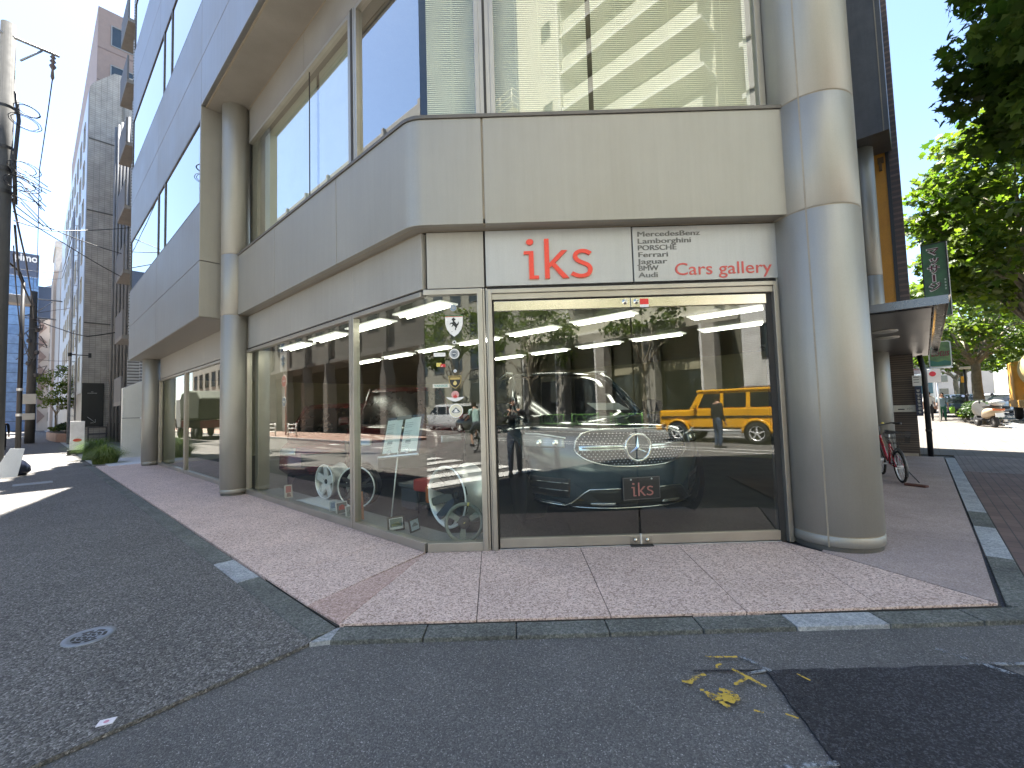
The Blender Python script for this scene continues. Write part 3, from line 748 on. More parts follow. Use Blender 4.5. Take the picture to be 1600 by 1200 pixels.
for s0, lab in ((-2.2, "ceiling light in the back row over the right door leaf"), (-.95, "ceiling light in the back row behind the meeting line of the doors"), (.25, "ceiling light in the back row above the car roof"), (1.5, "ceiling light in the back row left of the car roof"), (2.75, "ceiling light in the back row at the left door edge")):
    ceiling_light(s0, -4.85, .98, .24)["label"] = lab
ceiling_light(-2.5, -3.6, 1.0, .22)["label"] = "ceiling light nearest the right door jamb"

# ------------------------------------------------------------------ signs over the doors
RT, UPV = (1, 0, 0), (0, 0, 1)
sg = thing("shop_sign", "grey shop sign over the glass doors with orange red iks letters and car makes", "sign", FF(1.3, 0, 2.74))
b = MB(FF); b.box(-.24, 1.308, -.03, .03, 2.742, 3.335); b.build("sign_board", signboard_m, sg, bevel=.003)
b = MB(FF); b.box(1.322, 2.848, -.03, .03, 2.742, 3.330); b.build("sign_board", signboard_m, sg, bevel=.003)
b = MB(FF); b.box(1.308, 1.322, -.03, .0, 2.742, 3.33); b.build("sign_joint", darkjoint, sg)
def iks(o, rt, up, k, mat, par, th):
    """the three shop letters, drawn in a box about 1.0 high"""
    res = []
    b = MB(); b.plate(circ(.13, .93, .075), o, rt, up, 0, th)
    b.plate([(.0, .70), (.0, .62), (.105, .62), (.105, 0), (.30, 0), (.30, .08), (.20, .08), (.20, .70)], o, rt, up, 0, th); res.append(b)
    c = MB(); c.plate([(.43, 1.0), (.43, 0), (.525, 0), (.525, .27), (.575, .32), (.80, 0), (.93, 0), (.645, .385), (.905, .70), (.78, .70), (.525, .385), (.525, 1.0)], o, rt, up, 0, th); res.append(c)
    d = MB()
    cl = [(1.385, .60), (1.30, .665), (1.18, .675), (1.075, .62), (1.06, .51), (1.12, .425), (1.22, .375), (1.33, .32), (1.385, .22), (1.345, .09), (1.22, .035), (1.09, .055), (.985, .12)]
    ce = []
    for i in range(len(cl) - 1):
        for q in range(4):
            ce.append(Vector(cl[i]).lerp(Vector(cl[i + 1]), q / 4))
    ce.append(Vector(cl[-1]))
    for _ in range(3): ce = [ce[0]] + [(ce[i - 1] + ce[i] * 2 + ce[i + 1]) / 4 for i in range(1, len(ce) - 1)] + [ce[-1]]
    L, Q = [], []
    for i, p in enumerate(ce):
        t = (ce[min(i + 1, len(ce) - 1)] - ce[max(i - 1, 0)]).normalized(); x = Vector((-t.y, t.x)) * .046
        L.append(p + x); Q.append(p - x)
    nn = Vector(rt).cross(Vector(up)).normalized()
    f3 = lambda p, z: Vector(o) + Vector(rt) * p.x + Vector(up) * p.y + nn * z
    for i in range(len(ce) - 1):
        for z in (0, th): d.face([f3(L[i], z), f3(L[i + 1], z), f3(Q[i + 1], z), f3(Q[i], z)])
        d.face([f3(L[i], 0), f3(L[i + 1], 0), f3(L[i + 1], th), f3(L[i], th)]); d.face([f3(Q[i], 0), f3(Q[i + 1], 0), f3(Q[i + 1], th), f3(Q[i], th)])
    for i in (0, -1): d.face([f3(L[i], 0), f3(Q[i], 0), f3(Q[i], th), f3(L[i], th)])
    bmesh.ops.remove_doubles(d.bm, verts=d.bm.verts, dist=1e-6); res.append(d)
    return [x.build("letter", mat, par) for x in res]
k = .425
iks(FF(.165, .031, 2.80), Vector((k * 1.19, 0, 0)), Vector((0, 0, k * 1.0)), 1, red_letter, sg, .022)
iks(FF(.157, .0305, 2.794), Vector((k * 1.21, 0, 0)), Vector((0, 0, k * 1.02)), 1, M("letter_edge", (.62, .42, .30), .5), sg, .006)
names = [("MercedesBenz", 3.225, .66), ("Lamborghini", 3.15, .56), ("PORSCHE", 3.077, .405), ("Ferrari", 3.003, .31), ("Jaguar", 2.93, .315), ("BMW", 2.858, .205), ("Audi", 2.786, .20)]
for s_, z, wd in names:
    for q in (0, 1, 2): text("car_make", s_, grey_letter, FF(1.365 + .0028 * q, .0305 + .0003 * q, z), RT, UPV, .057, wd, .003, parent=sg)
text("lettering", "Cars gallery", red_dull, FF(1.745, .0305, 2.80), RT, UPV, .135, 1.02, .004, bold=.004, parent=sg)

# ------------------------------------------------------------------ emblem stickers on the narrow pane
def sticker(name, label, x, z, shapes):
    """shapes: (material, outline, layer) drawn in metres round the sticker's centre"""
    root = None
    for i, (nm, m, pts) in enumerate(shapes):
        b = MB(); b.plate(pts, FF(x, .002, z), RT, UPV, .0005 + .0012 * i, .0012 + .0012 * i)
        o = b.build(nm if i else name, m, root)
        if root is None: root = tag(o, label, "sticker", "emblem stickers on the shop glass")
    return root
pal = lambda n, c: M("decal_" + n, c, .4, 0, .05)
gold_d = pal("gold", (.42, .31, .10)); green_d = pal("green", (.03, .22, .07)); red_d = pal("red", (.5, .03, .03)); yel_d = pal("yellow", (.62, .52, .12)); blk_d = pal("black", (.015, .015, .015)); grey_d = pal("grey", (.30, .32, .33)); blue_d = pal("blue", (.13, .22, .33)); wht_d = pal("white", (.74, .73, .70)); teal_d = pal("teal", (.10, .32, .30)); cream_d = pal("cream", (.62, .60, .50))
def shield(w_, h, pt=1.): return [(-w_ / 2, h / 2), (-w_ * .25, h * .48 * pt), (w_ * .25, h * .48 * pt), (w_ / 2, h / 2), (w_ * .49, h * .1), (w_ * .40, -h * .16), (w_ * .23, -h * .36), (0, -h / 2), (-w_ * .23, -h * .36), (-w_ * .40, -h * .16), (-w_ * .49, h * .1)]
horse = [(-.018, .062), (-.002, .074), (.006, .062), (.018, .056), (.016, .044), (.006, .042), (.004, .032), (.018, .016), (.028, .0), (.040, .012), (.050, .030), (.052, .008), (.044, -.012), (.034, -.018), (.032, -.032), (.018, -.052), (.022, -.062), (.012, -.066), (.006, -.056), (.014, -.036), (.006, -.024), (-.006, -.012), (-.024, -.030), (-.028, -.026), (-.014, -.002), (-.030, .006), (-.044, -.004), (-.048, .002), (-.034, .018), (-.014, .020), (-.012, .036), (-.022, .044), (-.026, .052)]
sticker("shield_sticker", "large white shield sticker with a black rearing horse, top of the emblem column", -.592, 2.335, [("face", blk_d, shield(.196, .236)), ("face", wht_d, shield(.188, .228)), ("band", green_d, [(-.094, .114), (-.047, .109), (.047, .109), (.094, .114), (.094, .102), (-.094, .102)]), ("band", red_d, [(-.093, .102), (.093, .102), (.093, .096), (-.093, .096)]), ("horse", blk_d, [(x * .98, y * .98 + .018) for x, y in horse]),
        ("stroke", blk_d, [(-.03, -.062), (-.018, -.056), (-.02, -.064)])])
sticker("round_sticker", "small pale blue round sticker above the large white shield", -.598, 2.528, [("face", grey_d, circ(0, 0, .036)), ("ring", blue_d, circ(0, 0, .027)), ("dot", grey_d, circ(0, 0, .019))])
flower = sum([[(r_ * math.cos(R(a)), r_ * math.sin(R(a))) for a, r_ in ((45 * q, .026), (45 * q + 22, .016))] for q in range(8)], [])
sticker("rosette_sticker", "tiny white rosette sticker just below the large shield", -.594, 2.161, [("face", wht_d, flower), ("dot", blk_d, circ(0, 0, .010))])
sticker("round_sticker", "grey white round sticker with a dark crest below the rosette", -.596, 2.04, [("face", wht_d, circ(0, 0, .053)), ("disc", grey_d, circ(0, 0, .043)), ("crest", M("decal_slate", (.10, .12, .15), .5), [(-.022, .024), (-.004, .026), (.022, .022), (.024, -.004), (.006, -.012), (.012, -.026), (-.012, -.028), (-.024, -.01)]), ("bar", wht_d, [(-.018, .006), (.016, .008), (.016, .002), (-.018, 0)])])
sticker("blank_sticker", "plain white oblong sticker left of the round crest sticker", -.752, 2.035, [("face", wht_d, rrect(-.062, .062, -.020, .020, .004))])
al = sticker("badge_sticker", "little yellow and red badge sticker on the left of the pane", -.742, 1.925, [("face", yel_d, rrect(-.045, .010, -.016, .024, .004)), ("patch", red_d, rrect(-.004, .05, -.022, .010, .006)), ("letter", wht_d, [(.004, -.016), (.020, -.002), (.014, -.018)])])
sticker("dot_sticker", "tiny white dot sticker above the black and gold shield", -.593, 1.858, [("face", wht_d, circ(0, 0, .017)), ("dot", blue_d, circ(0, 0, .008))])
lam = sticker("shield_sticker", "black shield sticker with gold border and a gold blob, lower in the emblem column", -.595, 1.742, [("border", gold_d, shield(.132, .138)), ("face", blk_d, shield(.118, .122)), ("band", gold_d, [(-.052, .050), (.052, .050), (.050, .026), (-.050, .026)]), ("blob", pal("brightgold", (.66, .52, .18)), [(-.020, -.010), (-.002, .016), (.014, .004), (.020, -.018), (.004, -.034), (-.018, -.026)])])
ya = sticker("name_sticker", "narrow cream sticker with teal capitals left of the black shield", -.742, 1.707, [("face", cream_d, rrect(-.088, .088, -.020, .020, .003))])
text("lettering", "YANASE", teal_d, FF(-.815, .0042, 1.696), RT, UPV, .024, .146, .0006, bold=.02, parent=ya)
sticker("winged_sticker", "white winged sticker with a red and white disc on top", -.597, 1.578, [("wings", wht_d, [(-.096, .008), (-.05, .004), (0, .0), (.05, .004), (.096, .008), (.07, -.016), (.03, -.034), (0, -.040), (-.03, -.034), (-.07, -.016)]), ("disc", pal("pink", (.6, .32, .30)), circ(0, .032, .040)), ("trident", red_d, [(-.022, .044), (-.016, .02), (-.026, .008), (.0, -.002), (.026, .008), (.016, .02), (.022, .044), (.008, .022), (0, .05), (-.008, .022)])])
sticker("round_sticker", "white ringed pale yellow round sticker with a dark leaf, lowest of the emblems", -.592, 1.442, [("face", wht_d, circ(0, 0, .073)), ("disc", yel_d, circ(0, 0, .062)), ("disc", cream_d, circ(0, 0, .058)), ("leaf", M("decal_navy", (.05, .07, .10), .5), [(-.046, -.012), (-.02, .018), (0, .036), (.02, .018), (.046, -.012), (.02, -.024), (-.02, -.024)]), ("petal", wht_d, circ(0, .004, .016)), ("petal", wht_d, [(-.034, -.010), (-.012, -.004), (.012, -.004), (.034, -.010), (.016, -.018), (-.016, -.018)])])

# ------------------------------------------------------------------ things in the display window
def dirs(a): return Vector((math.cos(R(a)), math.sin(R(a)), 0))
def wheel_rim(name, label, loc, face_az, rad, width, n_sp, m_face, m_barrel, m_edge, style, deep=.05):
    """bare alloy wheel standing on its tread; the face looks towards azimuth face_az"""
    root = thing(name, label, "wheel rim", loc, "loose alloy wheel rims in the display window")
    ax = Vector((math.sin(R(face_az)), math.cos(R(face_az)), 0)); x = Vector((-ax.y, ax.x, 0)); zz = Vector((0, 0, 1))
    M4 = Matrix.Translation(Vector(loc) + zz * rad) @ Matrix((x, zz, ax)).transposed().to_4x4()
    b = MB(); r = rad
    b.lathe([(r, .0), (r * .985, -.012), (r * .93, -.018), (r * .90, -.04), (r * .86, -width * .3), (r * .86, -width * .6), (r * .92, -width * .8), (r * .985, -width + .012), (r, -width), (r * .97, -width), (r * .83, -width * .6), (r * .83, -width * .3), (r * .88, -.045), (r * .93, .0), (r * .965, .006), (r, 0)], M4, 56)
    b.build("barrel", m_barrel, root)
    e = MB(); e.lathe([(r * 1.002, .002), (r * .985, .009), (r * .95, .008), (r * .93, .0), (r * .935, -.004), (r * 1.002, -.004)], M4, 56); e.build("lip", m_edge, root)
    f3 = lambda px, py, pz: M4 @ Vector((px, py, pz))
    s = MB(); hub = r * .26; dz = -deep
    for q in range(n_sp):
        a0 = 2 * math.pi * q / n_sp + math.pi / 2
        arms = ((-.0, 1.0),) if style == 'single' else ((-.20, .6), (.20, .6))
        for off, wk in arms:
            for (w0, w1, za, zb, mi) in ((r * (.24 if style == 'single' and n_sp == 5 else .16) * wk, r * (.22 if style == 'single' and n_sp == 5 else .13) * wk, dz + .02, -.01, 0),):
                p0 = Vector((math.cos(a0 + off * .5), math.sin(a0 + off * .5))) * hub * .8; p1 = Vector((math.cos(a0 + off), math.sin(a0 + off))) * r * .93
                t = (p1 - p0).normalized(); y = Vector((-t.y, t.x))
                lo = [p0 + y * w0, p0 - y * w0, p1 - y * w1, p1 + y * w1]
                zz_ = [za, za, zb, zb]
                top = [f3(p.x, p.y, z) for p, z in zip(lo, zz_)]; bot = [f3(p.x, p.y, z - .035) for p, z in zip(lo, zz_)]
                s.face(top); s.face(bot)
                for i in range(4): s.face([top[i], top[(i + 1) % 4], bot[(i + 1) % 4], bot[i]])
        if style == 'ring':
            pass
    s.lathe([(0, dz + .015), (hub * .5, dz + .02), (hub, dz + .012), (hub * 1.02, dz - .03), (0, dz - .03)], M4, 32)
    for q in range(5):
        a0 = 2 * math.pi * q / 5 + .3
        s.lathe([(0, .024), (.012, .024), (.016, .012)], M4 @ Matrix.Translation((math.cos(a0) * hub * .7, math.sin(a0) * hub * .7, dz)), 10)
    bmesh.ops.remove_doubles(s.bm, verts=s.bm.verts, dist=1e-5)
    o = s.build("spokes", m_face, root, bevel=.006)
    if style == 'edged':
        pass
    c = MB(); c.lathe([(0, dz + .03), (.035, dz + .028), (.042, dz + .015)], M4, 20); c.build("centre_cap", black, root)
    return root
silver = M("rim_silver", (.78, .79, .80), .30, .45, .05)
silver_d = M("rim_barrel", (.55, .56, .56), .34, .45, .1)
rimblack = M("rim_black", (.02, .02, .022), .2, .3)
wheel_rim("wheel_rim", "bright silver five spoke wheel rim standing on a white cloth", FL(3.24, -.42, .09), 218, .275, .30, 5, silver, silver_d, silver, 'single')
wheel_rim("wheel_rim", "black wheel rim with slim double spokes edged in silver, beside the silver rim", FL(2.22, -.42, .078), 192, .30, .2, 5, rimblack, rimblack, silver, 'double')
wheel_rim("wheel_rim", "largest deep dish wheel rim behind the steering wheel at the glass corner", FL(.30, -.52, .078), 224, .36, .36, 10, rimblack, M("rim_dish", (.62, .63, .63), .288, .5, .05), silver, 'single', .16)
# silver edges of the black rim's spokes
# white cloth under the silver rim
b = MB()
rows = []
for i in range(9):
    row = []
    for j in range(7):
        s_ = 3.62 - i * .175; d_ = -.14 - j * .07
        row.append(FL(s_ + random.uniform(-.02, .02), d_ + random.uniform(-.01, .01), .079 + abs(mnoise.noise(Vector((i * .6, j * .7, 3)))) * .05 * (1 if 0 < i < 8 and 0 < j < 6 else .1)))
    rows.append(row)
for i in range(8):
    for j in range(6): b.face([rows[i][j], rows[i + 1][j], rows[i + 1][j + 1], rows[i][j + 1]])
bmesh.ops.remove_doubles(b.bm, verts=b.bm.verts, dist=1e-5)
o = b.build("cloth", M("white_cloth", (.55, .57, .58), .8, 0, .06), None, sharp=80); tag(o, "crumpled white cloth under the silver wheel rim in the window", "cloth")
so_ = o.modifiers.new("thick", 'SOLIDIFY'); so_.thickness = .004
# steering wheel leaning on the glass
def steering_wheel():
    c = Vector((-.545, 4.655, .265)); root = thing("steering_wheel", "worn grey three spoke steering wheel with yellow top mark leaning against the glass", "steering wheel", (c.x, c.y, .078))
    nn = Vector((.10, -.985, .14)).normalized(); x = Vector((1, 0, 0)); x = (x - nn * x.dot(nn)).normalized(); y = nn.cross(x) * -1
    if y.z < 0: y = -y
    P = lambda a, r, h=0: c + x * math.cos(a) * r + y * math.sin(a) * r + nn * h
    g = M("worn_suede", (.17, .185, .165), .85, 0, .25, 20)
    b = MB(); b.tube([P(2 * math.pi * k / 40, .188) for k in range(40)], .019, 10, closed=True); b.build("rim", g, root)
    m = MB(); m.tube([P(R(a), .188) for a in (74, 77, 80)], .0205, 10); m.build("top_mark", yel_d, root)
    for a in (150, 30, 262):
        b = MB(); t = R(a); q = Vector((math.cos(t), math.sin(t))); p = Vector((-q.y, q.x)); pts = [q * .05 + p * .025, q * .05 - p * .025, q * .175 - p * .034, q * .175 + p * .034]
        F_ = lambda u, v, h: c + x * u + y * v + nn * h
        b.prism([tuple(v) for v in pts], -.006, .002, F_); b.build("spoke", g, root, bevel=.002)
    b = MB(); b.lathe([(0, .022), (.04, .020), (.066, .008), (.068, -.012), (0, -.012)], Matrix.Translation(c) @ Matrix((x, y, nn)).transposed().to_4x4(), 28); b.build("hub", black, root)
    b = MB(); b.prism([(-.014, -.006), (.0, .004), (.014, .006), (.004, -.006)], .022, .024, lambda u, v, h: c + x * u + y * v + nn * h); b.build("horn_badge", yel_d, root)
steering_wheel()
# framed photographs and little cards along the ledge
def photo(name, label, s0, d0, az, w_, h, fr, back, pic, group, lean=12, cat="picture frame"):
    loc = FL(s0, d0, .076); root = thing(name, label, cat, loc, group)
    fx = Vector((math.cos(R(-az)), math.sin(R(-az)), 0)); nn = Vector((-math.sin(R(az)) * -1, -math.cos(R(az)), 0)); nn = Vector((fx.y, -fx.x, 0)); up = (Vector((0, 0, 1)) * math.cos(R(lean)) - nn * math.sin(R(lean)))
    b = MB(); b.plate([(-w_ / 2, 0), (w_ / 2, 0), (w_ / 2, h), (-w_ / 2, h)], loc, fx, up, -.008, .006); b.build("frame", back, root, bevel=.002)
    b = MB(); b.plate([(-w_ / 2 + fr, fr), (w_ / 2 - fr, fr), (w_ / 2 - fr, h - fr), (-w_ / 2 + fr, h - fr)], loc, fx, up, .0062, .0075); pz = b.build("print", pic[0], root)
    for m, pts in pic[1:]:
        b = MB(); b.plate([(x * w_, y * h) for x, y in pts], loc, fx, up, .0078, .0086); b.build("picture_shape", m, pz)
    return root
pc = lambda n, c: M("print_" + n, c, .35, 0, .2, 30)
car_shape = [(-.28, .36), (.28, .34), (.29, .46), (.20, .48), (.13, .60), (-.08, .62), (-.2, .5), (-.28, .46)]
photo("framed_photo", "dark wooden picture frame with a print of a yellow green car, below the placard stand", .70, -.10, -34, .20, .165, .02, M("dark_wood", (.035, .028, .025), .4), [pc("white", (.6, .62, .62)), (pc("garden", (.10, .16, .13)), [(-.36, .28), (.36, .28), (.36, .84), (-.36, .84)]), (pc("lime", (.42, .46, .06)), car_shape)], "small pictures along the display ledge")
photo("framed_photo", "black leaning picture frame with a blue grey print, right of the yellow green one", .50, -.22, -66, .18, .15, .018, M("black_wood", (.02, .02, .02), .4), [pc("blue", (.35, .45, .52)), (pc("slate", (.12, .15, .17)), [(x, y + .05) for x, y in car_shape])], "small pictures along the display ledge")
photo("photo_card", "small leaning card with red figures at the far left of the ledge", 3.95, -.15, -42, .12, .21, .004, offwhite, [pc("cream", (.5, .46, .4)), (pc("redfig", (.42, .10, .08)), [(-.36, .4), (.3, .42), (.36, .9), (-.3, .92)]), (pc("bronze", (.2, .13, .1)), [(-.3, .08), (.34, .06), (.2, .36), (-.2, .4)])], "small pictures along the display ledge", cat="card")
photo("photo_card", "small white card with a blue print, left of the two framed cards", 2.33, -.13, -45, .10, .145, .006, white, [pc("paleblue", (.4, .5, .6)), (pc("navyfig", (.15, .22, .35)), [(-.3, .3), (.32, .26), (.3, .8), (-.2, .84)])], "small pictures along the display ledge", cat="card")
photo("framed_photo", "silver framed card with a red car print, under the black rim", 2.06, -.13, -50, .17, .165, .014, silver, [pc("grey", (.16, .17, .17)), (pc("redcar", (.45, .07, .05)), [(-.30, .34), (.30, .36), (.28, .6), (.05, .78), (-.24, .66)])], "small pictures along the display ledge")
photo("framed_photo", "silver framed card with a plain grey print, right under the black rim", 1.80, -.13, -50, .16, .15, .014, silver, [pc("palegrey", (.3, .33, .32)), (pc("greyfig", (.18, .2, .2)), [(-.3, .3), (.3, .3), (.24, .6), (-.2, .62)])], "small pictures along the display ledge")
# orange board leaning on the post
b = MB(FL); b.plate([(0, 0), (.17, 0), (.15, .36), (.06, .34), (.02, .2)], FL(1.68, -.10, .077), tuple(FL(0, 0, 0) - FL(1, .25, 0)), (0, 0, 1), -.006, .0); ob = b.build("orange_board", M("orange_card", (.50, .19, .06), .6), None, bevel=.002)
tag(ob, "orange cut out board leaning beside the window post", "board")
b = MB(FL); b.plate(circ(.11, .18, .035, 20, .075), FL(1.68, -.10, .077), tuple(FL(0, 0, 0) - FL(1, .25, 0)), (0, 0, 1), .001, .003); b.build("red_oval", red_d, ob)
# placard stand
def placard():
    c = FL(1.20, -.34, .03); root = thing("placard_stand", "slim steel stand holding a clear sloping board with two printed sheets", "stand", c)
    top = Vector((c.x + .12, c.y - .05, .95)); fx = Vector((.93, -.36, .09)).normalized(); up = Vector((.18, .30, .80)).normalized(); up = (up - fx * up.dot(fx)).normalized()
    b = MB(); b.tube([Vector((c.x, c.y, .035)), top], .009, 10); b.build("pole", silver, root)
    b = MB(); b.lathe([(0, .05), (.03, .045), (.14, .012), (.15, .0), (0, .0)], Matrix.Translation((c.x, c.y, .03)), 32); b.build("base", blackgloss, root)
    o = top - fx * .28 - up * .06
    b = MB(); b.plate([(0, 0), (.60, 0), (.60, .54), (0, .54)], o, fx, up, -.006, .0); bd_ = b.build("board", glass("acrylic", .06, (.72, .78, .76)), root)
    b = MB(); b.plate([(-.0, -.02), (.60, -.02), (.60, 0), (0, 0)], o, fx, up, -.006, .03); b.build("ledge", silver, root)
    pm = M("printed_sheet", (.62, .70, .70), .5, 0, .05); ink = M("sheet_ink", (.25, .31, .33), .6)
    for x0 in (.04, .32):
        b = MB(); b.plate([(x0, .04), (x0 + .24, .04), (x0 + .24, .50), (x0, .50)], o, fx, up, .001, .003); p = b.build("sheet", pm, bd_)
        b = MB()
        for q in range(13):
            y = .46 - q * .029
            if q in (0, 4, 9): continue
            b.plate([(x0 + .015, y), (x0 + .015 + random.uniform(.08, .15), y), (x0 + .015 + .1, y + .006), (x0 + .015, y + .006)], o, fx, up, .0032, .0036)
        b.plate([(x0 + .05, .16), (x0 + .13, .16), (x0 + .13, .20), (x0 + .05, .20)], o, fx, up, .0032, .0036)
        b.build("print_line", ink, bd_)
        b = MB(); b.tube([o + fx * (x0 + .10 + .028 * math.cos(k * .4)) + up * (.045 + .028 * math.sin(k * .4)) + Vector((0, 0, .012)) for k in range(16)], .006, 6, closed=True); b.build("ring", chrome, bd_)
    b = MB(); b.plate([(.19, .49), (.41, .49), (.41, .54), (.19, .54)], o, fx, up, .0035, .012); b.build("clip", M("grey_clip", (.2, .2, .19), .5), bd_)
placard()
# seat like pile of parts behind the stand: dark case, red and orange casing
def motor():
    c = FL(1.2, -.95, .03); D = .48; root = thing("engine_part", "red and orange cast engine part on a small dark frame behind the placard stand", "engine part", c)
    b = MB(FL); b.prism([(.35 + D, -1.02), (.35 + D, -.92), (.98 + D, -.86), (.98 + D, -1.1), (.6 + D, -1.2)], .33, .50); b.build("red_casing", M("red_cast", (.38, .035, .03), .45), root, bevel=.03)
    b = MB(FL); b.prism([(.36 + D, -1.05), (.36 + D, -.85), (.70 + D, -.85), (.70 + D, -1.12)], .14, .44); b.build("orange_casing", M("orange_cast", (.46, .13, .03), .5), root, bevel=.045)
    for q in (.42, .55, .66):
        l = MB(); l.lathe([(.03, 0), (.03, .08), (.018, .08), (.018, 0.02)], Matrix.Translation(FL(q + D, -.845, .2)) @ Matrix.Rotation(R(-48), 4, 'Z') @ Matrix.Rotation(R(90), 4, 'X'), 14); l.build("port", black, root)
    b = MB(FL)
    for q in ((.38, -.86), (.9, -.9), (.4, -1.1), (.9, -1.08)): b.tube([FL(q[0] + D, q[1], .03), FL(q[0] * .9 + .07 + D, q[1], .34)], .012, 6)
    b.build("frame", black, root)
motor()
b = MB(FL); b.box(1.50, 1.90, -1.25, -.95, .03, .34); o = b.build("equipment_case", M("case_blue", (.05, .06, .075), .5), None, bevel=.03); tag(o, "dark blue equipment case on the showroom floor left of the red engine part", "case")
b = MB(FL); b.box(1.48, 1.92, -1.27, -.93, .342, .40); b.build("lid", M("case_lid", (.10, .11, .11), .5), o, bevel=.012)

# ------------------------------------------------------------------ vehicles
def outline(hw, yf, yr, sf, ef, sr, er, n=10):
    us = [-1 + k / n for k in range(2 * n + 1)]
    us = [math.copysign(abs(u) ** .75, u) for u in us]
    return [(u * hw, yf + sf * abs(u) ** ef) for u in us] + [(u * hw, yr - sr * abs(u) ** er) for u in us[::-1]]
def shell(rows, name, m, par, sharp=50, cap0=True):
    """rows: (z, half width, y front, y rear, front sweep, exponent, rear sweep, exponent)"""
    b = MB(); b.rings([[Vector((x, y, r[0])) for x, y in outline(*r[1:])] for r in rows], cap0=cap0)
    return b.build(name, m, par, sharp=sharp)
def interp(rows, z):
    for a, c in zip(rows, rows[1:]):
        if a[0] <= z <= c[0]:
            t = (z - a[0]) / max(1e-6, c[0] - a[0]); return [p + (q - p) * t for p, q in zip(a, c)]
    return list(rows[-1] if z > rows[-1][0] else rows[0])
def wheel(par, x, y, r, wd, m_rim, side, n_sp=5, dark=None):
    Mx = Matrix.Translation((x, y, r)) @ Matrix.Rotation(R(90 * side), 4, 'Y')
    b = MB(); b.lathe([(r * .64, -wd / 2), (r * .93, -wd / 2), (r, -wd * .36), (r, wd * .36), (r * .93, wd / 2), (r * .66, wd / 2), (r * .62, wd * .3), (r * .62, -wd * .3), (r * .64, -wd / 2)], Mx, 36); o = b.build("wheel", rubber, par)
    b = MB(); b.lathe([(r * .66, wd / 2), (r * .63, wd * .50), (r * .58, wd * .3), (0, wd * .25)], Mx, 36)
    for k in range(n_sp):
        a = 2 * math.pi * k / n_sp; c, s_ = math.cos(a), math.sin(a)
        P = lambda u, v, h: Mx @ Vector((c * u - s_ * v, s_ * u + c * v, h))
        b.prism([(r * .08, -r * .075), (r * .62, -r * .06), (r * .62, r * .06), (r * .08, r * .075)], wd * .27, wd * .46, P)
    b.lathe([(0, wd * .48), (r * .12, wd * .46), (r * .14, wd * .3)], Mx, 16)
    b.build("rim", m_rim, o)
    return o
def conform(rows, x0, x1, lo, hi, out, th, name, m, par, n=26):
    """panel that follows the curved front of a body: lo(x), hi(x) give its edges"""
    b = MB(); fr = []; 
    def Y(x, z):
        r = interp(rows, z); return r[2] + r[4] * abs(min(1, abs(x) / r[1])) ** r[5]
    K = 5
    for i in range(n + 1):
        x = x0 + (x1 - x0) * i / n; col = []
        for j in range(K + 1):
            z = lo(x) + (hi(x) - lo(x)) * j / K; col.append((x, z, Y(x, z)))
        fr.append(col)
    for d, fl in ((out, 0),):
        V = [[b.bm.verts.new((x, y - d, z)) for x, z, y in col] for col in fr]
        Bk = [[b.bm.verts.new((x, y - d + th, z)) for x, z, y in col] for col in fr]
        for i in range(n):
            for j in range(K):
                try: b.bm.faces.new((V[i][j], V[i + 1][j], V[i + 1][j + 1], V[i][j + 1])).smooth = True
                except ValueError: pass
            for j in (0, K):
                b.bm.faces.new((V[i][j], V[i + 1][j], Bk[i + 1][j], Bk[i][j]))
        for i in (0, n):
            for j in range(K): b.bm.faces.new((V[i][j], V[i][j + 1], Bk[i][j + 1], Bk[i][j]))
    return b.build(name, m, par)
def front_y(rows, x, z):
    r = interp(rows, z); return r[2] + r[4] * min(1, abs(x) / r[1]) ** r[5]

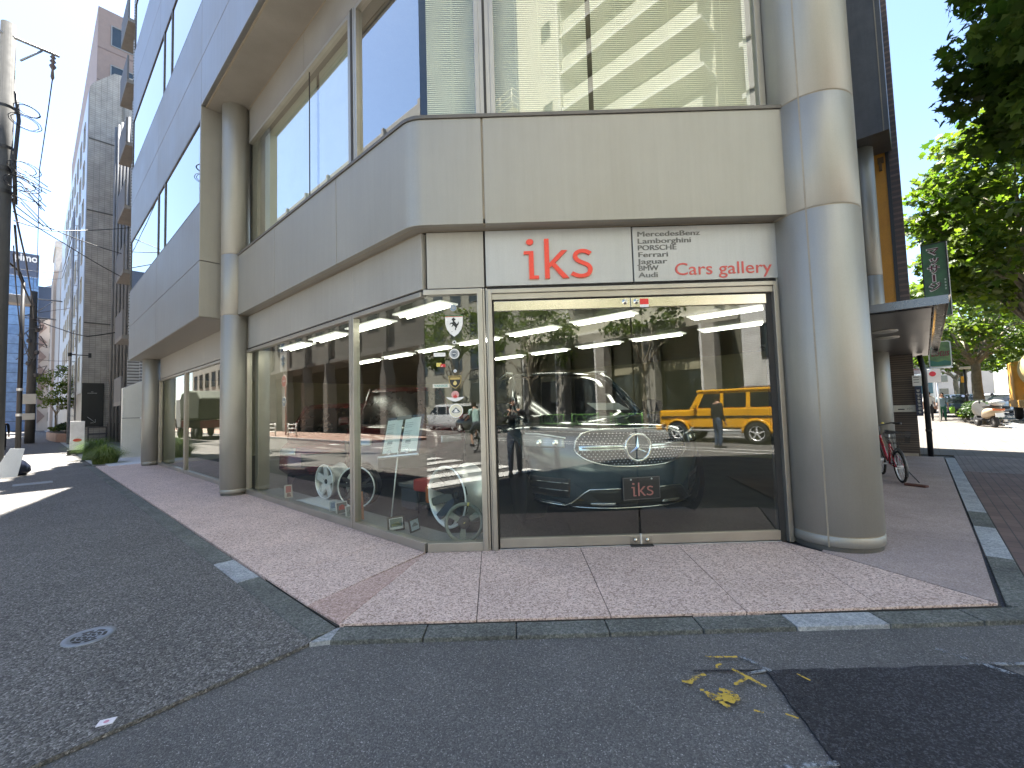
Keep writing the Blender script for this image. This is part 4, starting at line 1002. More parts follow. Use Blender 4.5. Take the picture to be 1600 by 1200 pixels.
def black_suv():
    root = thing("luxury_suv", "dark blue black luxury SUV facing out behind the glass doors with a studded chrome grille", "car", (0, 0, 0))
    paint = M("suv_paint", (.042, .068, .088), .14, .35, .08, coat=1.0)
    rows = [(.24, 1.02, .16, 5.6, .72, 2.4, .3, 3), (.31, 1.09, .03, 5.68, .74, 2.5, .3, 3), (.46, 1.13, .02, 5.7, .74, 2.6, .3, 3), (.64, 1.15, .02, 5.7, .72, 2.7, .3, 3), (.80, 1.16, .02, 5.7, .70, 2.7, .3, 3), (.98, 1.16, .05, 5.7, .68, 2.7, .3, 3),
            (1.08, 1.15, .10, 5.68, .64, 2.7, .3, 3), (1.15, 1.13, .20, 5.66, .56, 2.7, .3, 3), (1.20, 1.10, .42, 5.62, .5, 2.6, .3, 3), (1.27, 1.05, 1.05, 5.5, .4, 2.4, .3, 3), (1.31, .99, 1.72, 5.4, .25, 2.4, .3, 3)]
    body = shell(rows, "body", paint, root)
    gl = [(1.28, 1.0, 1.62, 5.4, .42, 2.2, .35, 3), (1.55, .95, 2.03, 5.3, .36, 2.2, .35, 3), (1.85, .86, 2.52, 5.1, .30, 2.2, .3, 3), (1.98, .80, 2.80, 4.95, .26, 2.2, .3, 3)]
    shell(gl, "windows", blackgloss, root)
    rf = [(1.975, .815, 2.76, 4.98, .26, 2.2, .3, 3), (2.02, .78, 2.88, 4.92, .24, 2.2, .3, 3), (2.045, .66, 3.1, 4.8, .22, 2.2, .3, 3)]
    shell(rf, "roof", paint, root)
    for s_ in (-1, 1):
        b = MB(); b.tube([(s_ * 1.0, 2.02, 1.29), (s_ * .955, 2.36, 1.57), (s_ * .87, 2.82, 1.86), (s_ * .815, 3.06, 1.99)], [.05, .042, .04, .04], 8); b.build("pillar", paint, root)
        b = MB(); b.tube([(s_ * .86, 3.0, 2.03), (s_ * .85, 3.6, 2.085), (s_ * .83, 4.7, 2.06)], .018, 8); b.build("roof_rail", silver, root)
        mir = MB(); Mx = Matrix.Translation((s_ * 1.22, 1.92, 1.40)); mir.rings([[Mx @ Vector((s_ * sx * w2, y, h * .10)) for sx, h in ((-.16, -1), (.10, -.9), (.16, 0), (.12, .75), (-.06, 1), (-.16, .8))] for y, w2 in ((-.05, .7), (0, 1.), (.06, 1.06), (.09, 1.0))]); mo = mir.build("mirror", blackgloss, root, sharp=40)
        b = MB(); b.tube([(s_ * 1.0, 1.96, 1.29), (s_ * 1.12, 1.93, 1.34)], .025, 8); b.build("arm", black, mo)
        for y in (1.12, 4.5): wheel(root, s_ * 1.0, y, .455, .31, silver_d, s_)
        b = MB(); b.lathe([(0, .0), (.52, .0), (.55, -.02)], Matrix.Translation((s_ * 1.165, 1.12, .47)) @ Matrix.Rotation(R(90 * s_), 4, 'Y'), 36); b.build("wheel_arch", black, root)
        hl = conform(rows, *sorted((s_ * .76, s_ * 1.14)), lambda x: .955 + .03 * abs(abs(x) - .95), lambda x: 1.045 + .055 * min(1, (abs(x) - .70) / .3), .006, .03, "headlight", M("headlight_lens", (.34, .37, .40), .08, .3, .1, 20, coat=1.), root, 10)
        for q in (.84, .99):
            b = MB(); b.lathe([(.0, .012), (.026, .012), (.036, .002), (.042, 0)], Matrix.Translation((s_ * q, front_y(rows, q, 1.0) - .008, 1.005)) @ Matrix.Rotation(R(90), 4, 'X'), 20); b.build("projector", chrome, hl)
        conform(rows, *sorted((s_ * .74, s_ * 1.12)), lambda x: 1.053 + .05 * min(1, (abs(x) - .70) / .3), lambda x: 1.068 + .05 * min(1, (abs(x) - .70) / .3), .012, .02, "light_strip", M("light_bar", (.75, .78, .8), .2), root, 10)
        conform(rows, *sorted((s_ * .72, s_ * 1.09)), lambda x: .40, lambda x: .60 + .02 * abs(x), .004, .02, "side_intake", black, root, 10)
        for z in (.475, .56): conform(rows, *sorted((s_ * .74, s_ * 1.08)), lambda x, z=z: z, lambda x, z=z: z + .010, .012, .02, "intake_trim", chrome, root, 10)
        conform(rows, *sorted((s_ * .27, s_ * .53)), lambda x: .335, lambda x: .362 - .05 * max(0, abs(x) - .45), .016, .03, "skid_trim", M("bright_trim", (.8, .81, .82), .12, .9), root, 8)
    # lower intake with its chrome outline
    tri = lambda x: .50 if abs(x) < .56 else .50 - (abs(x) - .56) / .19 * .19
    conform(rows, -.74, .74, lambda x: .31, lambda x: max(.315, tri(x)), .006, .02, "lower_intake", black, root)
    b = MB(); pts = [(-1.12, .345), (-.95, .315), (-.76, .305), (-.70, .345), (-.59, .465), (-.53, .505), (-.3, .512), (0, .514), (.3, .512), (.53, .505), (.59, .465), (.70, .345), (.76, .305), (.95, .315), (1.12, .345)]
    fine = []
    for p, q in zip(pts, pts[1:]):
        for k in range(4): fine.append(Vector(p).lerp(Vector(q), k / 4))
    fine.append(Vector(pts[-1]))
    b.tube([(p.x, front_y(rows, p.x, p.y) - .008, p.y) for p in fine], .008, 6); b.build("chrome_trim", chrome, root)
    b = MB(); b.tube([(x / 20, front_y(rows, x / 20, .305) - .008, .302) for x in range(-14, 15)], .008, 6); b.build("chrome_trim", chrome, root)
    # grille
    top = lambda x: .945 + .205 * max(0, 1 - abs(x / .672) ** 6) ** .5; bot = lambda x: .945 - .195 * max(0, 1 - abs(x / .672) ** 2.8) ** .6
    gr = conform(rows, -.67, .67, bot, top, .008, .03, "grille", M("grille_black", (.014, .016, .018), .3), root, 40)
    b = MB(); e = [(-.672 + 1.344 * k / 60) for k in range(61)]
    loop = [(x, top(x)) for x in e] + [(x, bot(x)) for x in e[::-1]]
    b.tube([(x, front_y(rows, x, z) - .012, z) for x, z in loop], .011, 6, closed=True); b.build("grille_frame", chrome, gr)
    b = MB()
    for j in range(15):
        for i in range(-30, 31):
            x = (i + .5 * (j % 2)) * .0425; z = .755 + j * .0272
            if abs(x) > .655 or z > top(x) - .02 or z < bot(x) + .018 or (abs(z - .955) < .034) or math.hypot(x, z - .952) < .155: continue
            y = front_y(rows, x, z) - .012
            a = .0095; c = (x, y - .007, z); P = [(x - a, y, z), (x, y, z - a * .8), (x + a, y, z), (x, y, z + a * .8)]
            for k in range(4): b.face([P[k], P[(k + 1) % 4], c])
    b.build("studs", M("stud_chrome", (.82, .83, .84), .25, .6, .02), gr, fix=False)
    for s_ in (-1, 1): conform(rows, *sorted((s_ * .13, s_ * .64)), lambda x: .924, lambda x: .986, .022, .03, "grille_bar", M("bar_silver", (.6, .66, .72), .15, .9), gr, 14); conform(rows, *sorted((s_ * .16, s_ * .60)), lambda x: .950, lambda x: .962, .028, .02, "bar_slot", black, gr, 14)
    Mx = Matrix.Translation((0, front_y(rows, 0, .95) - .02, .952)) @ Matrix.Rotation(R(90), 4, 'X')
    b = MB(); b.lathe([(.125, 0), (.130, .028), (.145, .034), (.158, .028), (.163, 0)], Mx, 48); em = b.build("emblem_ring", chrome, gr)
    b = MB(); b.lathe([(0, .008), (.128, .008)], Mx, 40); b.build("emblem_plate", M("emblem_blue", (.05, .07, .09), .15, .3), gr)
    b = MB()
    for k in range(3):
        a = R(90 + 120 * k)
        tip = Mx @ Vector((math.cos(a) * .128, math.sin(a) * .128, .014)); c = Mx @ Vector((0, 0, .034)); l = Mx @ Vector((math.cos(a + R(60)) * .022, math.sin(a + R(60)) * .022, .012)); r_ = Mx @ Vector((math.cos(a - R(60)) * .022, math.sin(a - R(60)) * .022, .012))
        b.face([tip, c, l]); b.face([tip, r_, c])
    b.build("emblem_star", chrome, gr, fix=False)
    # dealer plate
    yp = front_y(rows, 0, .5) - .03
    b = MB(); b.box(-.215, .215, yp - .02, yp, .395, .635); pl = b.build("number_plate", M("plate_dark", (.035, .03, .035), .35), root, bevel=.006)
    b = MB(); frame_rect(b, W3, -.212, .212, .398, .632, .006, yp - .0235, yp - .0205); b.build("plate_frame", M("plate_edge", (.16, .14, .15), .4), pl)
    iks(Vector((-.118, yp - .021, .435)), Vector((.176, 0, 0)), Vector((0, 0, .142)), 1, M("plate_letter", (.52, .20, .19), .5), pl, .004)
    for x in (-.12, .12):
        b = MB(); b.lathe([(0, .006), (.009, .004), (.010, 0)], Matrix.Translation((x, yp - .02, .612)) @ Matrix.Rotation(R(90), 4, 'X'), 12); b.build("bolt", silver, pl)
    # sheet behind the windscreen
    b = MB(); b.plate([(0, 0), (.55, -.02), (.42, .14), (-.10, .16)], (.15, 1.66, 1.36), (1, .12, 0), (0, .75, .66), 0, .004); b.build("price_sheet", M("price_card", (.30, .33, .33), .5), root)
    return root
place(black_suv(), (1.365, 4.80, .03), R(9.8))
def plain_car(name, label, paint, hw=.92, L=4.6, H=1.45, kind='sedan', group=None, rim=None):
    root = thing(name, label, "car", (0, 0, 0), group)
    sh = H * .60
    rows = [(.22, hw * .93, .12, L - .1, .45, 2.6, .3, 3), (.34, hw, .0, L, .45, 2.8, .3, 3), (.62, hw, .02, L, .45, 2.8, .3, 3), (sh - .16, hw, .10, L - .02, .42, 2.8, .3, 3), (sh - .04, hw * .97, .3, L - .1, .35, 2.6, .3, 3), (sh, hw * .9, .75, L - .3, .2, 2.4, .3, 3)]
    if kind == 'van': rows[3] = (sh - .16, hw, .06, L, .2, 2.8, .12, 4); rows[4] = (sh - .04, hw, .12, L, .2, 2.8, .12, 4); rows[5] = (sh, hw * .98, .3, L, .2, 2.6, .12, 4)
    shell(rows, "body", paint, root)
    if kind == 'van': g = [(sh - .01, hw * .97, .34, L - .02, .2, 2.4, .12, 4), (H - .18, hw * .88, 1.05, L - .12, .2, 2.4, .12, 4)]; r = [(H - .2, hw * .9, 1.02, L - .1, .2, 2.4, .12, 4), (H - .05, hw * .86, 1.2, L - .16, .2, 2.4, .12, 4), (H, hw * .7, 1.5, L - .4, .2, 2.4, .2, 3)]
    else: g = [(sh - .02, hw * .9, .95, L - .45, .3, 2.3, .3, 2.6), (H - .09, hw * .68, 1.75, L - 1.1, .25, 2.3, .25, 2.6)]; r = [(H - .10, hw * .70, 1.70, L - 1.05, .25, 2.3, .25, 2.6), (H - .03, hw * .64, 1.85, L - 1.2, .25, 2.3, .25, 2.6), (H, hw * .45, 2.1, L - 1.5, .2, 2.3, .2, 2.6)]
    shell(g, "windows", M("car_window", (.012, .013, .014), .28), root); shell(r, "roof", paint, root)
    for s_ in (-1, 1):
        z0, z1 = sh, H - .06
        b = MB(); b.tube([(s_ * hw * .885, g[0][2] + .32, z0 - .01), (s_ * hw * .70, g[1][2] + .24, z1)], .035, 6); b.build("pillar", paint, root)
        if kind == 'van':
            for y in (1.7, 2.9, L - .15): b = MB(); b.box(*sorted((s_ * hw * .99, s_ * hw * .93)), y - .04, y + .04, z0, z1); b.build("pillar", paint, root)
        for y in (.85, L - .95): wheel(root, s_ * (hw - .12), y, .33, .22, rim or silver_d, s_)
        conform(rows, *sorted((s_ * hw * .55, s_ * hw * .92)), lambda x: sh - .30, lambda x: sh - .19, .006, .03, "headlight", M("headlight_lens", (.34, .37, .40), .08), root, 8)
        b = MB(); b.box(*sorted((s_ * hw * .72, s_ * hw * .97)), L - .09, L + .01, sh - .28, sh - .10 + (.25 if kind == 'van' else 0)); b.build("tail_light", M("tail_lens", (.35, .015, .015), .15), root, bevel=.02)
        b = MB(); b.box(*sorted((s_ * (hw + .02), s_ * (hw + .20))), 1.25, 1.37, sh + .0, sh + .14); b.build("mirror", paint, root, bevel=.04)
    conform(rows, -hw * .45, hw * .45, lambda x: .38, lambda x: .58, .005, .02, "grille", black, root, 8)
    b = MB(); b.box(-.17, .17, L, L + .02, .62, .78); b.build("number_plate", white, root)
    return root
red_p = M("dark_red_paint", (.13, .005, .008), .2, .1, .05, coat=1.)
wine = M("wine_red_paint", (.06, .003, .005), .25, .2, .05, coat=1.)
place(plain_car("red_coupe", "dark red low car with bright roof trim seen through the left side street window", red_p, .92, 4.5, 1.45), (-3.55, 8.35, .03), R(16), 1.15)
place(plain_car("red_wagon", "wine red tall car standing behind the placard stand in the showroom", wine, .95, 4.4, 1.72), (-1.85, 7.6, .03), R(14), 1.15)

# ------------------------------------------------------------------ people
def skin(name, pts, edges, m, par, sub=2):
    """pts: (x, y, z, rx[, ry]); one skinned surface over the skeleton, rooted at point 0"""
    me = bpy.data.meshes.new(name); me.from_pydata([p[:3] for p in pts], edges, []); me.update()
    o = bpy.data.objects.new(name, me); COL.objects.link(o); me.materials.append(m)
    o.modifiers.new("skin", 'SKIN')
    for i, p in enumerate(pts):
        sv = me.skin_vertices[0].data[i]; sv.radius = (p[3], p[4] if len(p) > 4 else p[3]); sv.use_root = i == 0
    s = o.modifiers.new("sub", 'SUBSURF'); s.levels = sub; s.render_levels = sub
    o.modifiers["skin"].use_smooth_shade = True
    if par: adopt(o, par)
    return o
skin_m = M("skin", (.42, .25, .17), .55, 0, .08)
hair_m = M("black_hair", (.014, .011, .010), .75, spec=.2)
def person(label, loc, face_az, h=1.7, shirt=(.02, .02, .025), trouser=(.03, .035, .05), shoe=(.02, .02, .02), arms=None, legs=None, sleeve=1.0, lean=0., hat=None, long_hair=False, trouser_len=1.0):
    """facing local +Y; arms: per side (elbow, wrist) ; legs: per side (knee, ankle) in units of height"""
    root = thing("person", label, "person", (0, 0, 0))
    k = h
    mS = M("shirt_%s" % (shirt,), shirt, .85, 0, .12, 8, bump=.2, bscale=25); mT = M("trousers_%s" % (trouser,), trouser, .85, 0, .15, 8, bump=.2, bscale=25); mH = M("shoe_%s" % (shoe,), shoe, .6)
    L = lean
    P = lambda x, y, z: (x * k, y * k, z * k)
    hipz, shz = .52, .815
    def sp(z): return L * max(0, z - hipz)
    arms = arms or {-1: ((-.135, -.01, .63), (-.140, .05, .49)), 1: ((.135, -.01, .63), (.140, .05, .49))}
    legs = legs or {-1: ((-.055, .01, .285), (-.06, -.01, .045)), 1: ((.055, .01, .285), (.06, -.01, .045))}
    pts = [(*P(0, 0, hipz), .060 * k, .048 * k), (*P(0, sp(.62), .62), .066 * k, .052 * k), (*P(0, sp(.74), .74), .080 * k, .058 * k), (*P(0, sp(.82), .82), .05 * k, .045 * k), (*P(0, sp(.86) + .005, .865), .030 * k), (*P(0, sp(.90) + .012, .905), .047 * k, .055 * k), (*P(0, sp(.95) + .012, .945), .054 * k, .062 * k), (*P(0, sp(.98) + .005, .982), .036 * k, .042 * k)]
    ed = [(i, i + 1) for i in range(7)]
    sh = [(*P(0, 0, hipz - .06), .094 * k, .080 * k), (*P(0, sp(.62), .62), .078 * k, .062 * k), (*P(0, sp(.74), .74), .090 * k, .067 * k), (*P(0, sp(.815), .815), .052 * k, .05 * k), (*P(0, sp(.845), .842), .036 * k, .036 * k)]
    se = [(0, 1), (1, 2), (2, 3), (3, 4)]
    tr = [(*P(0, 0, hipz + .10), .080 * k, .066 * k), (*P(0, 0, hipz - .02), .092 * k, .078 * k)]; te = [(0, 1)]
    for s in (-1, 1):
        e, wr = arms[s]; e = Vector(e); wr = Vector(wr); s0 = Vector((s * .115, sp(shz), shz))
        d = (wr - e).normalized()
        i = len(pts)
        pts += [(*P(*s0), .030 * k), (*P(*e), .023 * k), (*P(*wr), .015 * k), (*P(*(wr + d * .028)), .020 * k, .010 * k), (*P(*(wr + d * .05)), .021 * k, .009 * k)]
        ed += [(3, i), (i, i + 1), (i + 1, i + 2), (i + 2, i + 3), (i + 3, i + 4)]
        up = Vector((0, 0, 1)) if abs(d.z) < .8 else Vector((0, 1, 0)); a = d.cross(up).normalized(); c = a.cross(d)
        for q, (o_, ln) in enumerate(((-.016, .038), (-.006, .046), (.005, .048), (.015, .042))):
            j = len(pts); b0 = wr + d * .052 + a * o_; b1 = b0 + d * ln * .5 - c * .008; b2 = b1 + d * ln * .4 - c * .016
            pts += [(*P(*b0), .0062 * k), (*P(*b1), .0056 * k), (*P(*b2), .0045 * k)]; ed += [(i + 4, j), (j, j + 1), (j + 1, j + 2)]
        j = len(pts); b0 = wr + d * .022 + a * -.024 * s; b1 = b0 + d * .026 - a * .010 * s - c * .008
        pts += [(*P(*b0), .007 * k), (*P(*b1), .0055 * k)]; ed += [(i + 3, j), (j, j + 1)]
        j = len(sh); we = s0.lerp(e, 1.0) if sleeve >= .5 else s0.lerp(e, .75)
        sh += [(*P(*s0), .040 * k), (*P(*we), .032 * k)]; se += [(3, j), (j, j + 1)]
        if sleeve >= 1: sh += [(*P(*(wr - d * .012)), .023 * k)]; se += [(j + 1, j + 2)]
        kn, an = legs[s]; kn = Vector(kn); an = Vector(an); hp = Vector((s * .05, 0, hipz - .05))
        j = len(pts); pts += [(*P(*hp), .050 * k), (*P(*kn), .032 * k), (*P(*kn.lerp(an, .4)), .030 * k), (*P(*an), .019 * k), (*P(an.x, an.y + .05, max(an.z - .022, .012)), .018 * k, .012 * k)]
        ed += [(0, j), (j, j + 1), (j + 1, j + 2), (j + 2, j + 3), (j + 3, j + 4)]
        j = len(tr); end = kn.lerp(an, trouser_len)
        tr += [(*P(*hp), .064 * k), (*P(*kn), .043 * k), (*P(*kn.lerp(end, .45)), .038 * k), (*P(*end), .033 * k)]; te += [(1, j), (j, j + 1), (j + 1, j + 2), (j + 2, j + 3)]
        b = MB(); fx, fy, fz = P(an.x, an.y, 0); z0 = max(0, (an.z - .045) * k)
        b.rings([[Vector((fx + u * wv, fy + v, z0 + zz)) for u, v in ((-1, -.03 * k), (1, -.03 * k), (1.15, .06 * k), (.8, .115 * k), (-.8, .115 * k), (-1.15, .06 * k))] for wv, zz in ((.026 * k, 0), (.027 * k, .018 * k), (.020 * k, .05 * k))]); b.build("shoe", mH, root, bevel=.008)
    skin("body", pts, ed, skin_m, root); skin("shirt", sh, se, mS, root); skin("trousers", tr, te, mT, root)
    hd = Vector(P(0, sp(.95) + .012, .938))
    b = MB(); b.lathe([(0, .062 * k), (.030 * k, .056 * k), (.049 * k, .034 * k), (.054 * k, .006 * k), (.051 * k, -.012 * k)], Matrix.Translation(hd + Vector((0, -.008 * k, 0))) @ Matrix.Rotation(R(24), 4, 'X') @ Matrix.Diagonal((1.02, 1.2, 1.06, 1)), 20)
    b.rings([[hd + Vector((math.cos(R(a)) * .050 * k, math.sin(R(a)) * .058 * k - .006 * k, z * k)) for a in range(170, 371, 20)] for z in ((.0), (-.03 if not long_hair else -.09))] , cap0=False, cap1=False)
    b.build("hair", hat or hair_m, root, sharp=60)
    b = MB(); b.tube([hd + Vector((0, .050 * k, .002 * k)), hd + Vector((0, .066 * k, -.020 * k)), hd + Vector((0, .054 * k, -.026 * k))], [.004 * k, .008 * k, .006 * k], 8); b.build("nose", skin_m, root)
    for s in (-1, 1):
        b = MB(); b.lathe([(0, .004 * k), (.006 * k, 0)], Matrix.Translation(hd + Vector((s * .019 * k, .0535 * k, .004 * k))) @ Matrix.Rotation(R(-90), 4, 'X'), 10); b.build("eye", black, root)
        b = MB(); b.lathe([(0, .006 * k), (.010 * k, .004 * k), (.012 * k, 0), (.008 * k, -.004 * k)], Matrix.Translation(hd + Vector((s * .050 * k, -.004 * k, -.008 * k))) @ Matrix.Rotation(R(90 * s), 4, 'Y'), 10); b.build("ear", skin_m, root)
    b = MB(); b.tube([hd + Vector((-.014 * k, .050 * k, -.038 * k)), hd + Vector((0, .056 * k, -.039 * k)), hd + Vector((.014 * k, .050 * k, -.038 * k))], .003 * k, 6); b.build("mouth", M("lips", (.30, .10, .08), .5), root)
    root.location = loc; root.rotation_euler = (0, 0, R(-face_az))
    return root

# ------------------------------------------------------------------ foliage
MAPLE = [(0, -.42), (.06, -.18), (.34, -.30), (.26, -.06), (.50, .10), (.24, .14), (.20, .30), (.0, .52), (-.20, .30), (-.24, .14), (-.50, .10), (-.26, -.06), (-.34, -.30), (-.06, -.18)]
SIMPLE = [(0, -.5), (.28, -.05), (.12, .3), (0, .5), (-.3, .1), (-.2, -.2)]
def leaves(b, c, rad, n, size, shape, droop=.55, rnd=random):
    for _ in range(n):
        while True:
            v = Vector((rnd.uniform(-1, 1), rnd.uniform(-1, 1), rnd.uniform(-1, 1)))
            if v.length < 1: break
        p = c + Vector((v.x * rad, v.y * rad, v.z * rad * .7))
        nn = (Vector((rnd.gauss(0, .75), rnd.gauss(0, .75), droop + rnd.random() * .7)) + v * .35).normalized()
        t = nn.orthogonal().normalized(); a = rnd.uniform(0, 6.283); x = t * math.cos(a) + nn.cross(t) * math.sin(a); y = nn.cross(x)
        s = size * rnd.uniform(.6, 1.15); cup = rnd.uniform(-.12, .3)
        b.face([p + (x * px + y * py + nn * (-cup * (px * px * 2.2 + max(0, -py) * .3))) * s for px, py in shape])
def limb(b, p, q, r0, r1, wob=.12, n=5):
    p = Vector(p); q = Vector(q); L = (q - p).length
    pts = [p.lerp(q, i / n) + Vector((random.uniform(-1, 1), random.uniform(-1, 1), random.uniform(-.5, .5))) * L * wob * .25 * (0 < i < n) for i in range(n + 1)]
    b.tube(pts, [r0 + (r1 - r0) * i / n for i in range(n + 1)], 7); return pts
bark = M("plane_bark", (.19, .165, .12), .9, 0, .35, 6, .2, 40, bump=.6, bscale=25)
leaf_shaded = leafmat("leaf_plane_shaded", (.035, .07, .014), (.09, .13, .026), .45)  # plane leaf copy for the crown in shade
leaf_lit = leafmat("leaf_lit", (.026, .056, .010), (.11, .14, .026), .42)  # sunlit copy of that leaf, sunlight put into its yellow tones
leaf_bush = leafmat("leaf_bush", (.014, .032, .008), (.035, .065, .016), .2)
def tree(name, label, loc, trunk_h, tr_r, crown_c, rx, rz, clumps, per, crad, size, shape, lm, seed, group=None, gaps=.0):
    random.seed(seed)
    loc = Vector(loc); root = thing(name, label, "tree", loc, group)
    c = loc + Vector(crown_c); b = MB(); top = loc + Vector((0, 0, trunk_h))
    limb(b, loc - Vector((0, 0, .1)), top, tr_r, tr_r * .72, .05, 6)
    cl = []
    for _ in range(clumps):
        a = random.uniform(0, 6.283); e = random.uniform(-.75, 1.0); rr = random.uniform(.55, 1.0) ** .6
        ce = math.sqrt(max(0, 1 - min(1, abs(e)) ** 2))
        p = c + Vector((math.cos(a) * ce * rx * rr, math.sin(a) * ce * rx * rr, e * rz * rr)); cl.append(p)
    for p in cl[::6]:
        mid = top.lerp(p, .45) + Vector((0, 0, .25)); limb(b, top - Vector((0, 0, random.uniform(0, .4))), mid, tr_r * .4, tr_r * .16, .2, 4); limb(b, mid, p, tr_r * .16, .012, .25, 4)
    b.build("trunk", bark, root, fix=False)
    f = MB()
    for p in cl: leaves(f, p, crad * random.uniform(.7, 1.25), per, size, shape)
    f.build("crown", lm, root, fix=False)
    return root
def bush(name, label, loc, rx, ry, h, n, size, lm, seed, cat="bush", group=None, ang=0.):
    random.seed(seed); loc = Vector(loc); root = thing(name, label, cat, loc, group); f = MB(); st = MB()
    ca, sa = math.cos(ang), math.sin(ang)
    for _ in range(max(10, n // 55)):
        u, v = random.uniform(-.8, .8), random.uniform(-.8, .8); z = h * (.45 + .4 * random.random()) * (1 - .35 * (u * u + v * v))
        p = loc + Vector((ca * u * rx - sa * v * ry, sa * u * rx + ca * v * ry, z)); leaves(f, p, min(rx, ry, h) * .42, 55, size, SIMPLE, .5); limb(st, loc + Vector((ca * u * rx * .4, sa * u * rx * .4, 0)), p, .015, .005, .2, 3)
    st.build("stems", bark, root, fix=False); f.build("foliage", lm, root, fix=False); return root
def grass_clump(label, loc, rad, h, n, lm, seed, name="grass_plant", ry=None, ang=0, group=None):
    random.seed(seed); loc = Vector(loc); root = thing(name, label, "plant", loc, group); b = MB()
    for _ in range(n):
        a = random.uniform(0, 6.283); q = random.random() ** .5; L = rad * random.uniform(.5, 1.15); o = Vector((math.cos(a + random.uniform(-.5, .5)), math.sin(a + random.uniform(-.5, .5)), 0))
        ox, oy = math.cos(a) * q * rad * .42, math.sin(a) * q * (ry or rad) * .42
        p = loc + Vector((ox * math.cos(ang) - oy * math.sin(ang), ox * math.sin(ang) + oy * math.cos(ang), 0)); hh = h * random.uniform(.65, 1.15) * (1.05 - .55 * q); sd = Vector((-o.y, o.x, 0)) * .011; prev = None
        for i in range(5):
            t = i / 4; c = p + o * L * .75 * t ** 1.5 + Vector((0, 0, hh * (2.35 * t - 1.75 * t * t))); ww = sd * (1 - t * .9)
            cur = (c + ww, c - ww)
            if prev: b.face([prev[0], prev[1], cur[1], cur[0]])
            prev = cur
    b.build("leaves", lm, root, fix=False)
    c = MB(); c.lathe([(rad * .35, 0), (rad * .3, h * .12), (0, h * .2)], Matrix.Translation(loc), 14); c.build("root_mass", M("soil", (.05, .04, .03), .9), root)
    return root

# ------------------------------------------------------------------ the side street on the left
tile_g = tiles("grey_wall_tile", N, (.36, .34, .305), (.41, .385, .345), (.25, .235, .215), .30, .145, .014, offset=0, rough=.45)
tile_b = tiles("brown_wall_tile", RV, (.11, .07, .055), (.16, .105, .085), (.07, .05, .045), .23, .07, .01, rough=.5)
dkgrey = M("dark_grey_render", (.12, .12, .12), .7, 0, .1, 2, streak=.15)
def building(name, label, F, s0, s1, d0, d1, z0, z1, m, loc=None, group=None, wall="wall", roof_par=.0):
    root = thing(name, label, "building", loc or F((s0 + s1) / 2, (d0 + d1) / 2, z0), group)
    b = MB(F); b.box(s0, s1, d0, d1, z0, z1); b.build(wall, m, root, bevel=.02)
    return root
def face_windows(root, F3, rows, cols, m=g_dark, fm=None, proud=.03, cap=95):
    """F3(x, out, z) maps onto the facade; each window is a frame with its pane"""
    n = 0
    for z0, z1 in rows:
        for x0, x1 in cols:
            if n >= cap: return
            b = MB(F3); frame_rect(b, F3, x0, x1, z0, z1, .06, -.05, proud + .02); b.box(x0 + .06, x1 - .06, -.02, proud * .5, z0 + .06, z0 + .065)
            o = b.build("window", fm or metal_d, root); g = MB(F3); g.box(x0 + .05, x1 - .05, -.04, proud * .4, z0 + .05, z1 - .05); g.build("pane", m, o); n += 1
# building with balconies next door
nb = building("apartment_building", "dark grey apartment building with a stack of slatted balconies between showroom and tile tower", FL, 20.6, 36, -12, -1.75, 0, 22.5, dkgrey)
b = MB(FL)
slat = tiles("slatted_screen", N, (.36, .37, .38), (.38, .39, .40), (.12, .12, .12), 4, .13, .03, offset=0, rough=.5)
for k in range(8):
    z = 1.9 + 2.85 * k if k else 2.35
    z = 2.05 + 2.83 * k
    fl_ = MB(FL); fl_.box(20.7, 22.9, -1.6, .22, z + .02, z + .18); o = fl_.build("balcony", conc_d, nb)
    s_ = MB(FL); s_.box(20.66, 20.72, -1.7, .02, z + .18, z + 2.05); s_.build("side_screen", slat, o)
    s_ = MB(FL); s_.box(20.66, 22.9, .16, .22, z + .18, z + 1.25); s_.build("parapet", dkgrey, o)
b.bm.free()
b = MB(FL); b.box(20.4, 20.6, -1.7, -.35, 0, 22.4); b.build("pier", slat, nb)
for k in range(5):
    b = MB(FL); b.tube([FL(36.3 - .5 * k, -.9 - .12 * k, 0), FL(36.3 - .5 * k, -.9 - .12 * k, 22)], .07, 8); b.build("drain_pipe", M("grey_pipe", (.2, .2, .2), .5), nb)
# white portal
p_ = thing("entrance_portal", "plain white entrance portal standing between the far column and the planting", "portal", FL(18.5, 0, 0))
b = MB(FL); b.prism([(-.30, 0), (.40, 0), (.40, 2.66), (-.30, 3.02)], 18.4, 18.7, lambda d, z, s: FL(s, d, z)); b.build("wall_panel", M("portal_white", (.66, .66, .61), .5, 0, .05), p_, bevel=.01)
b = MB(FL); b.box(18.385, 18.4, -.3, .4, 1.50, 1.525); b.build("panel_joint", M("grey_joint", (.2, .2, .2), .6), p_)
b = MB(FL); b.box(17.2, 17.3, -.9, -.10, 0, 3.05); b.box(17.3, 20.4, -1.2, -1.1, 0, 3.2); b.build("door", M("dark_door", (.05, .05, .055), .3), p_)
b = MB(FL); b.lathe([(0, .05), (.03, .04), (.035, 0)], Matrix.Translation(FL(18.38, -.16, 1.5)) @ Matrix.Rotation(R(90), 4, 'X'), 12); b.build("knob", silver, p_)
b = MB(FL); b.box(14.9, 20.5, -1.1, 1.05, -.04, .016); struct(b.build("pavement", M("white_granite", (.5, .5, .5), .7, 0, .08, 30)))
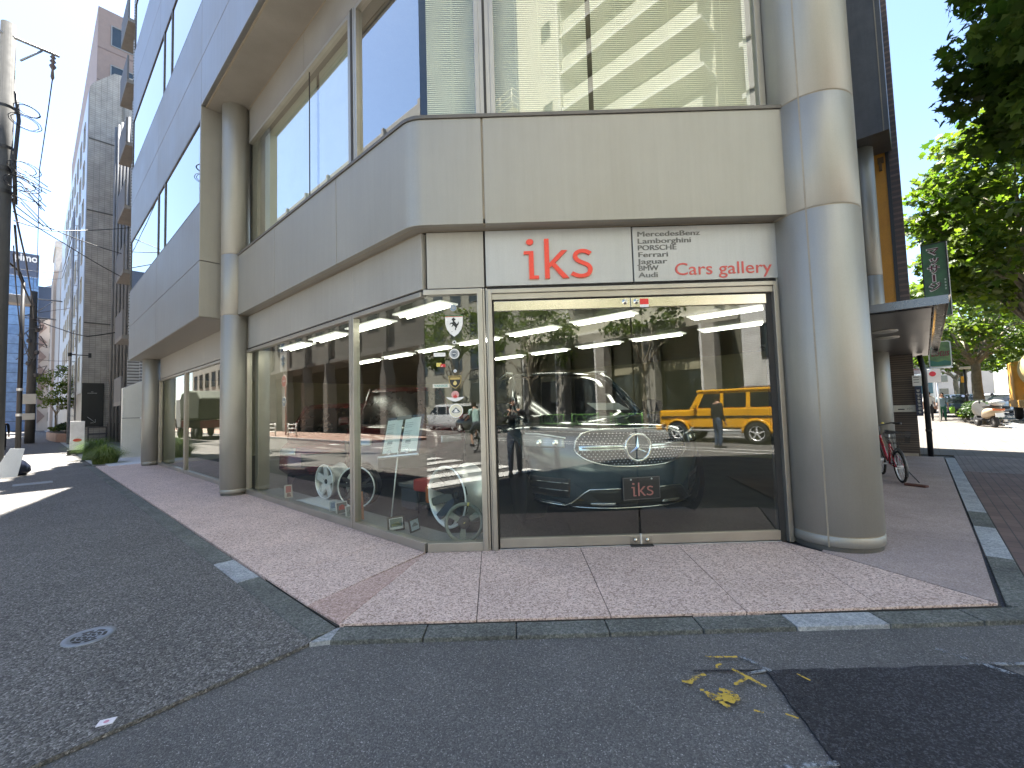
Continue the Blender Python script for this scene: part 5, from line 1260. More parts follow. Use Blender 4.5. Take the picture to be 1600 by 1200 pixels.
# tile tower
tt = building("tile_building", "tall grey tiled office tower with a pinkish upper block behind the balconies", FL, 38, 74, -14, .38, 0, 25.2, tile_g)
b = MB(FL); b.prism([(-14, 25.2), (.38, 25.2), (.20, 25.6), (-.9, 26.9), (-14, 29)], 38.0, 40, lambda d, z, s: FL(s, d, z)); b.build("sloped_parapet", tile_g, tt)
pinkish = M("pinkish_render", (.27, .21, .19), .7, 0, .08, 3)
b = MB(FL); b.box(42, 74, -13, -.22, 25, 34.4); b.build("upper_block", pinkish, tt)
b = MB(FL); b.box(41.98, 42.0, -13, -.22, 31.0, 31.08); b.box(41.98, 42.0, -13, -.22, 28.3, 28.38); b.build("string_course", M("pink_joint", (.2, .15, .14), .7), tt)
for z in (29.0, 32.3): face_windows(tt, lambda x, o, z_: FL(42 - o, x, z_), [(z - .75, z + .95)], [(-2.6, -1.0)])
sg_b = M("street_glass_panel", (.40, .42, .46), .35, .1, .08, 1.2)
b = MB(FL); b.box(38.2, 74, .385, .42, 3.4, 25); b.build("street_cladding", sg_b, tt)
for z in range(7): face_windows(tt, lambda x, o, z_: FL(x, .42 + o, z_), [(4.3 + 2.9 * z, 6.1 + 2.9 * z)], [(40 + 3.3 * q, 41.2 + 3.3 * q) for q in range(8)])
for z in (8.2, 16.2, 21.4): b = MB(FL); b.box(37.97, 38.0, -14, .37, z, z + .1); b.build("tile_joint", M("tile_joint", (.12, .115, .105), .8), tt)
b = MB(FL); b.box(37.9, 38.0, -1.5, -1.4, 0, 25) ; b.build("corner_trim", conc_d, tt)
bb = thing("notice_board", "large black notice board with small pale lettering and a white arrow on the tile tower", "sign", FL(37.9, -.15, 1.05))
b = MB(FL); b.box(37.84, 37.98, -.70, .40, 1.05, 4.05); b.build("panel", M("board_black", (.014, .017, .018), .35), bb, bevel=.01)
brt = tuple(-N) + (0,); gpale = M("board_print", (.42, .43, .42), .5)
b = MB(FL)
for z, x0, x1 in ((3.42, -.06, -.18), (3.33, .12, -.36)):
    x = x0
    while x > x1: b.box(37.832, 37.838, x - .028, x, z, z + .04); x -= .04
b.build("small_print", gpale, bb)
b = MB(FL); 
for (a, c) in (((.1, 1.72), (-.30, 1.32)), ((-.30, 1.32), (-.30, 1.56)), ((-.30, 1.32), (-.06, 1.30))): b.tube([FL(37.82, a[0], a[1]), FL(37.82, c[0], c[1])], .014, 5)
b.build("arrow", gpale, bb)
b = MB(FL); b.box(36.5, 38, -1.4, -.9, .0, 1.25); b.box(36.9, 37.5, -.85, .1, .5, .6); b.tube([FL(37, .1, 0), FL(37, .1, 1.0), FL(37, -.8, 1.0), FL(37, -.8, 0)], .05, 6); o = b.build("bicycle_rack", M("dark_rack", (.08, .08, .085), .5), None, bevel=.02); tag(o, "dark metal rack of pipes below the black notice board", "rack")
# planting in front
grass_clump("pale striped arching grass clump at the end of the granite paving", FL(16.4, 1.02, 0), .72, .78, 1000, leafmat("leaf_grass", (.08, .12, .03), (.22, .25, .09), .3), 3)
grass_clump("long dark green arching grass bed behind the pale clump", FL(19.3, 1.0, 0), 1.25, .98, 1900, leafmat("leaf_grassdark", (.05, .095, .02), (.12, .18, .04), .3), 4, name="grass_bed", ry=1.0, ang=R(138))
# sign stand and brick planter
t = thing("sign_stand", "upright white sign stand with a red oval near the grass bed", "sign", FL(23.4, 1.33, 0))
b = MB(FL); b.box(23.35, 23.5, 1.10, 1.56, .18, 1.45); b.build("panel", M("sign_white", (.66, .66, .66), .4), t, bevel=.01)
b = MB(FL); b.box(23.3, 23.55, 1.02, 1.64, .0, .2); b.build("base", black, t, bevel=.02)
b = MB(FL); b.plate(circ(0, 0, .14, 24, .07), FL(23.345, 1.33, .62), brt, (0, 0, 1), 0, .006); b.build("red_oval", red_d, t)
brk = tiles("planter_brick", U, (.34, .15, .09), (.27, .11, .07), (.2, .16, .13), .22, .075, .01)
t = thing("brick_planter", "low red brick planter full of green shrubs along the side street", "planter", FL(43, 1.2, 0))
b = MB(FL); b.prism([(39.5, .45), (39.5, 1.0), (41.5, 1.45), (46, 1.7), (52, 1.75), (52, .5)], 0, .62); b.build("wall", brk, t)
b = MB(FL); b.prism([(39.7, .55), (39.7, .95), (41.6, 1.35), (46, 1.6), (51.8, 1.65), (51.8, .6)], .62, .66); b.build("soil", M("soil", (.05, .04, .03), .9), t)
bush("shrub", "clipped green shrub filling the near end of the brick planter", FL(41.5, .95, .6), 1.6, .45, .9, 900, .16, leaf_bush, 5, ang=R(138))
bush("shrub", "yellow green low shrub at the far end of the brick planter", FL(45.5, 1.3, .6), 1.4, .4, .7, 700, .15, leaf_lit, 6, ang=R(138))
tree("small_tree", "small bright leafy tree rising over the brick planter", FL(46.5, 1.35, .6), 1.6, .07, (0, 0, 3.4), 1.25, 2.0, 42, 60, .5, .20, SIMPLE, leaf_lit, 8)
# far end of the street
gl_t = tiles("curtain_wall", N, (.10, .19, .36), (.15, .26, .45), (.05, .08, .13), 1.5, 1.75, .05, offset=0, rough=.12)
pt = building("glass_tower", "blue glass office tower with dark top band and white logo at the street end", FL, 115, 130, 2.1, 16, 0, 28.4, gl_t, wall="curtain_wall")
b = MB(FL); b.box(115, 130, 2.1, 16, 28.4, 32.7); b.build("top_band", M("navy_band", (.07, .085, .13), .35), pt)
text("lettering", "pimo", white, FL(114.9, 5.25, 31.2), brt, (0, 0, 1), 1.35, 2.9, .06, bold=.03, parent=pt)
bnv = building("navy_tower", "dark navy slab block between the glass tower and the tan tower", FL, 125, 140, -1.0, 2.3, 0, 29, M("navy_clad", (.06, .08, .12), .4, 0, .08))
b = MB(FL); b.prism([(-1.0, 29), (1.2, 29), (-1.0, 30.2)], 125, 130, lambda d, z, s: FL(s, d, z)); b.build("roof_slope", M("pale_roof", (.4, .4, .4), .6), bnv)
bz = building("terrace_block", "beige apartment block with a zigzag of triangular balconies far down the street", FL, 108, 118, -1.0, 1.9, 0, 19.6, M("beige_render", (.42, .37, .33), .7, 0, .06))
for k in range(7):
    b = MB(FL); z = 1.2 + 2.6 * k; b.prism([(1.9, z), (.95, z + 1.3), (1.9, z + 2.6)], 107.9, 108.0, lambda d, z, s: FL(s, d, z)); b.build("balcony", M("brown_balcony", (.22, .16, .14), .7), bz)
face_windows(bz, lambda x, o, z_: FL(108 - o, x, z_), [(1.6 + 2.6 * k, 3.2 + 2.6 * k) for k in range(7)], [(.0, .7)])
btn = building("tan_tower", "plain tan tower with a stepped pale top beside the tile tower", FL, 90, 100, -8, .75, 0, 24.2, M("tan_render", (.36, .31, .27), .7, 0, .06))
b = MB(FL); b.box(90.2, 100, -8, .55, 24.2, 27.8); b.box(90.05, 100, -8, .70, 27.8, 28.8); b.build("top_storey", M("pale_render", (.55, .52, .48), .7), btn)
b = MB(FL); b.box(76, 89, -10, .45, 0, 22); b.box(100.1, 107, -10, .2, 0, 16)
o = b.build("office_block", M("grey_office", (.3, .3, .3), .6, 0, .1), None, bevel=.03); tag(o, "plain grey office blocks seen edge on beyond the tile tower", "building")
# poles and wires
pole_m = M("pole_concrete", (.075, .075, .072), .85, 0, .2, 3, .1, 60, streak=.2)
def pole(name, label, s, d, h, r0, r1, m, cat="utility pole"):
    root = thing(name, label, cat, FL(s, d, 0)); b = MB(); b.tube([FL(s, d, -.1), FL(s, d, h)], [r0, r1], 20); b.build("shaft", m, root); return root
p1 = pole("utility_pole", "thick concrete utility pole at the left edge with a steel crossarm and tangled cables", 16.5, 3.47, 14.0, .22, .17, pole_m)
b = MB(); b.tube([FL(16.4, 4.2, 13.60), FL(16.4, 2.35, 13.55)], .055, 4); b.tube([FL(16.4, 3.2, 12.9), FL(16.4, 2.75, 13.5)], .03, 6); b.build("crossarm", M("galvanised", (.32, .33, .34), .5, .6), p1)
b = MB(); b.lathe([(.03, 0), (.075, -.08), (.03, -.13), (.08, -.22), (.03, -.28), (.09, -.38), (.03, -.5), (.05, -.75), (.0, -.9)], Matrix.Translation(FL(16.4, 2.5, 13.5)), 12); b.build("insulator", M("insulator", (.10, .07, .06), .3), p1)
for z, w_ in ((9.9, .10), (9.2, .14), (8.5, .12), (11.2, .10)):
    b = MB(); b.lathe([(.215, 0), (.215, w_)], Matrix.Translation(FL(16.5, 3.47, z)), 18); b.build("band", black, p1)
random.seed(21)
wire_m = M("cable_black", (.02, .02, .022), .6)
b = MB()
for q in range(9):
    z = random.choice((11.3, 10.9, 9.4, 8.9, 8.6)); rr = random.uniform(.22, .45); c = FL(16.3, 3.14 - random.uniform(0, .2), z)
    t = Vector((U.x * .3 - N.x * .9, U.y * .3 - N.y * .9, 0)).normalized()
    b.tube([c + t * math.cos(a * .5) * rr + Vector((0, 0, 1)) * math.sin(a * .5) * rr * .6 for a in range(13)], .012, 5, closed=True)
for q in range(10):
    c = FL(16.4, 3.27, random.uniform(8.3, 9.6)); b.tube([c, c + Vector((.12, .1, -.05)), c + Vector((random.uniform(.3, .75), random.uniform(.3, .6), random.uniform(-.9, -.3)))], .014, 5)
b.tube([FL(16.35, 3.27, 11.8), FL(16.3, 3.19, 10.9), FL(16.32, 3.25, 9.5), FL(16.3, 3.2, 8.2)], .05, 7)
b.build("cable_bundle", wire_m, p1)
p2 = pole("street_lamp_pole", "slim black street pole with a curved top in front of the glass tower", 26, 3.08, 7.9, .10, .07, black, "pole")
b = MB(); b.tube([FL(26, 3.08, 7.9), FL(26, 3.2, 8.35), FL(25.6, 3.5, 8.6), FL(25, 3.8, 8.65)], .045, 8); b.build("arm", black, p2)
for z in (2.9, 1.75): b = MB(); b.lathe([(.11, 0), (.11, .12)], Matrix.Translation(FL(26, 3.08, z)), 12); b.build("band", silver, p2)
p3_ = pole("utility_pole", "grey utility pole with transformer boxes and white meter boxes down the side street", 42, 2.72, 10.8, .26, .18, pole_m)
for (z0, z1, d0, d1) in ((2.75, 3.45, 2.45, 3.15), (1.65, 2.1, 2.5, 3.15)): b = MB(FL); b.box(41.5, 41.75, d0, d1, z0, z1); b.build("meter_box", offwhite, p3_, bevel=.02)
b = MB(FL); b.box(41.2, 42.2, 2.85, 4.4, 9.7, 10.3); b.build("transformer", M("transformer", (.3, .3, .29), .6), p3_, bevel=.05)
b = MB(); b.tube([FL(42, 3.4, 10.3), FL(42, 1.3, 10.3)], .05, 5); b.tube([FL(42, 3.0, 9.0), FL(42, 1.6, 8.9)], .05, 5); b.tube([FL(42, 2.7, 9.2), FL(42, 1.8, 10.2)], .03, 5); b.build("crossarm", M("galvanised", (.32, .33, .34), .5, .6), p3_)
random.seed(5); b = MB()
for q in range(14):
    z = random.uniform(4.5, 9.2); b.tube([FL(42, 2.9, z), FL(41.6, random.uniform(2.0, 3.4), z + random.uniform(-.5, .5)), FL(41.4, random.uniform(2.1, 3.5), z + random.uniform(-1, .4))], .03, 5)
for q in range(5): z = 4.8 + q * .8; b.lathe([(.06, -.15), (.12, -.1), (.12, .1), (.06, .15)], Matrix.Translation(FL(41.7, 2.5 + (q % 2) * .4, z)), 10)
b.build("fittings", M("dark_fitting", (.08, .08, .085), .6), p3_)
p4_ = pole("utility_pole", "thin pale steel pole with a ladder of rungs in front of the tile tower", 36, 1.08, 15.2, .08, .06, M("pale_pole", (.42, .42, .43), .5, .3))
b = MB(); b.tube([FL(36, .80, 1.5), FL(36, .80, 15.0)], .04, 6)
for q in range(26): b.tube([FL(36, .8, 1.8 + q * .5), FL(36, 1.08, 1.8 + q * .5)], .02, 5)
b.build("ladder", M("pale_pole", (.42, .42, .43), .5, .3), p4_)
b = MB(); b.tube([FL(36, 1.1, 5.75), FL(36, .2, 5.75)], .03, 6); b.lathe([(.10, -.12), (.10, .12)], Matrix.Translation(FL(36, 1.1, 5.75)), 10); b.box(35.9, 36.0, .1, .25, 5.6, 5.9, FL); b.build("camera_arm", black, p4_)
WIRES = {"cable dropping from the crossarm insulator down the street": [(16.5, 2.50, 12.7), (24, 2.70, 12.6), (42, 2.6, 11.2)],
 "cable from the thick pole to the second floor balconies": [(16.5, 3.26, 8.28), (18, 2.70, 8.30), (19.5, 1.52, 8.40), (20.6, .3, 8.51)],
 "nearly level cable from the thick pole to the balcony side screen": [(16.5, 3.22, 7.74), (18, 2.4, 8.1), (20.6, .06, 9.7)],
 "lower cable from the thick pole to the first balcony": [(16.5, 3.25, 8.03), (18, 2.08, 7.75), (20.6, .3, 7.52)],
 "thick sagging cable from the thick pole to the grey pole": [(16.5, 3.2, 7.60), (20, 3.13, 6.84), (26, 2.75, 6.79), (42, 2.7, 8.88)],
 "thick dark cable from the grey pole to the tile tower corner": [(42, 2.7, 8.88), (36, 1.5, 7.34), (31, .60, 6.31), (33, -1.1, 7.11)],
 "cable from the grey pole to the ladder pole": [(42, 2.7, 9.24), (40, 1.59, 9.3), (36, 1.07, 8.84)],
 "upper cable beside the thick sagging one": [(16.5, 3.27, 8.44), (24, 3.02, 8.5), (42, 2.7, 9.77)],
 "high level cable crossing the street past the glass tower": [(60, 5, 16.6), (60, 2.37, 16.53), (50, 1.1, 14.5), (36, 1.07, 14.0)],
 "second high level cable just below the first one": [(60, 5, 15.95), (60, 2.36, 15.88), (50, 1.1, 13.9), (36, 1.07, 13.4)],
 "cable sagging from the thick pole to the black pole": [(16.5, 3.21, 6.95), (20, 3.18, 6.2), (26, 3.08, 5.27)],
 "cable from the grey pole to the camera arm": [(42, 2.72, 5.97), (38, 1.4, 5.5), (36, 1.01, 5.43)],
 "cable from the black pole to the grey pole": [(26, 3.08, 5.5), (34, 2.8, 5.3), (42, 2.72, 6.01)],
 "lowest cable from the thick pole along the kerb": [(16.5, 3.21, 6.69), (24, 3.1, 5.3), (42, 2.75, 5.7)],
 "cable from the grey pole curving to the ladder pole low down": [(42, 2.7, 4.64), (40, 1.73, 5.1), (36, 1.07, 4.89)]}
for lab, pts in WIRES.items():
    P = [FL(*p) for p in pts]; out = []
    for p, q in zip(P, P[1:]): out += sag(p, q, .12 * (q - p).length / 12, 7)[:-1]
    out.append(P[-1]); b = MB(); b.tube(out, .032 if 'thick dark' in lab or 'thick sagging' in lab else .017, 5); tag(b.build("overhead_cable", wire_m, None), lab, "cable", "overhead cables over the side street")
# manhole cover, hatch, card
def manhole():
    c = Vector((-2.915, 3.035, -.006)); root = thing("manhole_cover", "oval looking grey iron manhole cover with a dark relief pattern in the side street asphalt", "manhole cover", c)
    iron = M("cast_iron", (.22, .235, .25), .5, .5, .2, 30, .15)
    b = MB(); b.lathe([(0, .0), (.098, .0), (.104, .003), (.135, .004), (.138, .0), (.138, -.02)], Matrix.Translation(c), 48); b.build("plate", iron, root)
    b = MB()
    for q in range(3):
        for sgn in (-1, 1):
            r0, r1 = .014 + q * .029, .034 + q * .029
            a0 = R(8 if sgn > 0 else 188); pts = [(r1 * math.cos(a0 + R(164) * t / 12), r1 * math.sin(a0 + R(164) * t / 12)) for t in range(13)] + [(r0 * math.cos(a0 + R(164) * t / 12), r0 * math.sin(a0 + R(164) * t / 12)) for t in range(12, -1, -1)]
            for t in range(12):
                if (t + q * 2) % 4 == 3: continue
                b.prism([(c.x + pts[t][0], c.y + pts[t][1]), (c.x + pts[t + 1][0], c.y + pts[t + 1][1]), (c.x + pts[24 - t][0], c.y + pts[24 - t][1]), (c.x + pts[25 - t][0], c.y + pts[25 - t][1])], c.z - .001, c.z + .0012)
    b.build("relief", darkjoint, root)
manhole()
b = MB(FL); b.box(11.6, 12.1, 2.35, 3.0, -.02, -.003); o = b.build("access_hatch", M("hatch", (.24, .25, .26), .7, .2, .2, 10), None, bevel=.002); tag(o, "flat grey rectangular hatch in the side street further up", "hatch")
b = MB(); cc = Vector((-2.01, 2.19)); rt_ = Matrix.Rotation(R(22), 2)
P4 = [cc + rt_ @ Vector(v) for v in ((-.033, -.024), (.033, -.024), (.033, .024), (-.033, .024))]
b.prism([tuple(p) for p in P4], -.007, -.004); o = b.build("card", M("card_white", (.72, .68, .70), .5), None); tag(o, "small white card with a pink emblem lying on the asphalt", "card")
b = MB(); b.prism([tuple(cc + Vector(v)) for v in circ(0, 0, .011, 16)], -.0038, -.003); b.build("emblem", M("card_pink", (.55, .25, .32), .5), o)
# rubbish bag, leaning panel, pedestrian
random.seed(4); b = MB(); c = FL(14.7, 2.98, 0)
b.rings([[c + Vector((math.cos(a * .3927) * r * random.uniform(.85, 1.12), math.sin(a * .3927) * r * random.uniform(.85, 1.12), z)) for a in range(16)] for r, z in ((.20, 0), (.27, .10), (.26, .24), (.17, .38), (.05, .46), (.07, .54))]); o = b.build("rubbish_bag", M("bag_plastic", (.025, .03, .05), .25), None, sharp=70); tag(o, "dark plastic rubbish bag at the foot of the thick utility pole", "bag")
b = MB(); b.plate([(0, 0), (.50, 0), (.62, .78), (.35, .80)], FL(14.2, 3.45, .0), tuple(-N) + (0,), (U.x * .25, U.y * .25, .95), 0, .02); o = b.build("leaning_board", white, None, bevel=.004); tag(o, "bright white board leaning at the lower left edge beside the bag", "board")
person("person in black clothes and cap walking away on the left pavement", FL(33.5, 3.75, 0), 312 + 180, 1.72, (.012, .012, .014), (.012, .012, .014), hat=M("cap_black", (.015, .015, .015), .7))

# ------------------------------------------------------------------ right hand side: neighbour, canopy, signs
mrt = tuple(MV) + (0,)
wood = tiles("dark_layered_cladding", MV, (.085, .062, .048), (.13, .098, .075), (.03, .022, .018), 3.0, .055, .008, rough=.6)
nb2 = thing("neighbour_building", "brown brick tiled building with an orange side wall beyond the big column", "building", FR(17, -4, 0))
b = MB(FR); b.box(14.4, 15.2, -6, -.06, 0, 3.1); b.build("cladding", wood, nb2, bevel=.01)
b = MB(FR); b.box(14.5, 17.0, -9, -.02, 3.1, 13.0); b.build("wall", tile_b, nb2, bevel=.01)
b = MB(FR); b.box(15.2, 17.0, -9, -.15, 0, 3.1); b.build("shop_wall", M("shop_wall_dark", (.08, .07, .065), .6), nb2)
b = MB(FR); b.box(14.42, 14.5, -5, -.27, 3.3, 8.6); ow = b.build("orange_wall", M("orange_render", (.56, .26, .035), .6, 0, .08, 4, .08, 40), nb2)
b = MB(FR); b.box(14.38, 14.42, -.42, -.30, 7.4, 7.55); b.box(14.36, 14.42, -.40, -.34, 7.2, 7.4); b.build("lamp", M("bronze", (.12, .07, .03), .5), ow)
b = MB(FR); b.box(14.40, 14.5, -.27, -.20, 3.1, 8.8); b.build("dark_edge", black, nb2)
b = MB(FR); b.box(14.36, 14.4, -1.2, -.09, .0, .075); b.build("skirting", M("pale_skirting", (.36, .31, .25), .6), nb2)
b = MB(FR); b.tube([FR(13.9, -.57, 2.9), FR(13.9, -.57, 5.3), FR(14.0, -.55, 5.5)], .04, 10); b.tube([FR(13.9, -.60, 3), FR(13.9, -.60, 7.0)], .03, 8); b.build("drain_pipe", M("green_grey_pipe", (.26, .27, .25), .5, .2), nb2)
b = MB(FR); b.box(14.34, 14.4, -.62, -.08, 1.08, 1.24); sp_ = b.build("number_strip", offwhite, nb2)
b = MB(FR); b.box(14.334, 14.34, -.40, -.28, 1.13, 1.155); b.build("dash", black, sp_)
text("lettering", "101", grey_letter, FR(14.336, -.25, 1.135), mrt, (0, 0, 1), .045, .09, .003, parent=sp_)
t = tag(thing("x", "", "sign", FR(14.3, 0, 1.7)), "small white notice with grey lines above the blue banner on the dark cladding", "sign"); t.name = "notice_sign"
b = MB(FR); b.box(14.28, 14.32, -.10, .06, 1.70, 1.95); b.build("panel", white, t)
b = MB(FR)
for z in (1.90, 1.84, 1.78): b.box(14.276, 14.28, -.08, .02, z, z + .015)
b.build("print_line", grey_letter, t)
t = thing("banner_sign", "narrow navy vertical banner with pale characters on the dark cladding", "sign", FR(14.3, 0, 1.0))
b = MB(FR); b.box(14.27, 14.30, -.07, .05, .98, 1.69); b.build("panel", M("navy_banner", (.02, .025, .06), .5), t)
b = MB(FR); random.seed(3)
for k in range(7):
    z = 1.60 - k * .085
    for q in range(3): b.box(14.266, 14.27, -.045 + random.uniform(-.005, .02), .01 + random.uniform(0, .02), z - q * .02, z - q * .02 + .009)
    b.box(14.266, 14.27, -.02, -.008, z - .05, z + .005)
b.build("lettering", offwhite, t)
t = thing("drain_pipe", "black vertical downpipe at the street edge of the dark cladding", "pipe", FR(14.55, .12, 0))
b = MB(); b.tube([FR(14.55, .12, 0), FR(14.55, .12, 2.0), FR(14.55, .06, 2.45)], .055, 10); b.build("shaft", black, t)
for z in (.6, 1.7): b = MB(); b.lathe([(.065, 0), (.065, .05)], Matrix.Translation(FR(14.55, .12, z)), 12); b.build("bracket", black, t)
# canopy
cn = thing("canopy", "flat grey metal entrance canopy reaching over the pavement behind the big column", "canopy", FR(11.5, 0, 2.8))
cz = lambda r: 2.80 - (r - 9.0) * .055
b = MB(FR)
v = [FR(r, m, cz(r) + h) for r in (9.0, 15.0) for m in (-2.6, .40) for h in (.0, .13)]
for q in ((0, 2, 3, 1), (4, 5, 7, 6), (0, 1, 5, 4), (2, 6, 7, 3), (1, 3, 7, 5)): b.face([v[i] for i in q])
b.build("fascia", M("canopy_steel", (.17, .165, .16), .28, .8, .1, 4), cn, bevel=.01)
for a, c in ((9.12, 10.0), (10.02, 11.2), (11.22, 12.4), (12.42, 13.6), (13.62, 15.0)):
    b = MB(); b.face([FR(a, -2.5, cz(a) - .012), FR(c, -2.5, cz(c) - .012), FR(c, .22, cz(c) - .012), FR(a, .22, cz(a) - .012)]); b.face([FR(a, -2.5, cz(a) - .004), FR(c, -2.5, cz(c) - .004), FR(c, .22, cz(c) - .004), FR(a, .22, cz(a) - .004)]); b.build("soffit_panel", M("canopy_soffit", (.30, .29, .28), .35, .6, .1, 3), cn)
b = MB(); b.face([FR(9.0, .235, cz(9) - .02), FR(15, .235, cz(15) - .02), FR(15, .25, cz(15) - .02), FR(9, .25, cz(9) - .02)]); b.face([FR(9.0, -2.5, cz(9) - .003), FR(9.1, -2.5, cz(9.1) - .003), FR(9.1, .24, cz(9.1) - .003), FR(9, .24, cz(9) - .003)]); b.build("dark_edge", black, cn)
b = MB(FR); v = [FR(r, m, z) for r in (9.0, 15.0) for m, z in ((.25, cz(r) - .01), (.43, cz(r) + .135))]; b.face([v[0], v[1], v[3], v[2]]); b.build("side_fascia", M("mirror_steel", (.5, .48, .44), .12, .95), cn)
b = MB(FR); b.box(9.6, 10.4, -.9, -.1, cz(9) + .1, cz(9) + .16); b.build("roof_plate", metal_b, cn)
for r_ in (10.75, 11.5):
    b = MB(); b.lathe([(0, -.03), (.17, -.03), (.19, -.015), (.19, 0)], Matrix.Translation(FR(r_, -.40, cz(r_) - .012)), 28); b.build("downlight", M("lamp_ring", (.6, .58, .53), .4), cn)
# hanging signs beyond the canopy
t = thing("massage_sign", "tall green vertical sign with dark red outlined katakana above the canopy end", "sign", FR(16, .5, 3.6))
b = MB(FR); b.box(16.0, 16.22, .27, .74, 3.55, 5.48); b.build("panel", M("sign_green", (.045, .13, .05), .35, 0, .45, 5), t, bevel=.01)
b = MB(FR); frame_rect(b, FR, .0, 0, 0, 0, 0, 0, 0); b.bm.free()
b = MB(); F3 = lambda x, y, z: FR(15.99 - y, x, z); frame_rect(b, F3, .26, .75, 3.54, 5.49, .022, -.02, .012); b.build("edge", black, t)
b = MB(FR); b.box(16.02, 16.2, .742, .77, 3.55, 5.48); b.build("side_strip", white, t)
maroon = M("sign_maroon", (.10, .012, .025), .5)
for k, chh in enumerate("マッサージ"):
    z = 5.19 - k * .238; wd = .225 if chh != "ッ" else .17
    if chh == "ー":
        for mm, hh, dd in ((white, .028, .001), (maroon, .0, .003)):
            b = MB(FR); b.box(15.988 - dd, 15.995 - dd, .475 - .022 - hh * .6, .475 + .022 + hh * .6, z - .01 - hh * .6, z + .17 + hh * .6); b.build("character", mm, t)
        continue
    text("character_outline", chh, white, FR(15.988, .475 - wd / 2 - .012, z - .012), mrt, (0, 0, 1), .185, wd + .022, .002, bold=.055, parent=t)
    text("character", chh, maroon, FR(15.985, .475 - wd / 2, z), mrt, (0, 0, 1), .170, wd, .002, bold=.018, parent=t)
b = MB(FR)
for k in range(4): b.box(15.985, 15.99, .665, .695, 4.22 + .08 * k, 4.27 + .08 * k)
b.build("small_print", M("sign_pale_green", (.35, .45, .35), .5), t)
t = thing("round_cornered_sign", "green projecting sign with white rim and dark red script below the canopy", "sign", FR(16.5, .5, 2.2))
b = MB(); b.plate(rrect(.25, .70, 2.22, 2.92, .06), FR(16.5, 0, 0), mrt, (0, 0, 1), -.12, 0); b.build("rim", M("sign_rim", (.66, .68, .66), .4), t)
b = MB(); b.plate(rrect(.275, .675, 2.245, 2.895, .045), FR(16.5, 0, 0), mrt, (0, 0, 1), .001, .006); b.build("panel", M("sign_green_pale", (.12, .22, .07), .4, 0, .5, 6), t)
b = MB(); b.plate([(.275, 2.26), (.675, 2.26), (.675, 2.36), (.56, 2.40), (.42, 2.36), (.275, 2.42)], FR(16.5, 0, 0), mrt, (0, 0, 1), .0065, .009); b.build("lower_band", M("sign_teal", (.03, .16, .11), .4), t)
text("lettering", "Lotus", M("sign_script", (.20, .02, .03), .5), FR(16.49, .295, 2.52), mrt, (0, .0, 1), .20, .36, .003, bold=.012, parent=t, shear=.35)
b = MB(); b.tube([FR(16.4, -.25, 2.18), FR(16.4, .3, 2.2), FR(16.4, .7, 2.2)], .02, 6); b.tube([FR(16.4, .0, 1.85), FR(16.4, .3, 2.2)], .015, 6); b.build("arm", silver, t)
b = MB(FR); b.box(16.3, 16.4, -.3, -.08, 2.1, 2.3); b.build("wall_bracket", red_d, t)

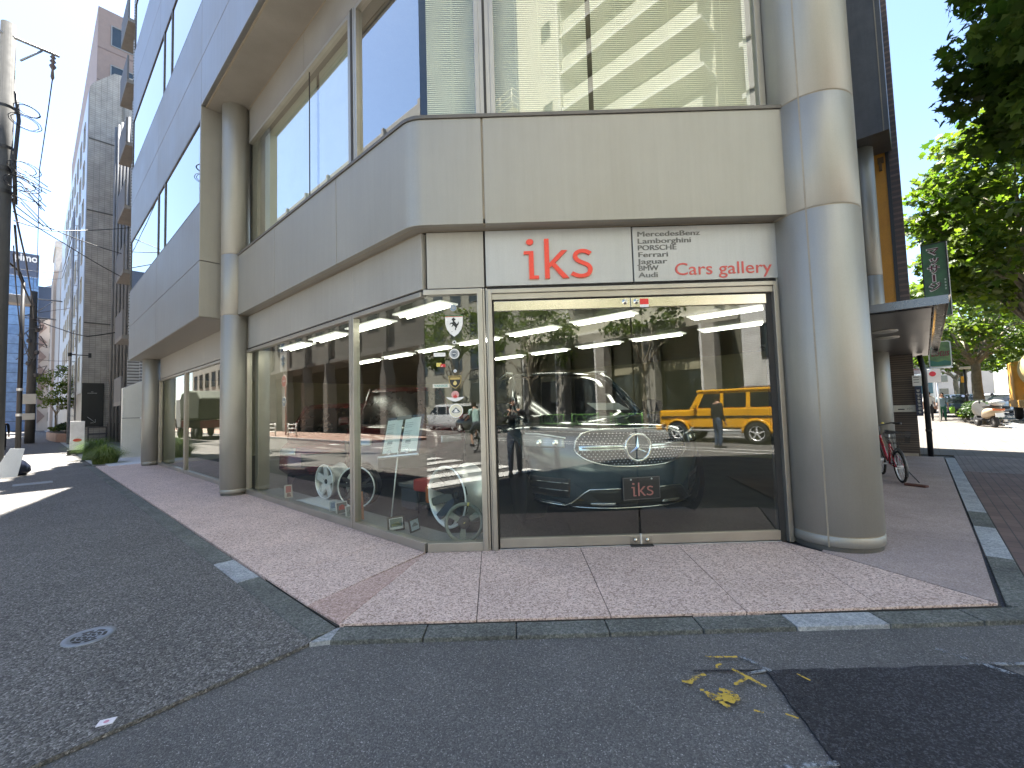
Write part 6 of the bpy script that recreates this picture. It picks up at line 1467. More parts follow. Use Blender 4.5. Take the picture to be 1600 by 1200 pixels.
# ------------------------------------------------------------------ red bicycle under the canopy
def bicycle(name, label, loc, az, frame_c, wr=.26, basket=True, lean=0., kid=True, group=None):
    root = thing(name, label, "bicycle", (0, 0, 0), group); wb = wr * 2 + .44
    fm_ = M("bike_%s" % str(frame_c), frame_c, .25, .1, .05, coat=.8)
    for y in (0, wb):
        Mx = Matrix.Translation((0, y, wr)) @ Matrix.Rotation(R(90), 4, 'Y')
        b = MB(); b.tube([Mx @ Vector((math.cos(a * .1963) * (wr - .02), math.sin(a * .1963) * (wr - .02), 0)) for a in range(32)], .020, 8, closed=True); o = b.build("wheel", rubber, root)
        b = MB(); b.tube([Mx @ Vector((math.cos(a * .1963) * (wr - .045), math.sin(a * .1963) * (wr - .045), 0)) for a in range(32)], .010, 6, closed=True)
        for q in range(18):
            a = q * .349; b.tube([Mx @ Vector((0, 0, .02 * (-1) ** q)), Mx @ Vector((math.cos(a) * (wr - .045), math.sin(a) * (wr - .045), 0))], .0018, 4)
        b.lathe([(0, -.04), (.022, -.04), (.022, .04), (0, .04)], Mx, 10); b.build("spokes", silver, o)
        b = MB(); b.tube([Vector((0, y + math.cos(R(a)) * (wr + .03), wr + math.sin(R(a)) * (wr + .03))) for a in range(20 if y else 10, 171 if y else 215, 15)], .016, 6); b.build("mudguard", M("mudguard", (.12, .12, .12), .4, .5), root)
    bbk = Vector((0, wr + .22, wr * .98)); seat = Vector((0, wr + .08, wr + .38)); head = Vector((0, wb - .16, wr + .42))
    b = MB(); b.tube([bbk, seat], .020, 10); b.tube([bbk + Vector((0, .02, .05)), bbk.lerp(head, .5) + Vector((0, 0, -.05)), head], .028, 10); b.tube([head - Vector((0, -.02, .08)), head + Vector((0, -.02, .06))], .024, 10)
    for x in (-.05, .05): b.tube([Vector((x, 0, wr)), bbk + Vector((x * .4, 0, 0))], .011, 7); b.tube([Vector((x, 0, wr)), seat + Vector((x * .3, .02, -.08))], .010, 7); b.tube([Vector((x, wb, wr)), Vector((x, wb - .05, wr * 2 + .05)), head + Vector((x * .3, .03, -.06))], .012, 7)
    b.build("frame", fm_, root)
    b = MB(); b.tube([seat, seat + Vector((0, -.03, .16))], .013, 8); b.build("seat_post", silver, root)
    sd = seat + Vector((0, -.02, .18)); b = MB()
    b.rings([[sd + Vector((math.cos(a * .5236) * w2, yy, math.sin(a * .5236) * .03)) for a in range(12)] for yy, w2 in ((-.13, .05), (-.12, .085), (-.04, .07), (.06, .03), (.13, .018))]); b.build("saddle", black, root)
    hb = head + Vector((0, -.03, .24)); b = MB(); b.tube([head, hb], .013, 8); b.tube([hb + Vector((-.27, -.12, .02)), hb + Vector((-.18, -.02, .03)), hb, hb + Vector((.18, -.02, .03)), hb + Vector((.27, -.12, .02))], .012, 8); h_ = b.build("handlebar", M("bar_steel", (.10, .10, .10), .35, .6), root)
    for x in (-1, 1): b = MB(); b.tube([hb + Vector((x * .20, -.05, .025)), hb + Vector((x * .29, -.14, .015))], .018, 8); b.build("grip", black, h_)
    b = MB(); b.lathe([(0, .03), (.02, .025), (.025, 0)], Matrix.Translation(hb + Vector((.06, 0, .02))), 12); b.build("bell", yel_d, h_)
    b = MB(); b.tube([hb + Vector((-.15, 0, .03)), hb + Vector((-.10, .12, -.05)), head + Vector((-.03, .06, -.05))], .004, 5); b.build("brake_cable", black, root)
    b = MB(); b.tube([bbk + Vector((-.10, .0, 0)), bbk + Vector((.10, 0, 0))], .014, 8); b.tube([bbk + Vector((.10, 0, 0)), bbk + Vector((.11, .12, -.10))], .009, 6); b.tube([bbk + Vector((-.10, 0, 0)), bbk + Vector((-.11, -.12, .10))], .009, 6)
    b.box(.11, .20, bbk.y + .09, bbk.y + .15, bbk.z - .115, bbk.z - .09); b.box(-.20, -.11, bbk.y - .15, bbk.y - .09, bbk.z + .09, bbk.z + .115); b.lathe([(.0, 0), (.085, 0), (.085, .006), (0, .006)], Matrix.Translation(bbk + Vector((.05, 0, 0))) @ Matrix.Rotation(R(90), 4, 'Y'), 24); b.build("crank", silver, root)
    if basket:
        b = MB(); c = Vector((0, -.05, wr * 2 + .13)) if kid else Vector((0, wb + .12, wr * 2 + .18)); 
        for z, s_ in ((0, .8), (.09, .9), (.18, 1.)):
            b.tube([c + Vector((x * .15 * s_, y * .12 * s_, z)) for x, y in ((-1, -1), (1, -1), (1, 1), (-1, 1))], .005, 5, closed=True)
        for q in range(-3, 4):
            for sy in (-1, 1): b.tube([c + Vector((q * .05 * .8, sy * .096, 0)), c + Vector((q * .05, sy * .12, .18))], .0025, 4); b.tube([c + Vector((sy * .12, q * .04 * .8, 0)), c + Vector((sy * .15, q * .04, .18))], .0025, 4)
        b.tube([c + Vector((-.03, .1, 0)), Vector((-.03, .0, wr))], .006, 5); b.tube([c + Vector((.03, .1, 0)), Vector((.03, .0, wr))], .006, 5); b.build("basket", black, root)
    b = MB(); b.tube([Vector((.05, .02, wr)), Vector((.20, -.06, .012))], .009, 6); b.build("kickstand", black, root)
    root.location = loc; root.rotation_euler = (0, R(lean), R(-az)); return root
bicycle("bicycle", "small red bicycle with rear wire basket parked under the canopy by the big column", FR(9.80, -.29, .012), 43 - 18, (.30, .008, .02), .27, lean=-3)
b = MB(FR); b.prism([(9.55, -.27), (9.45, -.01), (9.51, .03), (9.63, -.23)], .012, .05); o = b.build("stand_foot", M("wood_block", (.10, .04, .03), .7), None, bevel=.01); tag(o, "dark reddish block lying on the granite by the bicycle wheel", "block")

# ------------------------------------------------------------------ right hand street trees, scooter, people, traffic
tree("plane_tree", "nearest street tree, its dark leaves hanging in at the top right corner", FR(10.6, 2.45, 0), 6.6, .17, (.90, -.62, 7.35), 2.7, 3.8, 165, 95, .55, .26, MAPLE, leaf_shaded, 31, "street trees along the main road")
tree("plane_tree", "second street tree, sunlit yellow green crown behind the green vertical sign", FR(18.6, 2.4, 0), 4.6, .18, (.5, -.1, 6.7), 2.75, 3.3, 180, 75, .6, .26, MAPLE, leaf_lit, 32, "street trees along the main road")
tree("plane_tree", "third street tree with its grey trunk standing behind the scooter", FR(36.5, 2.45, 0), 3.4, .27, (0, 0, 5.7), 3.8, 3.3, 140, 52, .8, .32, MAPLE, leaf_lit, 33, "street trees along the main road")
tree("plane_tree", "fourth street tree with a thinner trunk just left of the scooter's tree", FR(43.5, 2.3, 0), 3.2, .24, (0, 0, 5.5), 3.8, 3.3, 110, 50, .85, .36, SIMPLE, leaf_lit, 34, "street trees along the main road")
tree("plane_tree", "far street tree crown between the round cornered sign and the trunks", FR(54, 2.4, 0), 3.0, .22, (0, 0, 6.0), 3.8, 3.2, 60, 50, .9, .42, SIMPLE, leaf_lit, 35, "street trees along the main road")
tree("plane_tree", "street tree overhanging between the sunlit second tree and the scooter", FR(20.6, 2.62, 0), 3.9, .16, (1.0, .4, 6.2), 2.6, 2.4, 100, 52, .75, .30, MAPLE, leaf_lit, 36, "street trees along the main road")
bush("planting_bed", "dark green shrub bed round the tree foot behind the scooter", FR(31.9, 2.15, 0), 2.6, .6, 1.25, 5200, .15, leaf_bush, 41, ang=R(47))
bush("planting_bed", "pale flowering shrubs at the left end of the bed", FR(33.5, 1.7, 0), 1.0, .4, .8, 500, .15, leaf_lit, 42, ang=R(47))
def scooter():
    root = thing("motor_scooter", "parked scooter seen from behind with tan and grey bodywork in front of the shrub bed", "scooter", (0, 0, 0))
    tan = M("scooter_tan", (.42, .33, .22), .3, .2); gr = M("scooter_grey", (.35, .34, .32), .3, .4)
    for y in (0, 1.3):
        Mx = Matrix.Translation((0, y, .24)) @ Matrix.Rotation(R(90), 4, 'Y'); b = MB(); b.lathe([(.12, -.06), (.2, -.065), (.24, -.03), (.24, .03), (.2, .065), (.12, .06)], Mx, 28); o = b.build("wheel", rubber, root); b = MB(); b.lathe([(0, -.04), (.13, -.05), (.13, .05), (0, .04)], Mx, 20); b.build("rim", silver_d, o)
    el = lambda cx, cy_, cz_, rx, rz: [Vector((cx + math.cos(a * .3927) * rx, cy_, cz_ + math.sin(a * .3927) * rz)) for a in range(16)]
    b = MB(); b.rings([el(0, -.32, .66, .06, .05), el(0, -.26, .66, .19, .14), el(0, .0, .62, .23, .2), el(0, .35, .55, .22, .2), el(0, .55, .42, .16, .12)]); b.build("body", tan, root, sharp=60)
    b = MB(); b.rings([el(0, -.33, .84, .05, .04), el(0, -.25, .85, .19, .07), el(0, .1, .84, .20, .06), el(0, .5, .80, .15, .05), el(0, .62, .78, .06, .03)]); b.build("seat", black, root, sharp=60)
    b = MB(); b.rings([el(0, -.46, .96, .05, .05), el(0, -.40, .96, .20, .12), el(0, -.2, .96, .21, .13), el(0, -.08, .94, .15, .09)]); b.build("top_box", gr, root, sharp=60)
    b = MB(); b.box(-.17, .17, -.40, -.36, .66, .74); b.build("tail_light", M("tail_amber", (.5, .12, .03), .2), root, bevel=.02)
    b = MB(); b.box(-.12, .12, -.43, -.42, .42, .58); b.build("number_plate", white, root)
    b = MB(); b.rings([el(0, 1.05, .72, .26, .30), el(0, 1.15, .72, .22, .32), el(0, 1.25, .60, .10, .2)]); b.build("front_shield", gr, root, sharp=60)
    b = MB(); b.box(-.18, .18, .5, 1.1, .26, .34); b.build("footboard", black, root, bevel=.02)
    b = MB(); b.tube([(0, 1.25, .3), (0, 1.05, 1.02)], .03, 8); b.tube([(-.36, .92, 1.06), (-.12, 1.04, 1.06), (.12, 1.04, 1.06), (.36, .92, 1.06)], .018, 8); b.build("handlebar", black, root)
    for s in (-1, 1): b = MB(); b.tube([(s * .25, 1.0, 1.06), (s * .34, .98, 1.25)], .008, 5); b.lathe([(0, .01), (.055, .008), (.06, 0)], Matrix.Translation((s * .36, .96, 1.28)) @ Matrix.Rotation(R(90), 4, 'X'), 14); b.build("mirror", black, root)
    b = MB(); b.tube([(.2, -.3, .28), (.2, .3, .24)], .055, 10); b.build("exhaust", M("exhaust", (.4, .38, .36), .3, .8), root)
    place(root, FR(28.1, 2.32, 0), R(-43 + 16), 1.12)
scooter()
person("woman in pale blue top and green trousers on the far right pavement", FR(35.6, .95, 0), 223, 1.62, (.20, .28, .32), (.02, .11, .065), long_hair=True, sleeve=.7)
b = MB(); b.rings([[FR(35.5, 1.34, .42) + Vector((math.cos(a * .524) * w2, math.sin(a * .524) * w2 * .5, z)) for a in range(12)] for w2, z in ((.12, 0), (.15, .18), (.13, .38))]); b.tube([FR(35.5, 1.28, .78), FR(35.5, 1.34, .92), FR(35.5, 1.40, .78)], .012, 5); o = b.build("shopping_bag", M("bag_lime", (.25, .52, .05), .5), None); tag(o, "lime green shopping bag held by the woman in green trousers", "bag")
person("person in white shirt and black trousers half hidden behind the black downpipe", FR(35.4, .40, 0), 43, 1.7, (.62, .60, .56), (.015, .015, .018), sleeve=.7)
gcar = M("car_slate", (.16, .22, .27), .2, .3, coat=.8); wcar = M("car_white", (.62, .64, .66), .2, 0, .04, coat=.8); bcar = M("car_blue", (.08, .10, .16), .2, .3, coat=.8)
place(plain_car("parked_car", "dark blue grey car behind the lamp post in the distant main road traffic", bcar, .88, 4.2, 1.5, 'van', "cars on the main road"), FR(41, 1.95, 0), R(-43), 1.0)
place(plain_car("parked_car", "white car in the distant main road traffic just right of the tree trunks", wcar, .9, 4.4, 1.5, 'sedan', "cars on the main road"), FR(46, 4.2, 0), R(-43))
place(plain_car("parked_car", "pale silver car further along the main road, right of the scooter", M("car_silver", (.45, .46, .47), .2, .6), .9, 4.5, 1.5, 'sedan', "cars on the main road"), FR(53, 4.6, 0), R(-43))
# white lorry front and red lamp beyond the pedestrians
t = thing("white_truck", "white lorry with a blue windscreen beyond the two pedestrians", "truck", FR(52, .6, 0))
b = MB(FR); b.box(50, 52, -.55, 1.0, .55, 3.0); b.build("cab", wcar, t, bevel=.12)
b = MB(FR); b.box(52.1, 57, -.6, 1.05, .6, 3.4); b.build("box_body", M("truck_box", (.6, .62, .63), .5), t, bevel=.04)
b = MB(FR); b.box(49.97, 50.05, -.42, .88, 1.65, 2.6); b.build("windscreen", M("windscreen_blue", (.06, .16, .22), .1), t, bevel=.05)
b = MB(FR); b.box(49.96, 50.03, -.4, .85, .75, 1.05); b.build("grille", M("truck_grille", (.2, .2, .2), .5), t)
for m_ in (-.4, .85):
    b = MB(); b.lathe([(0, -.14), (.42, -.14), (.48, -.08), (.48, .08), (.42, .14), (0, .14)], Matrix.Translation(FR(51, m_, .48)) @ Matrix.Rotation(R(-47 + 90), 4, 'Z') @ Matrix.Rotation(R(90), 4, 'X') , 24); b.build("wheel", rubber, t)
t = thing("traffic_signal", "slim dark signal pole with a small amber plate beside the far trunks", "signal", FR(35.5, 1.95, 0))
b = MB(); b.tube([FR(35.5, 1.95, 0), FR(35.5, 1.95, 3.0)], .06, 8); b.build("pole", black, t)
b = MB(FR); b.box(35.4, 35.45, 1.78, 1.9, 2.15, 2.5); b.build("plate", M("amber_plate", (.7, .35, .02), .5), t)
b = MB(FR); b.box(35.3, 35.6, 1.75, 2.2, 2.9, 3.05); b.build("lamp_head", offwhite, t, bevel=.03)
t = thing("roadside_sign", "small white sign with a red disc on a post beyond the black downpipe", "sign", FR(34, .62, 0))
b = MB(FR); b.box(34, 34.05, .35, .95, 2.2, 2.95); b.build("panel", white, t, bevel=.02)
b = MB(); b.plate(circ(0, 0, .14, 24), FR(33.99, .62, 2.68), mrt, (0, 0, 1), 0, .01); b.build("disc", M("sign_red", (.62, .04, .06), .5), t)
b = MB(); b.tube([FR(34.06, .78, 0), FR(34.06, .78, 2.3)], .04, 8); b.build("post", silver, t)
# concrete mixer lorry cut by the right edge
t = thing("mixer_truck", "yellow and maroon concrete mixer lorry cut off by the right edge of the view", "truck", FR(32, 5.2, 0))
yl = M("truck_yellow", (.55, .30, .06), .4); mr = M("truck_maroon", (.20, .02, .03), .4)
b = MB(FR); b.box(30, 38, 3.75, 5.9, .7, 1.1); b.build("chassis", yl, t, bevel=.03)
b = MB(); b.lathe([(0, 0), (.5, 0), (1.15, 1.2), (1.2, 2.2), (.95, 3.6), (.5, 4.6), (0, 4.6)], Matrix.Translation(FR(31, 4.85, 2.9)) @ Matrix.Rotation(R(-43), 4, 'Z') @ Matrix.Rotation(R(-98), 4, 'X'), 32); b.build("drum", M("drum_cream", (.60, .48, .22), .5), t)
b = MB(FR); b.box(30.4, 30.9, 3.85, 4.5, 1.7, 3.3); b.build("hopper", mr, t, bevel=.05)
b = MB(FR); b.box(36, 38, 3.8, 5.9, 1.0, 3.2); b.build("cab", yl, t, bevel=.1)
for r_ in (31, 32.2, 37):
    for m_ in (4.0, 5.7): b = MB(); b.lathe([(0, -.15), (.42, -.15), (.5, -.08), (.5, .08), (.42, .15), (0, .15)], Matrix.Translation(FR(r_, m_, .5)) @ Matrix.Rotation(R(47), 4, 'Z') @ Matrix.Rotation(R(90), 4, 'X'), 24); b.build("wheel", rubber, t)
# far end of the main road
for k, (r_, m0, m1, h, col, lab) in enumerate(((85, -12, .3, 14, (.30, .26, .23), "brown mid rise block at the far end of the near pavement"), (120, 14, 30, 22, (.4, .4, .4), "pale grey mid rise block across the far end of the main road"), (140, -8, 12, 16, (.42, .40, .36), "pale low block closing the far end of the main road"), (60, 18, 30, 14, (.36, .33, .3), "beige block on the far side of the main road"))):
    bl = building("office_block", lab, FR, r_, r_ + 20, m0, m1, 0, h, M("far_render_%d" % k, col, .7, 0, .1, .8))
    face_windows(bl, lambda x, o, z_, r_=r_: FR(r_ - o, x, z_), [(1.5 + 3 * q, 3.1 + 3 * q) for q in range(int(h / 3) - 0)], [(m0 + 1 + 2.6 * q, m0 + 2.6 + 2.6 * q) for q in range(int((m1 - m0 - 1) / 2.6))], cap=24)
b = MB(FR); b.box(17.2, 84, -12, -3.0, 0, 5.2); o = b.build("shop_row", M("far_shops", (.22, .19, .17), .7, 0, .2, .8), None, bevel=.05); tag(o, "row of brown shop buildings along the near pavement beyond the brick tiled one", "building")

# ------------------------------------------------------------------ what the shop glass mirrors: the far side of both streets
brick_p = tiles("grey_brick", RV, (.30, .285, .25), (.25, .235, .20), (.36, .34, .31), .22, .07, .012, rough=.8)
pale = M("pale_render", (.55, .52, .48), .7)
BM = 17.6
store = thing("apartment_building", "tall beige apartment block with white edged balconies mirrored in the upper front glass", "building", FR(-8, 20, 0))
b = MB(FR); b.box(-18.2, -2.9, 20.2, 30, 0, 40); b.build("wall", M("apartment_wall", (.50, .485, .38), .7, 0, .08, 1.), store)
b = MB(FR); b.box(-18.2, -1.6, 19.6, 20.2, 5.7, 6.6); b.box(-18.2, -1.6, BM, 19.7, 5.75, 6.3); b.build("awning_beam", M("beam_concrete", (.36, .34, .28), .7), store)
for r_ in (-16.9, -13.55, -10.1, -6.6, -3.1):
    b = MB(FR); b.box(r_ - .32, r_ + .32, BM - .25, BM + .55, 0.1, 5.75); b.build("brick_pillar", brick_p, store, bevel=.01)
    b = MB(FR); b.box(r_ - .46, r_ - .34, BM - .25, BM - .1, 0.1, 5.75); b.build("white_pipe", white, store)
for r0, r1 in ((-16.5, -13.95), (-13.2, -10.5), (-9.75, -7.0), (-6.25, -3.5)):
    b = MB(FR); b.box(r0, r1, BM + .9, BM + 1.0, .1, 3.4); b.build("shop_window", g_dark, store)
    b = MB(FR); b.box(r0, r1, BM + .85, BM + 1.0, 3.4, 5.7); b.build("shop_header", M("shop_header", (.33, .31, .22), .7), store)
bal_w = M("balcony_white", (.70, .69, .62), .6, 0, .05)
for k in range(12):
    z = 6.4 + 2.85 * k
    b = MB(FR); b.box(-13.3, -2.95, 18.4, 20.2, z, z + .18); o = b.build("balcony", M("balcony_soffit", (.55, .54, .43), .7), store)
    e = MB(FR); e.box(-13.34, -2.9, 18.34, 18.42, z - .03, z + .21); e.box(-2.95, -2.88, 18.34, 20.2, z - .03, z + .21); e.build("slab_edge", bal_w, o)
    e = MB(FR); e.box(-13.2, -3.1, 18.42, 18.45, z + .2, z + 1.15); e.build("parapet", M("parapet_beige", (.58, .57, .46), .6), o)
    for r_ in (-12.6, -9.4, -6.2):
        f = MB(FR); f.box(r_, r_ + 2.2, 20.12, 20.2, z + .4, z + 2.3); f.build("pane", g_dark, o); f = MB(FR); frame_rect(f, FR, r_ - .05, r_ + 2.25, z + .35, z + 2.35, .07, 20.06, 20.2); f.box(r_ + 1.06, r_ + 1.14, 20.08, 20.2, z + .4, z + 2.3); f.build("window_frame", metal_d, o)
b = MB(FR); b.box(-13.5, -13.3, 18.2, 20.2, 6.3, 40); b.build("side_fin", bal_w, store)
b = MB(FR); b.box(-18.3, -13.5, 18.9, 20.2, 6.3, 44); b.build("stair_tower", M("tower_cream", (.56, .54, .46), .7, 0, .06), store)
face_windows(store, lambda x, o, z: FR(x, 18.9 - o, z), [(30.6, 31.9), (24, 25.3), (12, 13.3)], [(-15.6, -14.6)])
for k in range(12):
    b = MB(FR); z = 6.4 + 2.85 * k; b.box(-.75, .0, 18.2, 18.9, z, z + 2.55); b.box(-1.0, -.3, 18.3, 18.9, z + 2.56, z + 2.84); b.build("white_pier", bal_w, store)
gt = building("glass_office", "blue grey glass office tower mirrored at the right edge of the upper front glass", FR, .05, 14, 18.6, 30, 8, 38, tiles("glass_cladding", RV, (.20, .25, .25), (.26, .31, .30), (.10, .11, .11), 1.3, 1.9, .03, offset=0, rough=.15), wall="curtain_wall")
wb_ = building("white_brick_house", "white brick house with one window behind the yellow off-roader", FR, -1.5, 12, BM, 24, .1, 7.9, tiles("white_brick", RV, (.60, .60, .58), (.66, .66, .64), (.42, .42, .42), .30, .09, .012, rough=.7))
face_windows(wb_, lambda x, o, z: FR(x, BM - o, z), [(3.6, 5.3)], [(-.6, .7), (3, 4.3), (6.4, 7.7)], fm=black)
b = MB(FR); b.box(-1.6, 9, BM - .35, BM - .25, .1, 2.2); o = b.build("wooden_fence", tiles("fence_wood", RV, (.14, .075, .04), (.18, .10, .055), (.05, .03, .02), .12, 4, .006, offset=0, rough=.8), None, bevel=.01); tag(o, "dark brown wooden fence below the white brick house", "fence")
lowb = building("grey_office", "grey office block with a railed roof mirrored in the middle of the upper front glass", FR, -48, -18.4, BM + .6, 34, 0, 26.6, M("low_render", (.33, .325, .27), .7, 0, .1, 1.))
b = MB(FR)
for z in (27.1, 27.7, 28.3): b.tube([FR(-48, BM + .7, z), FR(-18.5, BM + .7, z), FR(-18.5, 30, z)], .05, 5)
for k in range(21): b.tube([FR(-48 + 1.47 * k, BM + .7, 26.6), FR(-48 + 1.47 * k, BM + .7, 28.3)], .045, 5)
b.build("roof_railing", bal_w, lowb)
face_windows(lowb, lambda x, o, z: FR(x, BM + .6 - o, z), [(2 + 3.1 * k, 3.9 + 3.1 * k) for k in range(8)], [(-46 + 3 * q, -44.2 + 3 * q) for q in range(9)], cap=72)
# corner block across the side street
cb = building("concrete_block", "grey concrete block on flared pillars mirrored in the side street window", FL, 15.5, 46, 12.2, 24, 5.2, 19.6, M("block_concrete", (.30, .29, .265), .85, 0, .15, 1.2, streak=.12))
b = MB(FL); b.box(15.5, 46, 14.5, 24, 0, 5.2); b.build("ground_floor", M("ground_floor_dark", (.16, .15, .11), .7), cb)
for k in range(8):
    s0 = 16.2 + 3.9 * k
    b = MB(FL); b.prism([(s0 - .35, .1), (s0 + .35, .1), (s0 + .35, 3.6), (s0 + .10, 4.3), (s0 + .10, 5.2), (s0 - .10, 5.2), (s0 - .10, 4.3), (s0 - .35, 3.6)], 11.8, 12.5, lambda s, z, d: FL(s, d, z)); b.build("flared_pillar", conc, cb, bevel=.02)
    b = MB(FL); b.box(s0 - .12, s0 + .12, 12.0, 12.2, 5.2, 19.6); b.build("rib", conc, cb)
face_windows(cb, lambda x, o, z: FL(x, 12.2 - o, z), [(7.0, 9.0), (10.2, 12.2), (13.4, 15.4), (16.4, 18.2)], [(17.3 + 3.9 * k, 18.7 + 3.9 * k) for k in range(8)], cap=40)
for z in (5.2, 9.6, 12.8): b = MB(FL); b.box(15.4, 46.1, 12.05, 12.2, z, z + .25); b.build("band", conc, cb)
bk = building("beige_flats", "beige flats with white framed windows rising behind the concrete block", FL, 28, 48, 26, 40, 0, 31, M("flats_beige", (.45, .40, .31), .7, 0, .08, 1.))
face_windows(bk, lambda x, o, z: FL(x, 26 - o, z), [(20 + 2.9 * k, 21.7 + 2.9 * k) for k in range(4)], [(29 + 2.6 * q, 30.4 + 2.6 * q) for q in range(7)], fm=white)
bk2 = building("white_flats", "white rendered block mirrored in the far showroom window", FL, 49, 66, 11.6, 22, 0, 17, M("flats_white", (.5, .48, .43), .7, 0, .08, 1.))
face_windows(bk2, lambda x, o, z: FL(x, 11.6 - o, z), [(2 + 3 * k, 3.8 + 3 * k) for k in range(5)], [(50 + 2.7 * q, 51.5 + 2.7 * q) for q in range(6)])
# vertical sign of the corner block
t = thing("vertical_sign", "white vertical sign with blue strokes mirrored in the left window", "sign", FL(33, 11.2, 5))
b = MB(FL); b.box(33.0, 34.3, 11.0, 11.25, 5.0, 12.0); b.build("panel", white, t, bevel=.02)
b = MB(FL); random.seed(9)
for k in range(5):
    z = 11.2 - k * 1.3
    b.box(33.25, 34.05, 10.97, 11.0, z, z + .12); b.box(33.55, 33.72, 10.96, 11.0, z - .6, z + .3); b.box(33.3, 33.95, 10.965, 11.0, z - .45, z - .33)
    if k % 2: b.box(33.9, 34.03, 10.96, 11.0, z - .7, z)
b.build("strokes", M("sign_blue", (.05, .16, .35), .5), t)
t = thing("no_entry_sign", "round red no entry sign on a red post mirrored in the left window", "road sign", FL(27.5, 8.9, .1))
b = MB(); b.tube([FL(27.5, 8.9, 0), FL(27.5, 8.9, 4.1)], .05, 10); b.build("post", M("post_red", (.30, .04, .04), .5), t)
vr = tuple(U) + (0,)
for z, rr, mm, nm in ((3.75, .42, M("sign_red", (.62, .04, .06), .5), "disc"), (2.35, .34, M("sign_blue", (.05, .16, .35), .5), "disc")):
    b = MB(); b.plate(circ(0, 0, rr, 32), FL(27.5, 8.8, z), vr, (0, 0, 1), -.02, .02); o = b.build("rim", white, t)
    b = MB(); b.plate(circ(0, 0, rr * .9, 32), FL(27.5, 8.8, z), vr, (0, 0, 1), -.024, .024); b.build(nm, mm, o)
    b = MB(); b.plate([(-rr * .6, -.06), (rr * .6, -.06), (rr * .6, .06), (-rr * .6, .06)], FL(27.5, 8.8, z), vr, (0, 0, 1), -.028, .028); b.build("bar", white, o)
for s0 in (28.6, 25.2):
    b = MB()
    for q in (0, 1.2): b.tube([FL(s0 - q, 8.2, 0), FL(s0 - q, 8.2, .95)], .045, 8)
    for z in (.35, .6, .85): b.tube([FL(s0, 8.2, z), FL(s0 - 1.2, 8.2, z)], .04, 8)
    tag(b.build("guard_rail", white, None), "short white three bar guard rail at the kerb " + ("beside the red no entry post" if s0 > 27 else "in front of the concrete block"), "guard rail")
# green pipe fence on the far kerb
gfm = M("fence_green", (.10, .26, .05), .5)
def gfence(r0, lab):
    b = MB()
    for q in (0, 2.0): b.tube([FR(r0 + q, 15.25, .1), FR(r0 + q, 15.25, 1.05)], .035, 8)
    for z in (.95, .35): b.tube([FR(r0, 15.25, z), FR(r0 + 2.0, 15.25, z)], .025, 6)
    for c in (.65, 1.35): b.tube([FR(r0 + c + math.cos(R(a)) * .34, 15.25, .65 + math.sin(R(a)) * .3) for a in range(0, 360, 60)], .02, 6, closed=True)
    tag(b.build("pipe_fence", gfm, None), lab, "fence", "green pipe fence panels on the far kerb")
gfence(-13.6, "green pipe fence panel left of the brick pillar behind the parked black car roof"); gfence(-10.9, "green pipe fence panel in the middle of the mirrored row"); gfence(-8.0, "green pipe fence panel nearest the yellow off-roader")
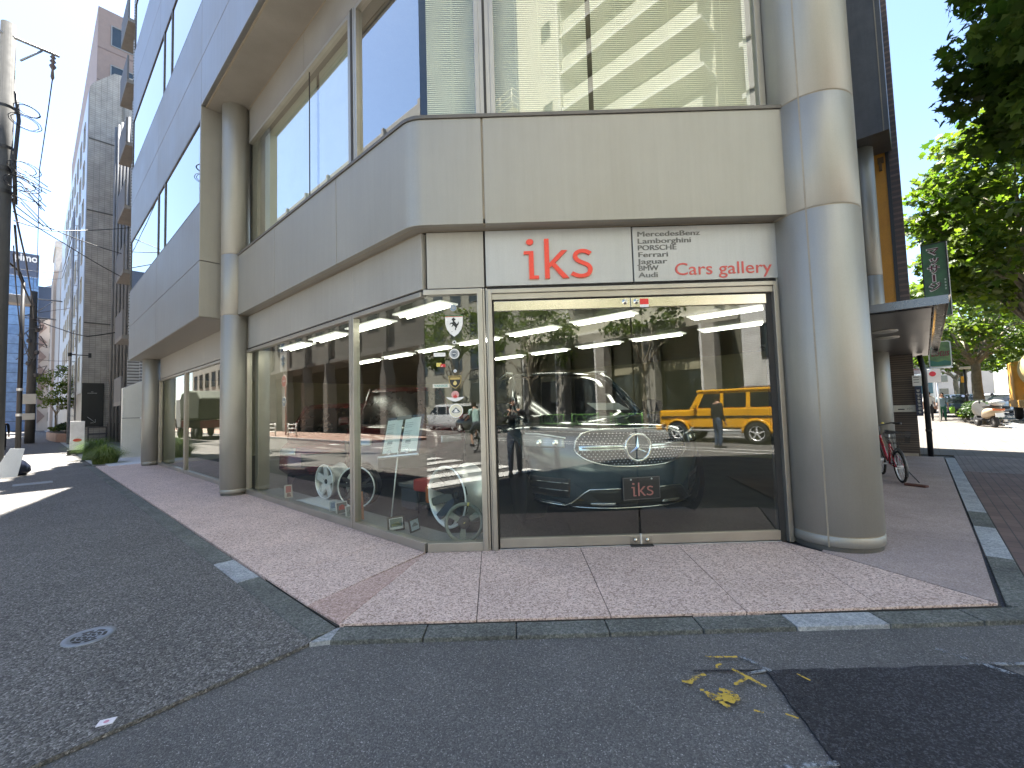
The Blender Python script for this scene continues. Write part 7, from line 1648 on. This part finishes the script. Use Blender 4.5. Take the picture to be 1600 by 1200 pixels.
# yellow off-roader
def offroader():
    root = thing("off_road_car", "boxy bright yellow off-roader standing on the main road, mirrored in the right glass door", "car", (0, 0, 0))
    y_ = M("offroad_yellow", (.72, .36, .012), .22, 0, .04, coat=.7)
    b = MB(); b.box(-.86, .86, .05, 1.35, .62, 1.22); b.build("bonnet", y_, root, bevel=.07, seg=3)
    b = MB(); b.box(-.88, .88, 1.3, 4.35, .55, 1.26); bd_ = b.build("body", y_, root, bevel=.05, seg=3)
    b = MB()
    v = [[(x, y, z) for x in (-1, 1)] for y, z in ((0, 0),)]
    lo = [(-.84, 1.28), (.84, 1.28), (.84, 4.3), (-.84, 4.3)]; hi = [(-.76, 1.62), (.76, 1.62), (.76, 4.22), (-.76, 4.22)]
    b.rings([[Vector((x, y, 1.25)) for x, y in lo], [Vector((x, y, 1.86)) for x, y in hi]], sm=False); b.build("cabin", y_, root, bevel=.03)
    b = MB(); b.box(-.80, .80, 1.55, 4.28, 1.85, 1.95); b.build("roof", y_, root, bevel=.04, seg=3)
    for s in (-1, 1):
        for y0, y1, sl in ((1.62, 2.42, .22), (2.54, 3.3, 0), (3.44, 4.15, 0)):
            b = MB(); b.face([(s * .852, y0, 1.30), (s * .852, y1, 1.30), (s * .782, y1, 1.80), (s * .782, y0 + sl, 1.80)]); b.face([(s * .83, y0, 1.30), (s * .83, y1, 1.30), (s * .76, y1, 1.80), (s * .76, y0 + sl, 1.80)]); b.build("side_window", blackgloss, root)
        for y in (.82, 3.62):
            wheel(root, s * .80, y, .38, .25, silver, s)
            b = MB(); b.tube([(s * .90, y + math.cos(R(a)) * .46, .38 + math.sin(R(a)) * .46) for a in range(0, 181, 15)], .055, 8); b.build("wheel_flare", y_, root)
            b = MB(); b.lathe([(0, 0), (.43, 0), (.44, -.02)], Matrix.Translation((s * .885, y, .42)) @ Matrix.Rotation(R(90 * s), 4, 'Y'), 28); b.build("wheel_arch", black, root)
        b = MB(); b.box(*sorted((s * .885, s * .90)), .15, 4.3, .93, .99); b.build("rub_strip", black, root)
        b = MB(); b.tube([(s * .92, 1.3, .46), (s * .92, 3.15, .46)], .045, 8); b.build("side_step", silver_d, root)
        b = MB(); b.box(*sorted((s * .90, s * 1.08)), 1.5, 1.62, 1.26, 1.44); b.build("mirror", y_, root, bevel=.04)
        b = MB(); b.lathe([(0, .02), (.11, .015), (.13, 0)], Matrix.Translation((s * .60, .05, .98)) @ Matrix.Rotation(R(90), 4, 'X'), 20); b.build("headlight", M("headlight_lens", (.34, .37, .40), .08), root)
        for y in (1.4, 2.48, 3.37): b = MB(); b.box(*sorted((s * .884, s * .887)), y, y + .012, .62, 1.25); b.build("door_gap", black, root)
    b = MB(); b.box(-.42, .42, .02, .06, .80, 1.12); b.build("grille", black, root, bevel=.02)
    b = MB(); b.box(-.90, .90, -.12, .12, .42, .66); b.build("bumper", y_, root, bevel=.05)
    b = MB(); b.face([(-.78, 1.30, 1.29), (.78, 1.30, 1.29), (.72, 1.59, 1.80), (-.72, 1.59, 1.80)]); b.build("windscreen", blackgloss, root)
    b = MB(); b.lathe([(0, .2), (.3, .2), (.34, .14), (.34, 0)], Matrix.Translation((0, 4.36, 1.0)) @ Matrix.Rotation(R(-90), 4, 'X'), 28); b.build("spare_wheel", rubber, root)
    place(root, FR(-2.2, 10.9, -.03), R(-43))
offroader()
place(plain_car("white_van", "white van driving away on the far main road, mirrored in the narrow pane", wcar, .95, 4.6, 1.95, 'van', "cars on the main road"), FR(-23, 13.0, -.03), R(-43))
place(plain_car("black_car", "black car crossing the main road, mirrored behind the round stickers", M("car_black", (.012, .012, .014), .12, .2, coat=1.), .9, 4.4, 1.5, 'sedan', "cars on the main road"), FR(-17.5, 11.6, -.03), R(-43))
# covered tipper lorry
t = thing("tipper_lorry", "lorry with a dark green tarpaulin over its load mirrored in the far showroom window", "truck", FL(33, 5.8, 0))
b = MB(FL); b.box(30.5, 35.5, 4.7, 6.9, .75, 1.25); b.build("chassis", M("chassis_red", (.16, .015, .02), .6), t, bevel=.04)
b = MB(FL); b.prism([(30.4, 1.3), (35.4, 1.3), (35.7, 2.7), (35.2, 3.25), (33.4, 3.35), (31.0, 3.2), (30.1, 2.7)], 4.6, 7.0, lambda s, z, d: FL(s, d, z)); b.build("tarpaulin", M("tarp_green", (.055, .065, .045), .8, 0, .2, 4, bump=.4, bscale=6), t, bevel=.12)
b = MB(FL); b.box(35.8, 37.5, 4.7, 6.9, .7, 2.9); b.build("cab", M("cab_white", (.5, .5, .5), .4), t, bevel=.1)
for s_ in (31.4, 32.5, 36.6):
    for d_ in (4.85, 6.75): b = MB(); b.lathe([(0, -.15), (.38, -.15), (.46, -.08), (.46, .08), (.38, .15), (0, .15)], Matrix.Translation(FL(s_, d_, .46)) @ Matrix.Rotation(R(138), 4, 'Z') @ Matrix.Rotation(R(90), 4, 'X'), 22); b.build("wheel", rubber, t)
# trees over there
tree("plane_tree", "tree across the main road mirrored at the top left of the glass doors", FR(-14.2, 14.9, 0), 3.2, .16, (0, 0, 6.2), 3.2, 2.6, 80, 48, .62, .26, MAPLE, leaf_lit, 51, "street trees across the main road")
tree("plane_tree", "tree across the main road mirrored at the top middle of the glass doors", FR(-6.0, 15.6, 0), 3.4, .15, (0, 0, 6.6), 2.4, 2.2, 60, 44, .6, .25, MAPLE, leaf_lit, 52, "street trees across the main road")
tree("plane_tree", "tree across the main road mirrored in the narrow pane behind the shield sticker", FR(-22, 14.6, 0), 3.2, .17, (0, 0, 6.8), 3.6, 3.0, 80, 46, .7, .28, MAPLE, leaf_lit, 53, "street trees across the main road")
bush("shrub", "bright green shrub across the side street mirrored in the far showroom window", FL(52, 10.6, .1), 1.5, .5, 1.3, 500, .18, leaf_lit, 54, ang=R(138))
# people mirrored in the glass
person("photographer in dark clothes holding up a phone, mirrored at the left door edge", (.02, -.45, -.008), 0, 1.70, (.015, .016, .02), (.025, .032, .05), arms={-1: ((-.150, .02, .665), (-.060, .10, .785)), 1: ((.150, .02, .665), (.060, .10, .785))})
b = MB(); b.box(-.075, .075, -.165, -.156, 1.42, 1.50); o = b.build("phone", black, None, bevel=.003); tag(o, "black phone held up by the photographer", "phone")
person("pedestrian in black top and blue jeans in front of the yellow off-roader", (6.55, -4.9, -.03), 100, 1.74, (.01, .01, .012), (.045, .07, .12))
cyc = person("cyclist in a pale green top riding past, mirrored in the narrow pane", (0, 0, 0), 0, 1.62, (.34, .50, .47), (.05, .06, .08), arms={-1: ((-.13, .07, .70), (-.13, .22, .63)), 1: ((.13, .07, .70), (.13, .22, .63))}, legs={-1: ((-.06, .20, .47), (-.06, .12, .24)), 1: ((.06, .17, .36), (.06, .06, .10))}, lean=.25, trouser_len=.3, sleeve=.6)
cyc.location = FR(-5.05, 3.0, .10); cyc.rotation_euler = (0, 0, R(-43 - 180 + 14))
bk_ = bicycle("city_bicycle", "city bicycle with a front basket ridden by the cyclist in pale green", FR(-4.57, 3.12, -.03), 223 - 14, (.25, .26, .27), .34, kid=False)
